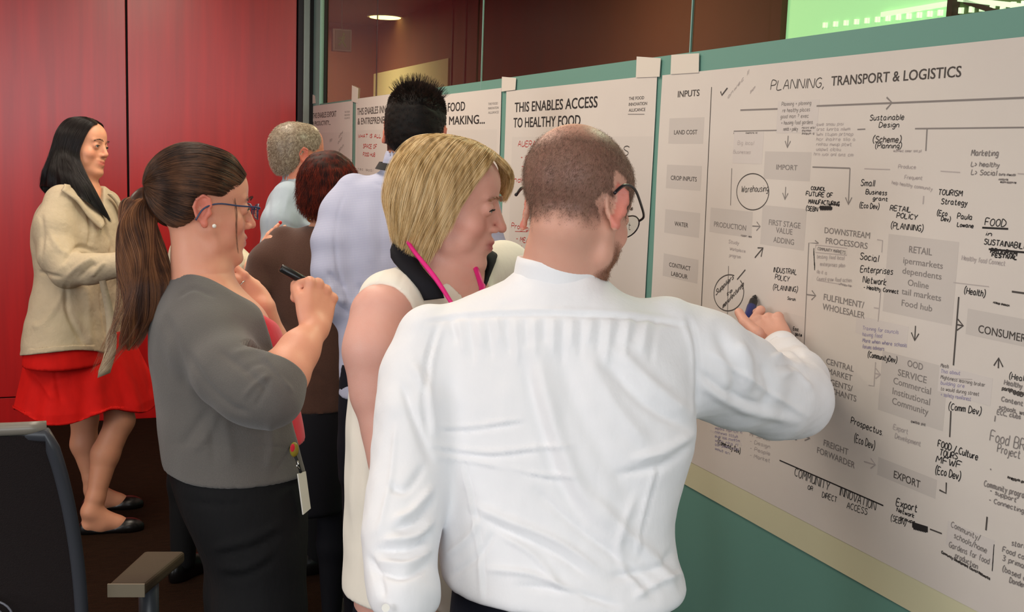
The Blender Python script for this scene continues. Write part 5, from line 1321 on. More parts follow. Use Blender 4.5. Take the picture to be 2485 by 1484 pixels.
# ================================================================== the blonde woman in the sleeveless blouse
def build_blonde():
    T = person((1050, 900, 2.08), 'blonde woman with a bob, sleeveless white blouse with black collar and pink ribbon')
    H = Head(at(1087, 498, 2.07), frame(view_dir(1087, 498, 96, -8), tilt=math.radians(0)), 1.0, female=True, full=1.10, nose=1.0, open_=.85)
    rows = [(690, 1010, 1175, 2.10, .075), (735, 940, 1215, 2.10, .10), (800, 890, 1235, 2.10, .118), (900, 868, 1250, 2.09, .128), (1000, 862, 1250, 2.08, .130), (1100, 858, 1235, 2.07, .125),
            (1200, 856, 1230, 2.06, .128), (1300, 852, 1235, 2.05, .135), (1400, 850, 1240, 2.04, .140), (1470, 852, 1240, 2.04, .142)]
    sec, lat = sections(rows, (1050, 900), -50)
    core = loft([(r[0], r[1], r[2], r[3] - .014, r[4] - .014) for r in sec], lat, .04)
    neck = [H.neck(at(1064, 700, 2.10), .052, .060), cone(at(1075, 690, 2.10), at(1105, 770, 2.11), .055, .085, .04), ell(H.w(0, .020, -.092), (.036, .040, .024), .02)]
    traps = [cone(at(1080, 680, 2.10), at(950, 740, 1.99), .040, .040, .04), cone(at(1100, 675, 2.12), at(1225, 662, 2.27), .040, .042, .04)]
    arm = chainp([(926, 765, 1.955, .056), (917, 850, 1.93, .055), (925, 950, 1.93, .048), (946, 1050, 1.92, .041), (960, 1120, 1.90, .039), (985, 1240, 1.885, .033), (1000, 1340, 1.88, .025)], .03)
    arm2 = chainp([(1232, 668, 2.29, .052), (1262, 740, 2.31, .048), (1275, 850, 2.30, .042), (1270, 960, 2.28, .036), (1230, 1060, 2.2, .028)], .03)
    W1 = at(1000, 1340, 1.88); h1, _ = hand(W1, at(1010, 1440, 1.88) - W1, at(900, 1340, 1.84) - W1, 1, .92, [(20, 30, 20)] * 4)
    W2 = at(1230, 1060, 2.2); h2, _ = hand(W2, at(1190, 1110, 2.15) - W2, (0, 0, 1), -1, .92, [(20, 30, 20)] * 4)
    V, Q = surf([H.prims(), neck, core, traps, arm, arm2, h1, h2], .0034)
    C = eyecolor(V, H, (228, 174, 158), lips=(176, 76, 84), cheek=(222, 138, 126))
    skin('body', V, Q, M['skin'], T, C)
    H.eyes(T); H.brows(T, hair_mat('brow_fair', (150, 104, 76), (178, 132, 98)), lift=-.002)
    # blouse
    tor = loft(sec, lat, .03, grow=.004)
    trp = [cone(at(1070, 690, 2.09), at(948, 735, 1.985), .052, .060, .03), cone(at(1105, 685, 2.12), at(1222, 655, 2.27), .052, .060, .03)]
    hem = half(at(1000, 1433, 2.0), (0, 0, -1))
    hole = [cone(at(916, 778, 1.93), at(890, 790, 1.78), .064, .085, .006, 's'), cone(at(917, 850, 1.93), at(895, 870, 1.84), .062, .070, .01, 's'), cone(at(917, 850, 1.93), at(940, 1010, 1.92), .060, .050, .01, 's'), cone(at(1250, 680, 2.31), at(1290, 700, 2.42), .066, .075, .006, 's')]
    nf = view_dir(1100, 650, 130)           # chest direction
    up = np.array([0, 0, 1.]); rt = np.cross(nf, up)
    nb = at(1090, 655, 2.09)
    vee = [cone(at(1062, 640, 1.99), at(1125, 745, 1.93), .046, .050, .004, 's'), cone(nb + nf * .02 + up * .05, at(1140, 800, 2.06) + nf * .16, .078, .010, .004, 's'), cone(nb, nb + up * .12, .066, .075, .004, 's'), cone(at(1128, 720, 2.07), at(1150, 790, 2.0), .042, .02, .004, 's')]
    V, Q = surf([tor, trp, hem, hole, vee], .0042)
    N = normals(V, Q)
    F = [([(860, 900), (856, 1100), (858, 1300)], 9, .003), ([(885, 1000), (880, 1150), (870, 1400)], 12, -.004), ([(905, 1100), (900, 1250), (905, 1420)], 10, .004), ([(940, 650), (915, 690), (935, 760)], 5, .002), ([(985, 650), (960, 700), (940, 680)], 5, -.0012)]
    V = folds(V, N, F); V += N * (vnoise(V, 26, 9) * .0018)[:, None]
    bl = skin('blouse', V, Q, M['cream_blouse'], T)
    # armhole and hem piping
    strip('collar', [(962, 575, 2.04), (947, 618, 2.005), (985, 665, 1.965), (1015, 700, 1.955), (1029, 729, 1.955)], [(1000, 590, 2.02), (1018, 640, 1.99), (1050, 680, 1.965), (1070, 702, 1.96), (1078, 723, 1.96)], M['black_cloth'], bl, .003)
    strip('collar', [(1140, 600, 2.12), (1170, 625, 2.11), (1185, 650, 2.10), (1176, 690, 2.07), (1172, 708, 2.05)], [(1165, 600, 2.16), (1200, 615, 2.17), (1203, 626, 2.16), (1187, 640, 2.13), (1186, 655, 2.11)], M['black_cloth'], bl, .003)
    lan = thing('lanyard', 'bright pink ribbon lanyard hanging round the neck of the blonde woman', 'lanyard', tuple(at(1100, 650, 2.0)))
    strip('ribbon', [(985, 588, 1.995), (1003, 615, 1.975), (1050, 675, 1.945), (1090, 735, 1.93), (1130, 800, 1.90)], [(995, 585, 1.995), (1013, 612, 1.97), (1060, 670, 1.94), (1102, 735, 1.93), (1140, 797, 1.90)], M['pink_ribbon'], lan, .0008)
    strip('ribbon', [(1138, 628, 2.075), (1148, 650, 2.055), (1160, 690, 2.02), (1163, 710, 2.0), (1160, 790, 1.93)], [(1148, 626, 2.08), (1160, 648, 2.06), (1174, 685, 2.02), (1178, 700, 2.0), (1170, 790, 1.93)], M['pink_ribbon'], lan, .0008)
    # bob
    G = [[(-.006, .046, .118), (-.030, .098, .100), (-.058, .110, .078), (-.078, .106, .050), (-.088, .090, .018), (-.088, .070, -.012)],
         [(.000, .062, .112), (-.010, .104, .104), (-.040, .120, .088), (-.066, .120, .062), (-.082, .108, .030), (-.088, .088, -.002)],
         [(.006, .076, .107), (.014, .094, .106), (.000, .112, .100), (-.030, .124, .086), (-.058, .126, .064), (-.074, .118, .040)],
         [(.010, .072, .108), (.034, .074, .104), (.052, .066, .086), (.068, .048, .050), (.078, .030, .010), (.084, .018, -.035)],
         [(.008, .062, .114), (.040, .060, .108), (.066, .042, .068), (.082, .018, .010), (.088, -.002, -.050), (.082, -.014, -.112)],
         [(.005, .045, .121), (.046, .038, .112), (.078, .018, .065), (.092, .000, .000), (.093, -.018, -.060), (.080, -.032, -.122)],
         [(.000, .012, .128), (.047, -.004, .117), (.083, -.025, .070), (.098, -.035, .000), (.095, -.045, -.055), (.076, -.055, -.106)],
         [(.000, -.025, .128), (.040, -.058, .112), (.070, -.086, .060), (.080, -.094, .000), (.068, -.087, -.050), (.050, -.078, -.088)],
         [(.000, -.040, .126), (.000, -.088, .108), (.000, -.116, .058), (.000, -.120, .000), (.000, -.102, -.045), (.000, -.086, -.078)],
         [(.000, -.025, .128), (-.040, -.058, .112), (-.070, -.086, .060), (-.080, -.094, .000), (-.068, -.087, -.050), (-.050, -.078, -.088)],
         [(.000, .012, .128), (-.047, -.004, .117), (-.083, -.025, .070), (-.098, -.035, .000), (-.095, -.045, -.055), (-.076, -.055, -.106)],
         [(.000, .045, .121), (-.046, .038, .112), (-.078, .018, .065), (-.092, .000, .000), (-.093, -.018, -.060), (-.080, -.032, -.118)],
         [(-.004, .066, .110), (-.042, .066, .100), (-.070, .050, .065), (-.086, .030, .010), (-.088, .012, -.050), (-.080, .000, -.100)]]
    hm = hair_mat('blonde_hair', (128, 92, 48), (250, 226, 178), (212, 176, 116), scale=75, sv=5)
    hu = hair_mat('blonde_under', (120, 84, 44), (176, 138, 86), scale=90, sv=6)
    G = G[3:]
    Gf = [[(.002, -.030, .128), (-.022, .030, .124), (-.048, .074, .100), (-.070, .084, .072), (-.086, .076, .040)],
          [(.003, .000, .127), (-.014, .052, .116), (-.042, .092, .092), (-.066, .100, .066), (-.082, .092, .036)],
          [(.004, .024, .124), (-.006, .070, .107), (-.036, .101, .084), (-.060, .107, .058), (-.078, .099, .028)],
          [(.006, .045, .118), (.003, .082, .098), (-.030, .103, .078), (-.056, .107, .050), (-.074, .099, .020)]]
    hairfn(Gf, hm, 4200, 18, .006, T, H, .0016, hu, clump=.4, nc=24, rad=.00028, inset=.005, seed=6, nu=24, s1=(.75, 1.0), base=True)
    hb = hairfn(G, hm, 12000, 22, .012, T, H, .0022, hair_mat('blonde_under', (120, 84, 44), (176, 138, 86), scale=90, sv=6), clump=.5, nc=110, rad=.00030, inset=.010, seed=4, nu=90)
    # trousers and shoes
    c = at(1040, 1450, 2.06); f = nf; u3 = np.array([lat[0], lat[1], 0])
    base = np.array([c[0], c[1], 0])
    feet = [base - u3 * .1, base + u3 * .1 + f * .05]
    V, Q = surf([loft([(c[2] + .06, c[0], c[1], .140, .105), (c[2] - .08, c[0], c[1], .160, .120), (c[2] - .22, c[0], c[1], .155, .115)], lat, .03)] + legs(c, lat, c[2] - .1, feet, (.088, .062, .050)), .009)
    skin('trousers', V, Q, M['navy_trousers'], T)
    for ft in feet: shoe('shoe', ft - f * .06, f, M['shoe_black'], T, .24, .04)
build_blonde()

# ================================================================== the woman with the ponytail
def build_ponytail():
    T = person((520, 900, 2.28), 'woman with a brown ponytail, grey cardigan over coral top, glasses, pen raised')
    H = Head(at(492, 508, 2.27), frame(view_dir(492, 508, 74, -4), tilt=math.radians(2)), .985, female=True, full=1.08, jaw=1.04, nose=.9, smile=1.0)
    rows = [(655, 425, 555, 2.28, .085), (690, 400, 590, 2.28, .135), (740, 377, 652, 2.28, .165), (800, 369, 682, 2.28, .170), (880, 372, 706, 2.28, .165), (960, 384, 722, 2.28, .158),
            (1040, 392, 738, 2.28, .158), (1100, 400, 742, 2.28, .163), (1160, 410, 742, 2.28, .170)]
    sec, lat = sections(rows, (520, 900), 76, True)
    fw = view_dir(520, 900, 76); rt = view_dir(520, 900, 166)
    core = loft([(r[0], r[1], r[2], r[3] - .02, r[4] - .02) for r in sec], lat, .04)
    neck = [H.neck(at(494, 700, 2.28), .052, .054, back=-.012), cone(at(500, 680, 2.28), at(512, 730, 2.28), .048, .056, .03)]
    traps = [cone(at(480, 680, 2.27), at(478, 780, 2.18), .034, .034, .03)]
    WR = at(766, 800, 2.16)
    hpR, tR = hand(WR, at(778, 712, 2.19) - WR, EYE - WR + view_dir(760, 780, 90) * 1.6, -1, 1.02, [(86, 98, 60), (88, 98, 60), (88, 96, 60), (86, 95, 60)], spread=(4, 1, -2, -5), thumb=(10, 35, 45), thumb_out=22)
    WLp = at(642, 748, 2.44)
    hpL, tL = hand(WLp, at(590, 703, 2.43) - WLp, EYE - WLp + np.array([.3, 0, .6]), 1, .90, [(18, 28, 20), (16, 30, 20), (18, 34, 20), (20, 36, 20)], spread=(6, 1, -3, -8), thumb_out=30)
    arm = chainp([(500, 810, 2.16, .042), (570, 905, 2.09, .046), (655, 955, 2.04, .046), (690, 905, 2.07, .043), (725, 850, 2.11, .035), (762, 800, 2.16, .0265)], .025)
    armL = chainp([(560, 760, 2.42, .045), (640, 880, 2.46, .040), (676, 900, 2.46, .038), (662, 830, 2.46, .032), (642, 748, 2.44, .024)], .02)
    V, Q = surf([H.prims(), neck, core, traps, arm, armL, hpR, hpL], .0034)
    C = eyecolor(V, H, (224, 160, 132), lips=(190, 96, 92), cheek=(214, 120, 100))
    skin('body', V, Q, M['skin'], T, C)
    H.eyes(T); H.brows(T, hair_mat('brow_dark', (58, 36, 26), (80, 52, 38)))
    for p, d, r in tR[:4] + tL[:4]:
        pass
    # cardigan, coral top
    tor = loft(sec, lat, .03)
    topl = loft([(r[0], r[1], r[2], r[3] - .006, r[4] - .006) for r in sec], lat, .03)
    sl = chainp([(482, 790, 2.19, .066), (505, 830, 2.15, .067), (560, 905, 2.08, .062), (610, 945, 2.05, .058), (655, 958, 2.04, .054), (684, 905, 2.065, .048)], .035)
    slL = chainp([(520, 760, 2.40, .06), (600, 860, 2.45, .052), (668, 905, 2.46, .047), (664, 850, 2.46, .042)], .03)
    cf = half(at(678, 905, 2.06), at(712, 868, 2.08) - at(655, 958, 2.04), .004)
    q0, q1 = at(420, 632, 2.28), at(600, 728, 2.28); n2 = nrm(np.cross(q1 - q0, rt)); n2 = n2 if n2[2] > 0 else -n2
    neckcut = [half(q0, n2, .012), cone(at(475, 560, 2.27), at(482, 630, 2.27), .068, .064, .004, 's')]
    # front edge of the cardigan: a plane through the traced edge and the width of the body
    p0, p1 = at(596, 725, 2.28), at(706, 1080, 2.28)
    nn = nrm(np.cross(p1 - p0, rt)); nn = nn if nn @ fw > 0 else -nn
    V, Q = surf([tor, half(at(480, 1153, 2.2), (0, 0, -1)), half(p0, nn, .006), neckcut, sl, slL], .0042)
    # trim the sleeve at the cuff
    a = at(686, 900, 2.065); nd = nrm(at(735, 835, 2.11) - at(660, 950, 2.04)); near = np.linalg.norm(V - a, axis=1) < .09
    dz = (V - a) @ nd; m = near & (dz > 0); V[m] -= nd * (dz[m] * .9)[:, None]
    N = normals(V, Q)
    F = [([(590, 900), (640, 880), (700, 930)], 8, -.003), ([(560, 860), (620, 850), (660, 870)], 10, .004), ([(530, 850), (600, 900), (650, 950)], 9, -.004), ([(600, 1000), (560, 985), (500, 930), (460, 860)], 9, -.006), ([(590, 965), (620, 930), (650, 910)], 7, .004), ([(620, 985), (640, 950), (655, 915)], 6, -.003),
         ([(440, 1080), (470, 1040), (500, 1000)], 12, -.005), ([(470, 1090), (500, 1060), (525, 1000)], 12, .005), ([(560, 1130), (555, 1070), (540, 1010)], 14, .004), ([(520, 1130), (515, 1060), (505, 1020)], 10, -.003), ([(400, 760), (430, 860), (450, 950)], 14, -.005), ([(430, 720), (470, 700), (520, 720)], 6, -.003),
         ([(650, 1140), (660, 1080), (655, 1020)], 12, .004), ([(405, 1075), (520, 1078), (700, 1085)], 4, -.0015), ([(640, 865), (672, 900), (712, 950)], 5, .003)]
    V = folds(V, N, F); V += N * (vnoise(V, 30, 3) * .0014)[:, None]
    cg = skin('cardigan', V, Q, M['grey_knit'], T)
    V, Q = surf([topl, half(at(480, 1085, 2.2), (0, 0, -1)), half(q0 - n2 * .012, n2, .01)], .006)
    skin('top', V, Q, M['coral_top'], T)
    # hair pulled back
    base = (0, -.108, .040)
    roots = [(.040, -.070, -.080), (.062, -.050, -.055), (.074, -.032, -.020), (.080, -.010, .034), (.077, .020, .030), (.072, .044, .040), (.060, .070, .062), (.032, .088, .080), (0, .092, .084)]
    roots = roots + [mirror(p) for p in roots[::-1][1:]]
    G = []
    for i, r_ in enumerate(roots):
        hgt = max(0, (r_[2] - .02) / .08)
        G.append(scalp_path(r_, base, 7, .008 + .006 * hgt, .010 * hgt))
    hm = hair_mat('brown_hair', (26, 15, 10), (116, 78, 54), (52, 32, 23), scale=24, sv=24)
    hb = hairfn(G, hm, 9000, 14, .004, T, H, .0010, hair_mat('brown_under', (34, 20, 14), (50, 31, 22), scale=24, sv=24), clump=.2, nc=120, rad=.00026, inset=.003, s0=(0, .25), s1=(.85, 1.0), nu=80)
    # loose lock in front of the ear
    lk = [[H.w(.070, .046, .030), H.w(.073, .050, .000), H.w(.071, .052, -.030), H.w(.066, .056, -.060), H.w(.062, .062, -.088)], [H.w(.072, .040, .030), H.w(.075, .046, .000), H.w(.073, .049, -.030), H.w(.067, .054, -.060), H.w(.062, .061, -.086)]]
    strands('loose_lock', shell_strands(lk, 16, 14, .002, H.c, .0006), .00018, hm, hb)
    # ponytail: a thick wavy tail from the tie
    path = catmull([at(388, 478, 2.27), at(352, 484, 2.27), at(335, 540, 2.26), at(345, 620, 2.25), at(352, 700, 2.24), at(335, 780, 2.235), at(310, 850, 2.23)], 60)
    rad = np.interp(np.linspace(0, 1, 60), [0, .06, .2, .4, .62, .8, 1], [.014, .026, .040, .044, .048, .036, .010])
    V, Q = surf(chain(list(path[:50:3]), list(rad[:50:3] * .62), .01), .006)
    tail = skin('ponytail', V, Q, hair_mat('tail_under', (46, 26, 18), (84, 52, 34), scale=60, sv=9), T)
    r = np.random.default_rng(11); n = 5200; k = 26
    ph = r.uniform(0, 2 * math.pi, n); rr_ = np.sqrt(r.uniform(.35, 1.0, n)); end = r.uniform(.62, 1.0, n)
    t = np.linspace(0, 1, k)[None] * end[:, None]; ii = t * 59; i0 = np.clip(ii.astype(int), 0, 58); fr = (ii - i0)[..., None]
    C0 = path[i0] * (1 - fr) + path[i0 + 1] * fr; R0 = np.interp(t, np.linspace(0, 1, 60), rad)
    e1 = nrm(np.cross(view_dir(340, 600, 0), (0, 0, 1))); e2 = view_dir(340, 600, 0)
    wob = .006 * np.sin(t * 14 + ph[:, None] * 3)
    P = C0 + e1 * (np.cos(ph)[:, None] * R0 * rr_[:, None] + wob)[..., None] + e2 * (np.sin(ph)[:, None] * R0 * rr_[:, None])[..., None]
    loose = (r.uniform(size=n) < .10)[:, None] * np.clip(t - .55, 0, 1) ** 1.5 * .22
    P = P - e1 * 0 + np.stack([-loose * .9, loose * 0, -loose * .7], -1)
    strands('hair_strands', P, .00030, hair_mat('tail_hair', (52, 28, 18), (150, 100, 64), (94, 56, 36), scale=70, sv=6), tail, .3)
    MB().tube([at(392, 478, 2.27), at(381, 478, 2.27)], .017, 16).build('hair_tie', M['black_cloth'], T, True)
    # earring, spectacles, ring
    e = H.w(.086, .000, -.031); V, F = sphere(e, .0042, 14, 10); obj('earring', V, F, M['pearl'], T, True)
    gl = MB()
    for sx in (-1, 1):
        ring = [H.w(sx * (.033 + .026 * math.cos(a)), .107 - .010 * abs(math.cos(a)) * (1 if math.cos(a) > 0 else 0), .004 + .0155 * np.sign(math.sin(a)) * abs(math.sin(a)) ** .7) for a in np.linspace(0, 2 * math.pi, 29)]
        gl.tube(ring, .0017, 6)
        gl.tube(catmull([H.w(sx * .059, .100, .010), H.w(sx * .071, .093, .013), H.w(sx * .079, .05, .013), H.w(sx * .083, .006, .014), H.w(sx * .082, -.022, .002), H.w(sx * .080, -.036, -.022)], 26), .0017, 8)
    gl.tube(catmull([H.w(-.009, .108, .008), H.w(0, .112, .010), H.w(.009, .108, .008)], 8), .0016, 6)
    g = gl.build('spectacle_frame', M['blue_frame'], T, True)
    for sx in (-1, 1):
        V2 = [H.w(sx * .033, .103, .004)] + [H.w(sx * (.033 + .025 * math.cos(a)), .1055 - .010 * abs(math.cos(a)) * (1 if math.cos(a) > 0 else 0), .004 + .0145 * np.sign(math.sin(a)) * abs(math.sin(a)) ** .7) for a in np.linspace(0, 2 * math.pi, 24, endpoint=False)]
        obj('lens', V2, [(0, 1 + i, 1 + (i + 1) % 24) for i in range(24)], M['lens'], g, True)
    d = nrm(at(587, 690, 2.42) - at(600, 700, 2.42)); cc = at(587, 690, 2.425); u1 = nrm(np.cross(d, (0, 0, 1))); u2 = np.cross(d, u1)
    MB().tube([cc + (u1 * math.cos(a) + u2 * math.sin(a)) * .0098 for a in np.linspace(0, 2 * math.pi, 20)], .0014, 8).build('finger_ring', M['silver'], T, True)
    # marker in the fist
    a, b = at(680, 649, 2.185), at(812, 722, 2.235); d = nrm(b - a); L = np.linalg.norm(b - a)
    mk = thing('marker_pen', 'black marker held sideways in the raised fist of the ponytail woman', 'marker', tuple(a))
    tp = lambda t: a + d * t
    MB().tube([tp(0), tp(.002), tp(.045), tp(.047)], [.0065, .0085, .0092, .0092], 18).build('cap', M['black_plastic'], mk, True)
    MB().tube([tp(.047), tp(.048), tp(L - .004), tp(L)], [.0085, .0088, .0088, .0070], 18).build('barrel', M['black_plastic'], mk, True)
    # trousers
    rows = [(1095, 415, 722, 2.28, .155), (1150, 418, 732, 2.28, .165), (1230, 440, 738, 2.28, .170), (1320, 478, 736, 2.28, .165), (1420, 512, 730, 2.28, .155), (1500, 525, 720, 2.28, .150)]
    s2, lat2 = sections(rows, (560, 1200), 76, True)
    zb = s2[-1][0]; c = np.array(s2[-1][1:3])
    base = np.array([c[0], c[1], 0]); u3 = rt
    feet = [base - u3 * .09, base + u3 * .09 - fw * .02]
    V, Q = surf([loft(s2, lat2, .03)] + [pr for ft in feet for pr in (cone((c[0] + (ft[0] - c[0]) * .7, c[1] + (ft[1] - c[1]) * .7, zb + .03), (ft[0], ft[1], .07), .088, .058, .04),)], .0075)
    N = normals(V, Q)
    V = folds(V, N, [([(450, 1215), (520, 1225), (600, 1220)], 6, -.003), ([(520, 1330), (600, 1310), (680, 1270)], 9, .005), ([(530, 1345), (610, 1330), (690, 1290)], 7, -.004), ([(530, 1375), (600, 1375), (660, 1340)], 9, .005), ([(540, 1400), (600, 1395), (670, 1350)], 8, -.004)])
    skin('trousers', V, Q, M['dark_trousers'], T)
    for ft in feet: shoe('shoe', ft - fw * .06, fw, M['shoe_black'], T, .24, .04)
    # badge on its cord
    bd = thing('badge', 'white card badge hanging on a dark cord at the hip of the ponytail woman', 'badge', tuple(at(735, 1150, 2.2)))
    MB().tube(catmull([at(705, 1085, 2.19), at(712, 1095, 2.17), at(722, 1120, 2.165), at(730, 1146, 2.17)], 12), .003, 8).build('cord', M['black_ribbon'], bd, True)
    V, F = sphere(at(714, 1090, 2.165), (.009, .009, .015), 12, 8); obj('clip', V, F, mat('clip_yellow', (150, 130, 40), .4), bd, True)
    V, F = sphere(at(711, 1087, 2.16), (.0055, .0055, .009), 12, 8); obj('clip_dot', V, F, M['coral_top'], bd, True)
    MB().tube([at(721, 1117, 2.16), at(725, 1126, 2.16), at(720, 1128, 2.16), at(727, 1137, 2.16)], .0018, 8).build('hook', M['silver'], bd, True)
    p = [at(*q) for q in ((722, 1149, 2.175), (741, 1143, 2.205), (753, 1233, 2.205), (735, 1248, 2.175))]
    n_ = nrm(np.cross(p[1] - p[0], p[3] - p[0])) * .0012
    obj('card', [q + n_ for q in p] + [q - n_ for q in p], [(0, 1, 2, 3), (7, 6, 5, 4), (0, 4, 5, 1), (1, 5, 6, 2), (2, 6, 7, 3), (3, 7, 4, 0)], M['card_white'], bd)
build_ponytail()

# ================================================================== the dark-haired man in the checked shirt
def build_dark_man():
    T = person((960, 700, 2.98), 'tall man with spiky dark hair in a pale blue checked shirt, seen from behind')
    H = Head(at(1007, 325, 2.96), frame(view_dir(1007, 325, 8, -6), tilt=math.radians(-5)), 1.0, ear=1.1)
    rows = [(412, 935, 1055, 2.97, .065), (440, 880, 1110, 2.97, .085), (480, 830, 1160, 2.98, .105), (560, 810, 1180, 2.98, .125), (680, 815, 1175, 2.98, .125), (800, 822, 1165, 2.97, .120), (900, 825, 1165, 2.96, .122), (960, 825, 1165, 2.96, .122)]
    sec, lat = sections(rows, (960, 600), 5)
    neck = [cone(at(1003, 355, 2.95), at(998, 430, 2.97), .058, .066, .03)]
    core = loft([(r[0], r[1], r[2], r[3] - .02, r[4] - .02) for r in sec], lat, .03)
    aL = [(835, 510, 2.96, .045), (815, 600, 2.94, .043), (818, 700, 2.93, .036), (850, 745, 3.02, .033), (900, 690, 3.16, .025)]
    aR = [(1155, 510, 2.98, .045), (1180, 620, 2.98, .043), (1190, 710, 2.98, .036), (1170, 730, 3.08, .032), (1120, 680, 3.2, .025)]
    hs = []
    for (a, tsd) in ((aL[-1], 1), (aR[-1], -1)):
        W = at(*a[:3]); hs.append(hand(W, at(a[0] + 12, a[1] - 30, a[2] + .06) - W, (0, -.3, 1), tsd, .98, [(30, 40, 20)] * 4)[0])
    V, Q = surf([H.prims(), neck, core, chainp(aL, .02), chainp(aR, .02), hs], .0048)
    C = eyecolor(V, H, (216, 156, 128)); q = H.local(V)
    hm = (np.linalg.norm(q - np.array([0, -.018, .032]), axis=1) < .15) & (q[:, 1] < .05) & (q[:, 2] > -.055) & ~((np.abs(q[:, 0]) > .074) & (q[:, 2] < .03))
    C[hm] = lin((30, 20, 16))
    skin('body', V, Q, M['skin'], T, C)
    H.eyes(T)
    # short thick spiky hair
    cr = np.array([0, -.018, .032]); r = np.random.default_rng(21)
    hb_pr = [ell(H.w(0, -.022, .038), (.080, .097, .088), 0, H.R), ell(H.w(0, -.060, -.010), (.064, .050, .060), .03, H.R), half(H.w(0, .058, .05), H.R @ nrm((0, 1, .25)), .01), half(H.w(0, -.05, -.058), H.R @ nrm((0, .5, -1)), .01)]
    V, Q = surf(hb_pr, .004); N = normals(V, Q); V += N * (vnoise(V, 160, 3) * .001)[:, None]
    dark = hair_mat('black_hair', (10, 7, 6), (52, 34, 26), (24, 16, 12), scale=60, sv=60, rough=.62, spec=.2)
    hb = skin('hair', V, Q, dark, T)
    ql = H.local(V); n = 22000; w = np.clip((ql[:, 2] + .06) / .1, .15, 1); i = r.choice(len(V), n, p=w / w.sum())
    top = np.clip((ql[i, 2] - .06) / .05, 0, 1)
    L = .006 + .007 * top * r.uniform(.4, 1.6, n) + .020 * (top > .7) * (r.uniform(size=n) < .10)
    ck = (np.floor(ql[i, 0] * 90) * 12.9 + np.floor(ql[i, 1] * 90) * 78.2); cj = np.stack([np.sin(ck), np.cos(ck * 1.7), np.sin(ck * .6)], 1)
    d = N[i] * (.35 + .9 * top)[:, None] + (H.R[:, 2] * 1)[None] * (top * 1.0 - .5)[:, None] + r.normal(size=(n, 3)) * .10 + cj * .30 * top[:, None]
    d /= np.linalg.norm(d, axis=1, keepdims=True); t = np.linspace(0, 1, 5)[None, :, None]
    strands('hair_strands', V[i][:, None] - N[i][:, None] * .003 + d[:, None] * t * L[:, None, None], .00065, dark, hb, .25)
    # shirt with rolled sleeves, collar, black ribbon under the collar
    sL = chainp([(862, 470, 2.97, .055), (835, 520, 2.96, .060), (815, 590, 2.94, .060), (812, 660, 2.93, .056), (824, 720, 2.93, .052), (842, 752, 2.98, .050)], .03)
    sR = chainp([(1125, 470, 2.97, .055), (1158, 520, 2.98, .058), (1178, 620, 2.98, .056), (1188, 710, 2.98, .050), (1175, 725, 3.05, .046)], .03)
    col = [cone(at(1000, 394, 2.955), at(996, 428, 2.97), .074, .082, .008), cone(at(1003, 350, 2.95), at(1001, 396, 2.955), .068, .068, .002, 's')]
    V, Q = surf([loft(sec, lat, .03), sL, sR, col], .0055); N = normals(V, Q)
    F = [([(905, 445), (960, 455), (1040, 450)], 4, -.003), ([(812, 580), (822, 660), (850, 740)], 5, -.005), ([(835, 470), (820, 520), (812, 590)], 4, -.002), ([(860, 690), (900, 720), (940, 700)], 12, -.006), ([(850, 730), (890, 750), (940, 740)], 10, .006), ([(800, 690), (815, 720), (840, 735)], 8, .008), ([(798, 720), (820, 745), (845, 760)], 7, -.008),
         ([(795, 660), (815, 680), (838, 700)], 7, -.006), ([(890, 480), (895, 560), (905, 640)], 14, .004), ([(925, 480), (925, 560), (930, 640)], 12, -.003)]
    V = folds(V, N, F); V += N * (vnoise(V, 30, 7) * .0018)[:, None]
    sh = skin('shirt', V, Q, M['check_shirt'], T)
    lan = thing('lanyard', 'black ribbon showing under the collar of the tall dark-haired man', 'lanyard', tuple(at(940, 406, 2.9)))
    c0 = at(1000, 402, 2.96); u = H.R[:, 0]; v = np.cross((0, 0, 1), u)
    pts = [c0 + u * .088 * math.cos(a) + v * .088 * math.sin(a) + np.array([0, 0, -.008 - .03 * math.sin(a) * 0]) for a in np.linspace(0, 2 * math.pi, 40)]
    mb = MB(); n = 40; V = [p + np.array([0, 0, .008]) for p in pts] + [p + (p - c0) * .12 - np.array([0, 0, .010]) for p in pts]
    obj('ribbon', V, [(i, i + 1, n + i + 1, n + i) for i in range(n - 1)], M['black_ribbon'], lan, True)
    c = at(995, 930, 2.96); f = view_dir(960, 600, 8); u3 = np.array([lat[0], lat[1], 0]); base = np.array([c[0], c[1], 0])
    feet = [base - u3 * .11, base + u3 * .11]
    V, Q = surf([loft([(c[2] + .06, c[0], c[1], .185, .118), (c[2] - .1, c[0], c[1], .188, .122), (c[2] - .26, c[0], c[1], .178, .115)], lat, .03)] + legs(c, lat, c[2] - .12, feet, (.092, .066, .055)), .009)
    skin('trousers', V, Q, M['navy_trousers'], T)
    for ft in feet: shoe('shoe', ft - f * .06, f, M['shoe_black'], T)
build_dark_man()

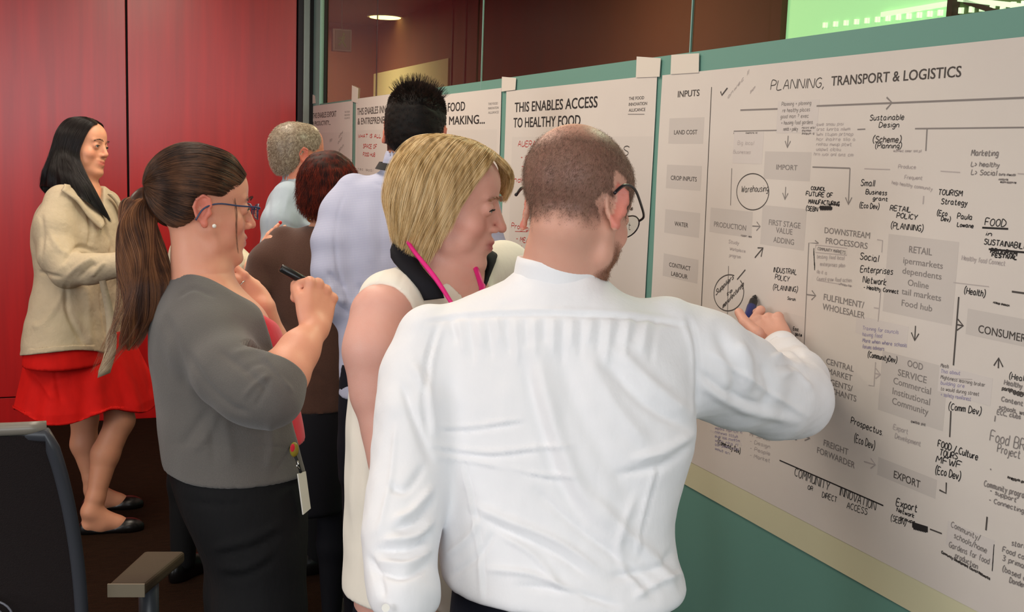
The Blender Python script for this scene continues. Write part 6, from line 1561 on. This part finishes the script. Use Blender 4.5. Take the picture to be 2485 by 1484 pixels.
# ================================================================== grey-haired man by the red wall
def build_grey_man():
    T = person((735, 560, 4.2), 'grey-haired man in a light blue shirt standing by the red wall')
    H = Head(at(727, 376, 4.2), frame(view_dir(727, 376, 62, 2)), 1.02, ear=1.0, nose=1.1)
    rows = [(432, 696, 775, 4.2, .065), (455, 672, 800, 4.2, .09), (490, 652, 820, 4.2, .13), (560, 641, 835, 4.2, .15), (640, 639, 838, 4.2, .15), (740, 645, 835, 4.2, .15), (860, 648, 832, 4.2, .15)]
    sec, lat = sections(rows, (735, 560), 62, True)
    aR = [(700, 510, 4.09, .036), (682, 580, 4.05, .040), (690, 660, 4.05, .038), (740, 690, 4.1, .034), (790, 660, 4.15, .026)]
    W = at(790, 660, 4.15); hd = hand(W, at(810, 640, 4.2) - W, (0, 0, 1), -1, 1.0, [(30, 40, 20)] * 4)[0]
    V, Q = surf([H.prims(), cone(at(726, 400, 4.2), at(735, 450, 4.2), .058, .066, .03), cone(at(728, 420, 4.2), at(745, 470, 4.2), .056, .08, .03), loft([(r[0], r[1], r[2], r[3] - .02, r[4] - .02) for r in sec], lat, .03), chainp(aR, .02), hd], .0055)
    C = eyecolor(V, H, (206, 132, 104), cheek=(204, 110, 90))
    skin('body', V, Q, M['skin'], T, C)
    H.eyes(T)
    hg = hair_mat('grey_hair', (112, 96, 80), (196, 184, 166), (150, 136, 118), scale=120, sv=100)
    pr = [ell(H.w(0, -.022, .036), (.081, .099, .088), 0, H.R), ell(H.w(0, -.060, -.020), (.066, .050, .062), .03, H.R), ell(H.w(0, .030, .052), (.064, .060, .064), .015, H.R), half(H.w(0, .072, .05), H.R @ nrm((0, 1, .15)), .01), half(H.w(0, -.06, -.066), H.R @ nrm((0, .6, -1)), .01)]
    pr += [cone(H.w(-.1, .004, -.010), H.w(.1, .004, -.010), .030, .030, .004, 's'), cone(H.w(-.1, .05, -.02), H.w(.1, .05, -.02), .04, .04, .004, 's')]
    V, Q = surf(pr, .005); N = normals(V, Q); hb = skin('hair', V, Q, hg, T)
    i = rng.integers(0, len(V), 7000); d = N[i] * .4 - H.R[:, 2] * .5 - H.R[:, 1] * .5 + rng.normal(size=(7000, 3)) * .2; d /= np.linalg.norm(d, axis=1, keepdims=True)
    strands('hair_strands', V[i][:, None] + d[:, None] * np.linspace(0, .007, 4)[None, :, None], .0004, hg, hb, .4)
    sl = chainp([(700, 480, 4.09, .062), (678, 540, 4.05, .062), (672, 610, 4.04, .058), (686, 668, 4.05, .052), (740, 692, 4.1, .046)], .03)
    V, Q = surf([loft(sec, lat, .03), sl, cone(at(727, 424, 4.2), at(733, 445, 4.2), .066, .072, .01), cone(at(726, 395, 4.2), at(727, 428, 4.2), .062, .062, .003, 's')], .0065); N = normals(V, Q)
    V = folds(V, N, [([(688, 500), (690, 560), (670, 620)], 8, -.006), ([(720, 500), (735, 540), (760, 555)], 8, .006), ([(690, 540), (720, 555), (750, 552)], 6, -.005), ([(655, 480), (650, 540), (645, 640)], 5, -.004), ([(700, 470), (690, 520), (690, 560)], 6, .004)])
    skin('shirt', V, Q, M['blue_shirt'], T)
    c = at(740, 830, 4.2); f = view_dir(735, 560, 62); u3 = np.array([lat[0], lat[1], 0]); base = np.array([c[0], c[1], 0]); feet = [base - u3 * .1, base + u3 * .1]
    V, Q = surf([loft([(c[2] + .08, c[0], c[1], .165, .125), (c[2] - .1, c[0], c[1], .175, .13), (c[2] - .25, c[0], c[1], .165, .12)], lat, .03)] + legs(c, lat, c[2] - .12, feet), .010)
    skin('trousers', V, Q, M['dark_trousers'], T)
    for ft in feet: shoe('shoe', ft - f * .06, f, M['shoe_black'], T)
build_grey_man()

# ================================================================== auburn-haired woman in brown
def build_auburn():
    T = person((740, 700, 3.62), 'woman with short auburn hair in a brown knit top and black skirt, seen from behind')
    H = Head(at(800, 462, 3.62), frame(view_dir(800, 462, 14, -10)), .98, female=True)
    rows = [(542, 765, 838, 3.62, .060), (556, 728, 868, 3.62, .085), (585, 682, 890, 3.62, .11), (640, 650, 900, 3.62, .13), (720, 640, 892, 3.62, .135), (800, 648, 872, 3.62, .13), (880, 642, 862, 3.62, .14), (940, 636, 858, 3.62, .145), (992, 634, 856, 3.62, .148)]
    sec, lat = sections(rows, (760, 700), 12)
    aL = [(670, 600, 3.58, .046), (632, 680, 3.55, .042), (618, 745, 3.56, .036), (660, 760, 3.68, .032), (720, 740, 3.8, .024)]
    aR = [(880, 600, 3.66, .046), (905, 690, 3.66, .042), (905, 760, 3.68, .036), (880, 770, 3.78, .032), (830, 740, 3.86, .024)]
    hs = []
    for a, ts in ((aL[-1], 1), (aR[-1], -1)):
        W = at(*a[:3]); hs.append(hand(W, view_dir(760, 700, 14) * .1 + np.array([0, 0, .02]), (0, 0, 1), ts, .9, [(25, 35, 20)] * 4)[0])
    c = at(745, 980, 3.62); f = view_dir(745, 700, 14); u3 = np.array([lat[0], lat[1], 0]); base = np.array([c[0], c[1], 0]); feet = [base - u3 * .09, base + u3 * .09]
    V, Q = surf([H.prims(), cone(at(800, 490, 3.62), at(798, 560, 3.62), .052, .062, .03), loft([(r[0], r[1], r[2], r[3] - .02, r[4] - .02) for r in sec], lat, .03), chainp(aL, .02), chainp(aR, .02), hs], .0055)
    skin('body', V, Q, M['skin'], T, eyecolor(V, H, (206, 150, 122)))
    H.eyes(T)
    ha = hair_mat('auburn_hair', (34, 10, 7), (128, 44, 24), (72, 22, 14), scale=60, sv=40, rough=.65, spec=.2)
    pr = [ell(H.w(0, -.026, .034), (.094, .108, .092), 0, H.R), ell(H.w(0, .020, .052), (.074, .066, .074), .02, H.R), ell(H.w(0, -.056, -.035), (.088, .062, .060), .04, H.R), half(H.w(0, .062, .05), H.R @ nrm((0, 1, .1)), .01)]
    V, Q = surf(pr, .005); N = normals(V, Q); V += N * (vnoise(V, 70, 8) * .003)[:, None]; hb = skin('hair', V, Q, ha, T)
    i = rng.integers(0, len(V), 12000); d = N[i] * .3 - H.R[:, 2] * .8 + rng.normal(size=(12000, 3)) * .2; d /= np.linalg.norm(d, axis=1, keepdims=True); t = np.linspace(0, 1, 6)[None, :, None]; L = rng.uniform(.010, .022, 12000)
    strands('hair_strands', V[i][:, None] + d[:, None] * t * L[:, None, None] - np.array([0, 0, 1.]) * t ** 2 * .008, .0004, ha, hb, .3)
    sL = chainp([(690, 590, 3.60, .056), (652, 640, 3.56, .060), (632, 700, 3.55, .057), (624, 750, 3.56, .050), (665, 768, 3.68, .042)], .035)
    sR = chainp([(860, 590, 3.64, .056), (890, 650, 3.66, .056), (905, 720, 3.66, .050), (900, 765, 3.7, .046), (870, 768, 3.8, .04)], .035)
    V, Q = surf([loft(sec, lat, .03), sL, sR, half(c, (0, 0, -1)), cone(at(800, 490, 3.62), at(798, 545, 3.62), .066, .064, .003, 's')], .0065); N = normals(V, Q)
    V = folds(V, N, [([(655, 700), (665, 760), (700, 800)], 9, -.005), ([(700, 850), (740, 900), (760, 960)], 14, .005), ([(760, 900), (790, 930), (800, 975)], 10, -.004), ([(640, 640), (660, 700), (655, 760)], 8, -.004)])
    skin('knit_top', V, Q, M['brown_knit'], T)
    MB().tube([at(798, 545, 3.62) + (u3 * math.cos(a) * .066 + f * math.sin(a) * .062 + np.array([0, 0, .012 - .02 * math.sin(a)])) for a in np.linspace(0, 2 * math.pi, 40)], .0038, 8).build('neck_band', mat('neck_gold', (196, 148, 70), .6), T, True)
    rows = [(975, 642, 852, 3.62, .145), (1050, 632, 850, 3.62, .150), (1140, 640, 846, 3.62, .145), (1228, 650, 838, 3.62, .135)]
    s2, _ = sections(rows, (745, 1000), 12)
    V, Q = surf([loft(s2, lat, .02)], .009); skin('skirt', V, Q, M['black_cloth'], T)
    V, Q = surf([x for ft in feet for x in (cone((ft[0], ft[1], .55), (ft[0], ft[1], .30), .058, .050, .02), cone((ft[0], ft[1], .30), (ft[0], ft[1], .06), .050, .032, .02))], .008)
    skin('stockings', V, Q, M['black_cloth'], T)
    for ft in feet: shoe('shoe', ft - f * .05, f, M['shoe_black'], T, .24, .04, True)
build_auburn()

# ================================================================== someone in cream standing behind the ponytail woman
def build_hidden():
    T = person((500, 640, 4.0), 'person in cream clothes almost hidden behind the woman with the ponytail')
    H = Head(at(492, 488, 4.0), frame(view_dir(492, 488, 40, 0)), .92, female=True)
    rows = [(560, 460, 530, 4.0, .055), (578, 432, 552, 4.0, .08), (610, 415, 560, 4.0, .10), (680, 412, 560, 4.0, .11), (780, 415, 560, 4.0, .11), (900, 418, 565, 4.0, .12)]
    sec, lat = sections(rows, (490, 640), 30)
    arm = chainp([(540, 610, 4.0, .05), (575, 655, 3.98, .048), (612, 655, 3.94, .034), (638, 622, 3.88, .022)], .02)
    W = at(638, 622, 3.88); hd, tp = hand(W, at(660, 594, 3.84) - W, EYE - W + np.array([-.5, 0, .5]), -1, .80, [(10, 20, 15), (8, 14, 10), (10, 18, 12), (12, 20, 15)])
    V, Q = surf([H.prims(), cone(at(492, 510, 4.0), at(495, 575, 4.0), .05, .06, .03), loft([(r[0], r[1], r[2], r[3] - .02, r[4] - .015) for r in sec], lat, .03), arm, hd], .0055)
    skin('body', V, Q, M['skin'], T, eyecolor(V, H, (220, 158, 130)))
    V, F = sphere(tp[0][0] + tp[0][1] * .006, .0065, 10, 8); obj('fingernail', V, F, M['nail_red'], T, True)
    H.eyes(T)
    hk = hair_mat('dark_brown_hair', (26, 16, 12), (60, 40, 30))
    V, Q = surf([ell(H.w(0, -.024, .034), (.078, .094, .084), 0, H.R), ell(H.w(0, -.05, -.03), (.066, .05, .05), .03, H.R), half(H.w(0, .055, .05), H.R @ nrm((0, 1, .1)), .01)], .006); skin('hair', V, Q, hk, T)
    sl = chainp([(535, 605, 4.0, .058), (560, 640, 4.0, .068), (578, 655, 3.98, .066), (596, 652, 3.96, .050)], .02)
    V, Q = surf([loft(sec, lat, .03), sl], .006); N = normals(V, Q)
    V = folds(V, N, [([(555, 612), (575, 640), (570, 690)], 6, -.010), ([(590, 615), (585, 650), (600, 680)], 6, .008), ([(560, 660), (580, 670), (600, 660)], 5, -.008)])
    skin('blouse', V, Q, M['hid_cream'], T)
    c = at(490, 880, 4.0); f = view_dir(490, 640, 40); u3 = np.array([lat[0], lat[1], 0]); base = np.array([c[0], c[1], 0]); feet = [base - u3 * .08, base + u3 * .08]
    V, Q = surf([loft([(c[2] + .03, c[0], c[1], .095, .080), (c[2] - .1, c[0], c[1], .12, .10), (c[2] - .22, c[0], c[1], .13, .105)], lat, .03)] + legs(c, lat, c[2] - .1, feet, (.075, .055, .045), .07), .010)
    skin('trousers', V, Q, M['dark_trousers'], T)
    for ft in feet: shoe('shoe', ft - f * .06, f, M['shoe_black'], T, .23, .038)
build_hidden()

# ================================================================== woman in the beige jacket and red skirt
def build_left_woman():
    T = person((200, 900, 4.62), 'woman with long black hair, beige jacket and red skirt, by the red wall')
    H = Head(at(203, 359, 4.62), frame(view_dir(203, 359, 124, 0), tilt=math.radians(7)), 1.03, female=True, full=1.12, nose=.5, smile=.9)
    rows = [(452, 165, 250, 4.62, .07), (475, 128, 272, 4.62, .10), (520, 98, 292, 4.62, .135), (580, 92, 302, 4.62, .145), (660, 99, 300, 4.62, .14), (720, 90, 305, 4.62, .145), (780, 78, 312, 4.62, .155), (835, 70, 318, 4.62, .165), (870, 68, 320, 4.62, .168)]
    sec, lat = sections(rows, (200, 700), -58)
    fw = view_dir(200, 700, 122); rt = view_dir(200, 700, 212)
    z = lambda py: at(200, py, 4.62)[2]
    # near leg (picture right) bends at the knee; feet found on the floor
    def floor_at(px, py): r = ray(px, py); t = (.0 - 1.6) / r[2]; return EYE + r * t
    f1 = floor_at(222, 1292); f2 = floor_at(228, 1236)
    kn1 = at(292, 1018, 4.62); kn2 = at(205, 1010, 4.82)
    an1 = f1 + np.array([0, 0, .09]); an2 = f2 + np.array([0, 0, .09])
    fd = view_dir(230, 1280, 92)
    leg = []
    for kn, an, ft, hx in ((kn1, an1, f1, 240), (kn2, an2, f2, 170)):
        hp = at(hx, 840, 4.62 if hx > 200 else 4.72); m1 = kn * .62 + an * .38 - fw * .018
        leg += [cone(hp, kn, .062, .054, .02), cone(kn, m1, .054, .056, .03), cone(m1, kn * .15 + an * .85, .055, .036, .02), cone(kn * .15 + an * .85, an, .036, .034, .02),
                cone(an, ft + fd * .04 + np.array([0, 0, .035]), .034, .036, .02), cone(ft - fd * .01 + np.array([0, 0, .034]), ft + fd * .13 + np.array([0, 0, .026]), .032, .022, .02), cone(ft + fd * .1 + np.array([0, 0, .04]), an, .028, .030, .03)]
    aR = [(140, 520, 4.44, .05), (135, 600, 4.40, .046), (160, 655, 4.36, .042), (230, 650, 4.33, .036), (300, 640, 4.32, .027)]
    W = at(305, 640, 4.32); hd, _ = hand(W, at(350, 632, 4.36) - W, (0, 0, 1), -1, .9, [(25, 35, 20)] * 4)
    aL = [(262, 505, 4.80, .05), (280, 580, 4.82, .045), (290, 650, 4.80, .04), (320, 650, 4.66, .034), (345, 640, 4.56, .025)]
    W = at(345, 640, 4.56); hd2, _ = hand(W, at(360, 634, 4.48) - W, (0, 0, 1), 1, .9, [(25, 35, 20)] * 4)
    V, Q = surf([H.prims(), cone(at(200, 400, 4.62), at(205, 470, 4.62), .052, .060, .03), loft([(r[0], r[1], r[2], r[3] - .025, r[4] - .025) for r in sec], lat, .03), leg, chainp(aR, .02), chainp(aL, .02), hd, hd2], .0048)
    skin('body', V, Q, M['skin'], T, eyecolor(V, H, (220, 156, 122), lips=(196, 92, 84), cheek=(220, 140, 112)))
    H.eyes(T); H.brows(T, hair_mat('brow_black', (26, 18, 16), (44, 32, 28)))
    for ft in (f1, f2): shoe('shoe', ft - fd * .045, fd, M['shoe_black'], T, .245, .042, True)
    # red top under the jacket, skirt
    V, Q = surf([loft([(r[0], r[1], r[2], r[3] - .012, r[4] - .008) for r in sec[1:]], lat, .03), cone(at(200, 420, 4.62), at(225, 480, 4.56), .07, .05, .01, 's')], .008); skin('top', V, Q, M['red_skirt'], T)
    rows = [(800, 95, 305, 4.62, .150), (850, 76, 326, 4.62, .165), (910, 68, 350, 4.62, .185), (985, 58, 376, 4.62, .205)]
    s2, lat2 = sections(rows, (210, 900), -30)
    V, Q = surf([loft(s2, lat2, .02)], .0065)
    a = np.arctan2(V[:, 1] - s2[2][2], V[:, 0] - s2[2][1]); N = normals(V, Q); dr = N.copy(); dr[:, 2] = 0
    amp = np.clip((z(820) - V[:, 2]) / .28, 0, 1)
    V += dr * (np.sin(a * 9 + 1) * .012 * amp + np.sin(a * 17) * .005 * amp)[:, None]
    bot = V[:, 2] < z(985) + .02; V[bot, 2] += .02 * np.sin(a[bot] * 4)
    V = folds(V, normals(V, Q), [([(80, 900), (110, 940), (130, 975)], 6, .006), ([(130, 850), (135, 910), (150, 980)], 6, -.008), ([(345, 860), (358, 900), (366, 960)], 6, -.006)])
    skin('skirt', V, Q, M['red_skirt'], T)
    # jacket
    sl = chainp([(150, 490, 4.46, .070), (132, 550, 4.41, .074), (140, 620, 4.37, .070), (165, 655, 4.35, .066), (220, 652, 4.33, .056), (300, 640, 4.32, .048)], .03)
    sl2 = chainp([(255, 495, 4.76, .06), (282, 580, 4.80, .06), (290, 645, 4.78, .056), (325, 650, 4.66, .045)], .03)
    op = [cone(at(300, 470, 4.42), at(312, 900, 4.40), .050, .055, .01, 's'), cone(at(200, 420, 4.62), at(232, 500, 4.50), .078, .05, .008, 's')]
    V, Q = surf([loft(sec[:-1], lat, .03, grow=.002), op, half(at(200, 838, 4.62), (0, 0, -1)), sl, sl2], .0055); N = normals(V, Q)
    bot = V[:, 2] < z(820); aa = np.arctan2(V[:, 1] - sec[7][2], V[:, 0] - sec[7][1]); V[bot, 2] += .02 * np.sin(aa[bot] * 3 + .6)
    F = [([(150, 640), (190, 600), (230, 610)], 6, -.010), ([(160, 672), (200, 640), (230, 625)], 6, .010), ([(190, 675), (215, 650), (235, 640)], 5, -.009), ([(220, 672), (240, 650), (255, 635)], 5, .008), ([(120, 560), (150, 610), (200, 612)], 7, .006),
         ([(94, 658), (110, 664), (150, 672)], 4, -.010), ([(160, 690), (165, 760), (200, 830)], 6, -.010), ([(245, 690), (250, 760), (268, 840)], 5, -.008), ([(215, 505), (220, 560), (215, 600)], 5, -.008), ([(248, 545), (270, 590), (268, 620)], 5, -.006), ([(75, 790), (110, 780), (160, 700)], 9, .006), ([(100, 520), (105, 570), (98, 640)], 5, -.006),
         ([(210, 690), (215, 760), (220, 840)], 10, .008), ([(285, 700), (290, 770), (295, 840)], 8, .006), ([(290, 617), (296, 640), (296, 662)], 4, -.006)]
    V = folds(V, N, F); V += N * (vnoise(V, 30, 6) * .0022)[:, None]
    jk = skin('jacket', V, Q, M['beige_jacket'], T)
    for A_, B_ in (([(158, 446), (205, 462), (238, 500), (254, 545)], [(150, 462), (186, 486), (214, 524), (246, 556)]), ([(262, 470), (280, 488), (292, 512), (297, 536)], [(272, 470), (290, 490), (301, 515), (300, 540)])):
        strip('lapel', A_, B_, M['beige_jacket'], jk, .004, V, .012)
    # loose belt end and back loop
    A = [at(*p) for p in ((246, 670, 4.30), (262, 740, 4.36), (270, 790, 4.38), (268, 850, 4.38), (252, 905, 4.38))]
    path = catmull(A, 18); w_ = nrm(np.cross(path[-1] - path[0], view_dir(250, 800, 0))); wd = np.interp(np.linspace(0, 1, 18), [0, .3, 1], [.012, .016, .024]); n_ = -view_dir(250, 800, 0)
    V = [p + w_ * w for p, w in zip(path, wd)] + [p - w_ * w for p, w in zip(path, wd)]; V[17] = V[17] + np.array([0, 0, -.0]); V[35] = V[35] + np.array([0, 0, -.018])
    V = V + [v - n_ * .004 for v in V]; k = 18; F = []
    for i in range(k - 1): F += [(i, i + 1, k + i + 1, k + i), (2 * k + i, 3 * k + i, 3 * k + i + 1, 2 * k + i + 1), (i, 2 * k + i, 2 * k + i + 1, i + 1), (k + i, k + i + 1, 3 * k + i + 1, 3 * k + i)]
    F.append((k - 1, 3 * k - 1, 4 * k - 1, 2 * k - 1)); obj('belt', V, F, M['beige_jacket'], jk, True)
    # long straight hair
    G = [[(.014, .070, .100), (.048, .066, .086), (.072, .048, .030), (.078, .034, -.040), (.082, .078, -.120), (.070, .124, -.200), (.036, .168, -.300)],
         [(.012, .055, .112), (.052, .050, .098), (.084, .028, .040), (.092, .012, -.040), (.108, .058, -.110), (.108, .112, -.180), (.070, .162, -.280)],
         [(.008, .030, .120), (.054, .018, .108), (.090, -.004, .050), (.102, -.018, -.030), (.128, .010, -.085), (.148, .048, -.135), (.150, .085, -.205)],
         [(.004, .000, .124), (.048, -.030, .112), (.082, -.058, .060), (.096, -.074, -.020), (.104, -.088, -.075), (.108, -.100, -.115), (.100, -.112, -.170)],
         [(0, -.030, .124), (.022, -.072, .108), (.040, -.098, .060), (.050, -.108, -.010), (.054, -.112, -.080), (.056, -.118, -.140), (.056, -.122, -.200)],
         [(0, -.040, .122), (0, -.082, .106), (0, -.108, .060), (0, -.116, -.010), (0, -.118, -.080), (0, -.122, -.140), (0, -.126, -.200)],
         [(0, -.030, .124), (-.022, -.072, .108), (-.040, -.098, .060), (-.050, -.108, -.010), (-.054, -.112, -.080), (-.056, -.118, -.140), (-.056, -.122, -.200)],
         [(-.004, .000, .124), (-.048, -.030, .112), (-.082, -.058, .060), (-.094, -.070, -.020), (-.098, -.084, -.080), (-.100, -.098, -.130), (-.098, -.108, -.180)],
         [(-.004, .030, .120), (-.054, .018, .108), (-.086, -.004, .050), (-.092, -.016, -.040), (-.094, -.020, -.100), (-.094, -.020, -.150), (-.090, -.014, -.200)],
         [(.000, .062, .106), (-.044, .056, .092), (-.072, .032, .040), (-.082, .016, -.030), (-.084, .020, -.110), (-.080, .036, -.180), (-.070, .050, -.240)]]
    hk = hair_mat('jet_hair', (8, 6, 7), (34, 26, 26), rough=.3, scale=70, sv=5)
    hairfn(G, hk, 7000, 20, .010, T, H, .0018, hk, clump=.3, nc=80, rad=.0004, inset=.004, seed=8, nu=70)
build_left_woman()
# ================================================================== office chair, lower left
def build_chair():
    T = thing('office_chair', 'dark mesh-backed office chair with padded armrest at the lower left', 'chair', (0, 0, 0))
    # frame of reference: the back is seen from behind, slightly turned
    c = at(40, 1300, 2.15); f = view_dir(60, 1300, 24); r = np.cross(f, (0, 0, 1.)); base = np.array([c[0], c[1], 0]) - r * .14
    T.location = tuple(base); ztop = at(60, 1003, 2.2)[2]; zb = .42
    w = lambda x, y, z: base + r * x + f * y + np.array([0, 0, z])
    # curved back shell
    def edge(z):
        t = (z - zb) / (ztop - zb); return .242 + .022 * math.sin(math.pi * (1 - t) * .8) - .012 * t ** 8
    nu, nv = 20, 22; V = []; F = []
    for s_ in (0, .016):
        for j in range(nv + 1):
            z = zb + (ztop - zb) * j / nv; e = edge(z)
            for i in range(nu + 1):
                u = -1 + 2 * i / nu; y = -.06 + .05 * (u ** 2) * 1 + .05 * ((z - .62) / .4) ** 2 * -1 + s_
                V.append(w(u * e, y, z))
    n = (nu + 1) * (nv + 1)
    for j in range(nv):
        for i in range(nu):
            a = j * (nu + 1) + i; F.append((a, a + 1, a + nu + 2, a + nu + 1)); F.append((n + a, n + a + nu + 1, n + a + nu + 2, n + a + 1))
    obj('backrest', V, F, M['chair_mesh'], T, True)
    fr = MB()
    pts = []
    for j in range(nv + 1):
        z = zb + (ztop - zb) * j / nv; pts.append(w(edge(z) + .004, -.01 - .05 * ((z - .62) / .4) ** 2, z))
    pl = [w(-(edge(zb + (ztop - zb) * j / nv) + .004), -.01 - .05 * ((zb + (ztop - zb) * j / nv - .62) / .4) ** 2, zb + (ztop - zb) * j / nv) for j in range(nv, -1, -1)]
    fr.tube(pts + pl, .013, 10); fr.build('back_frame', M['chair_frame'], T, True)
    e = edge(ztop)
    MB().tube([w(e * (1 - 2 * i / 16), -.062 + .05 * (1 - 2 * i / 16) ** 2 - .05 * ((ztop - .62) / .4) ** 2 + .008, ztop + .012) for i in range(17)], .0125, 10).build('top_rail', M['chair_rim'], T, True)
    # lumbar pad with raised ribs
    lp = MB()
    for k in range(6):
        hw, hh = .115 - k * .014, .085 - k * .013; cz = .660
        P = []
        for i in range(40):
            a = 2 * math.pi * i / 40; cx = math.copysign(abs(math.cos(a)) ** .45, math.cos(a)) * hw; cy = math.copysign(abs(math.sin(a)) ** .45, math.sin(a)) * hh
            P.append(w(cx + .05, -.085 + .05 * (cx / .22) ** 2 - .05 * ((cz + cy - .62) / .4) ** 2, cz + cy))
        lp.tube(P + [P[0]], .0022, 6, False)
    o = lp.build('lumbar_rib', M['rib_line'], T, True); o['kind'] = 'stuff'
    # seat, column, base
    import bmesh
    V, Q = surf([ell(w(0, .24, .47), (.25, .25, .055), 0, np.stack([r, f, (0, 0, 1)], 1)), half(w(0, .24, .43), (0, 0, -1), .02)], .012); skin('seat', V, Q, M['chair_mesh'], T)
    MB().tube([w(0, -.03, .58), w(0, -.06, .46), w(0, .1, .40), w(0, .24, .40)], [.02, .028, .03, .035], 10).build('back_support', M['chair_frame'], T, True)
    MB().tube([w(0, .24, .42), w(0, .24, .25), w(0, .24, .245), w(0, .24, .09)], [.028, .028, .04, .04], 16).build('gas_column', M['black_plastic'], T, True)
    for k in range(5):
        a = 2 * math.pi * k / 5 + .3; q = w(0, .24, .09); d = np.array([math.cos(a), math.sin(a), 0])
        lg = MB().tube([q, q + d * .16 + np.array([0, 0, -.005]), q + d * .29 - np.array([0, 0, .02])], [.028, .02, .014], 8).build('base_arm', M['chair_frame'], T, True)
        s2 = np.cross(d, (0, 0, 1)); cc = q + d * .29; cc[2] = .03
        MB().tube([cc - s2 * .022, cc + s2 * .022], .0295, 14).build('caster', M['black_plastic'], lg, True)
    # armrest on the right side, seen end-on
    def arm(A, B, C_, D, lab):
        top = [A, B, C_, D]; th = np.array([0, 0, .028])
        pad = obj('armrest', top + [p - th for p in top], [(0, 1, 2, 3), (7, 6, 5, 4), (0, 4, 5, 1), (1, 5, 6, 2), (2, 6, 7, 3), (3, 7, 4, 0)], M['arm_pad'], T)
        bv = pad.modifiers.new('bevel', 'BEVEL'); bv.width = .008; bv.segments = 3
        return pad
    za = at(350, 1415, 2.3)[2]
    def onz(px, py): rr = ray(px, py); t = (za - 1.6) / rr[2]; return EYE + rr * t
    A, B, C_, D = onz(262, 1415), onz(350, 1335), onz(450, 1335), onz(352, 1415)
    arm(A, D, C_, B, None)
    MB().add([p + (-f) * .004 for p in (A, D)] + [p + (-f) * .004 - np.array([0, 0, .028]) for p in (D, A)] + [p for p in (A, D)] + [p - np.array([0, 0, .028]) for p in (D, A)],
             [(0, 1, 2, 3), (4, 7, 6, 5), (0, 4, 5, 1), (1, 5, 6, 2), (2, 6, 7, 3), (3, 7, 4, 0)]).build('armrest_edge', M['arm_edge'], T)
    m_ = (A + C_) / 2
    MB().tube([m_ - np.array([0, 0, .03]), m_ - np.array([0, 0, .15]), w(.27, .16, .42), w(.10, .2, .41)], [.022, .022, .02, .02], 10).build('arm_post', M['chair_frame'], T, True)
    A2 = [w(-.29, .02, za - 0), w(-.21, .02, za), w(-.21, .27, za), w(-.29, .27, za)]
    arm(A2[0], A2[1], A2[2], A2[3], None)
    MB().tube([w(-.25, .14, za - .03), w(-.27, .14, za - .15), w(-.27, .16, .42), w(-.10, .2, .41)], [.022, .022, .02, .02], 10).build('arm_post', M['chair_frame'], T, True)
build_chair()
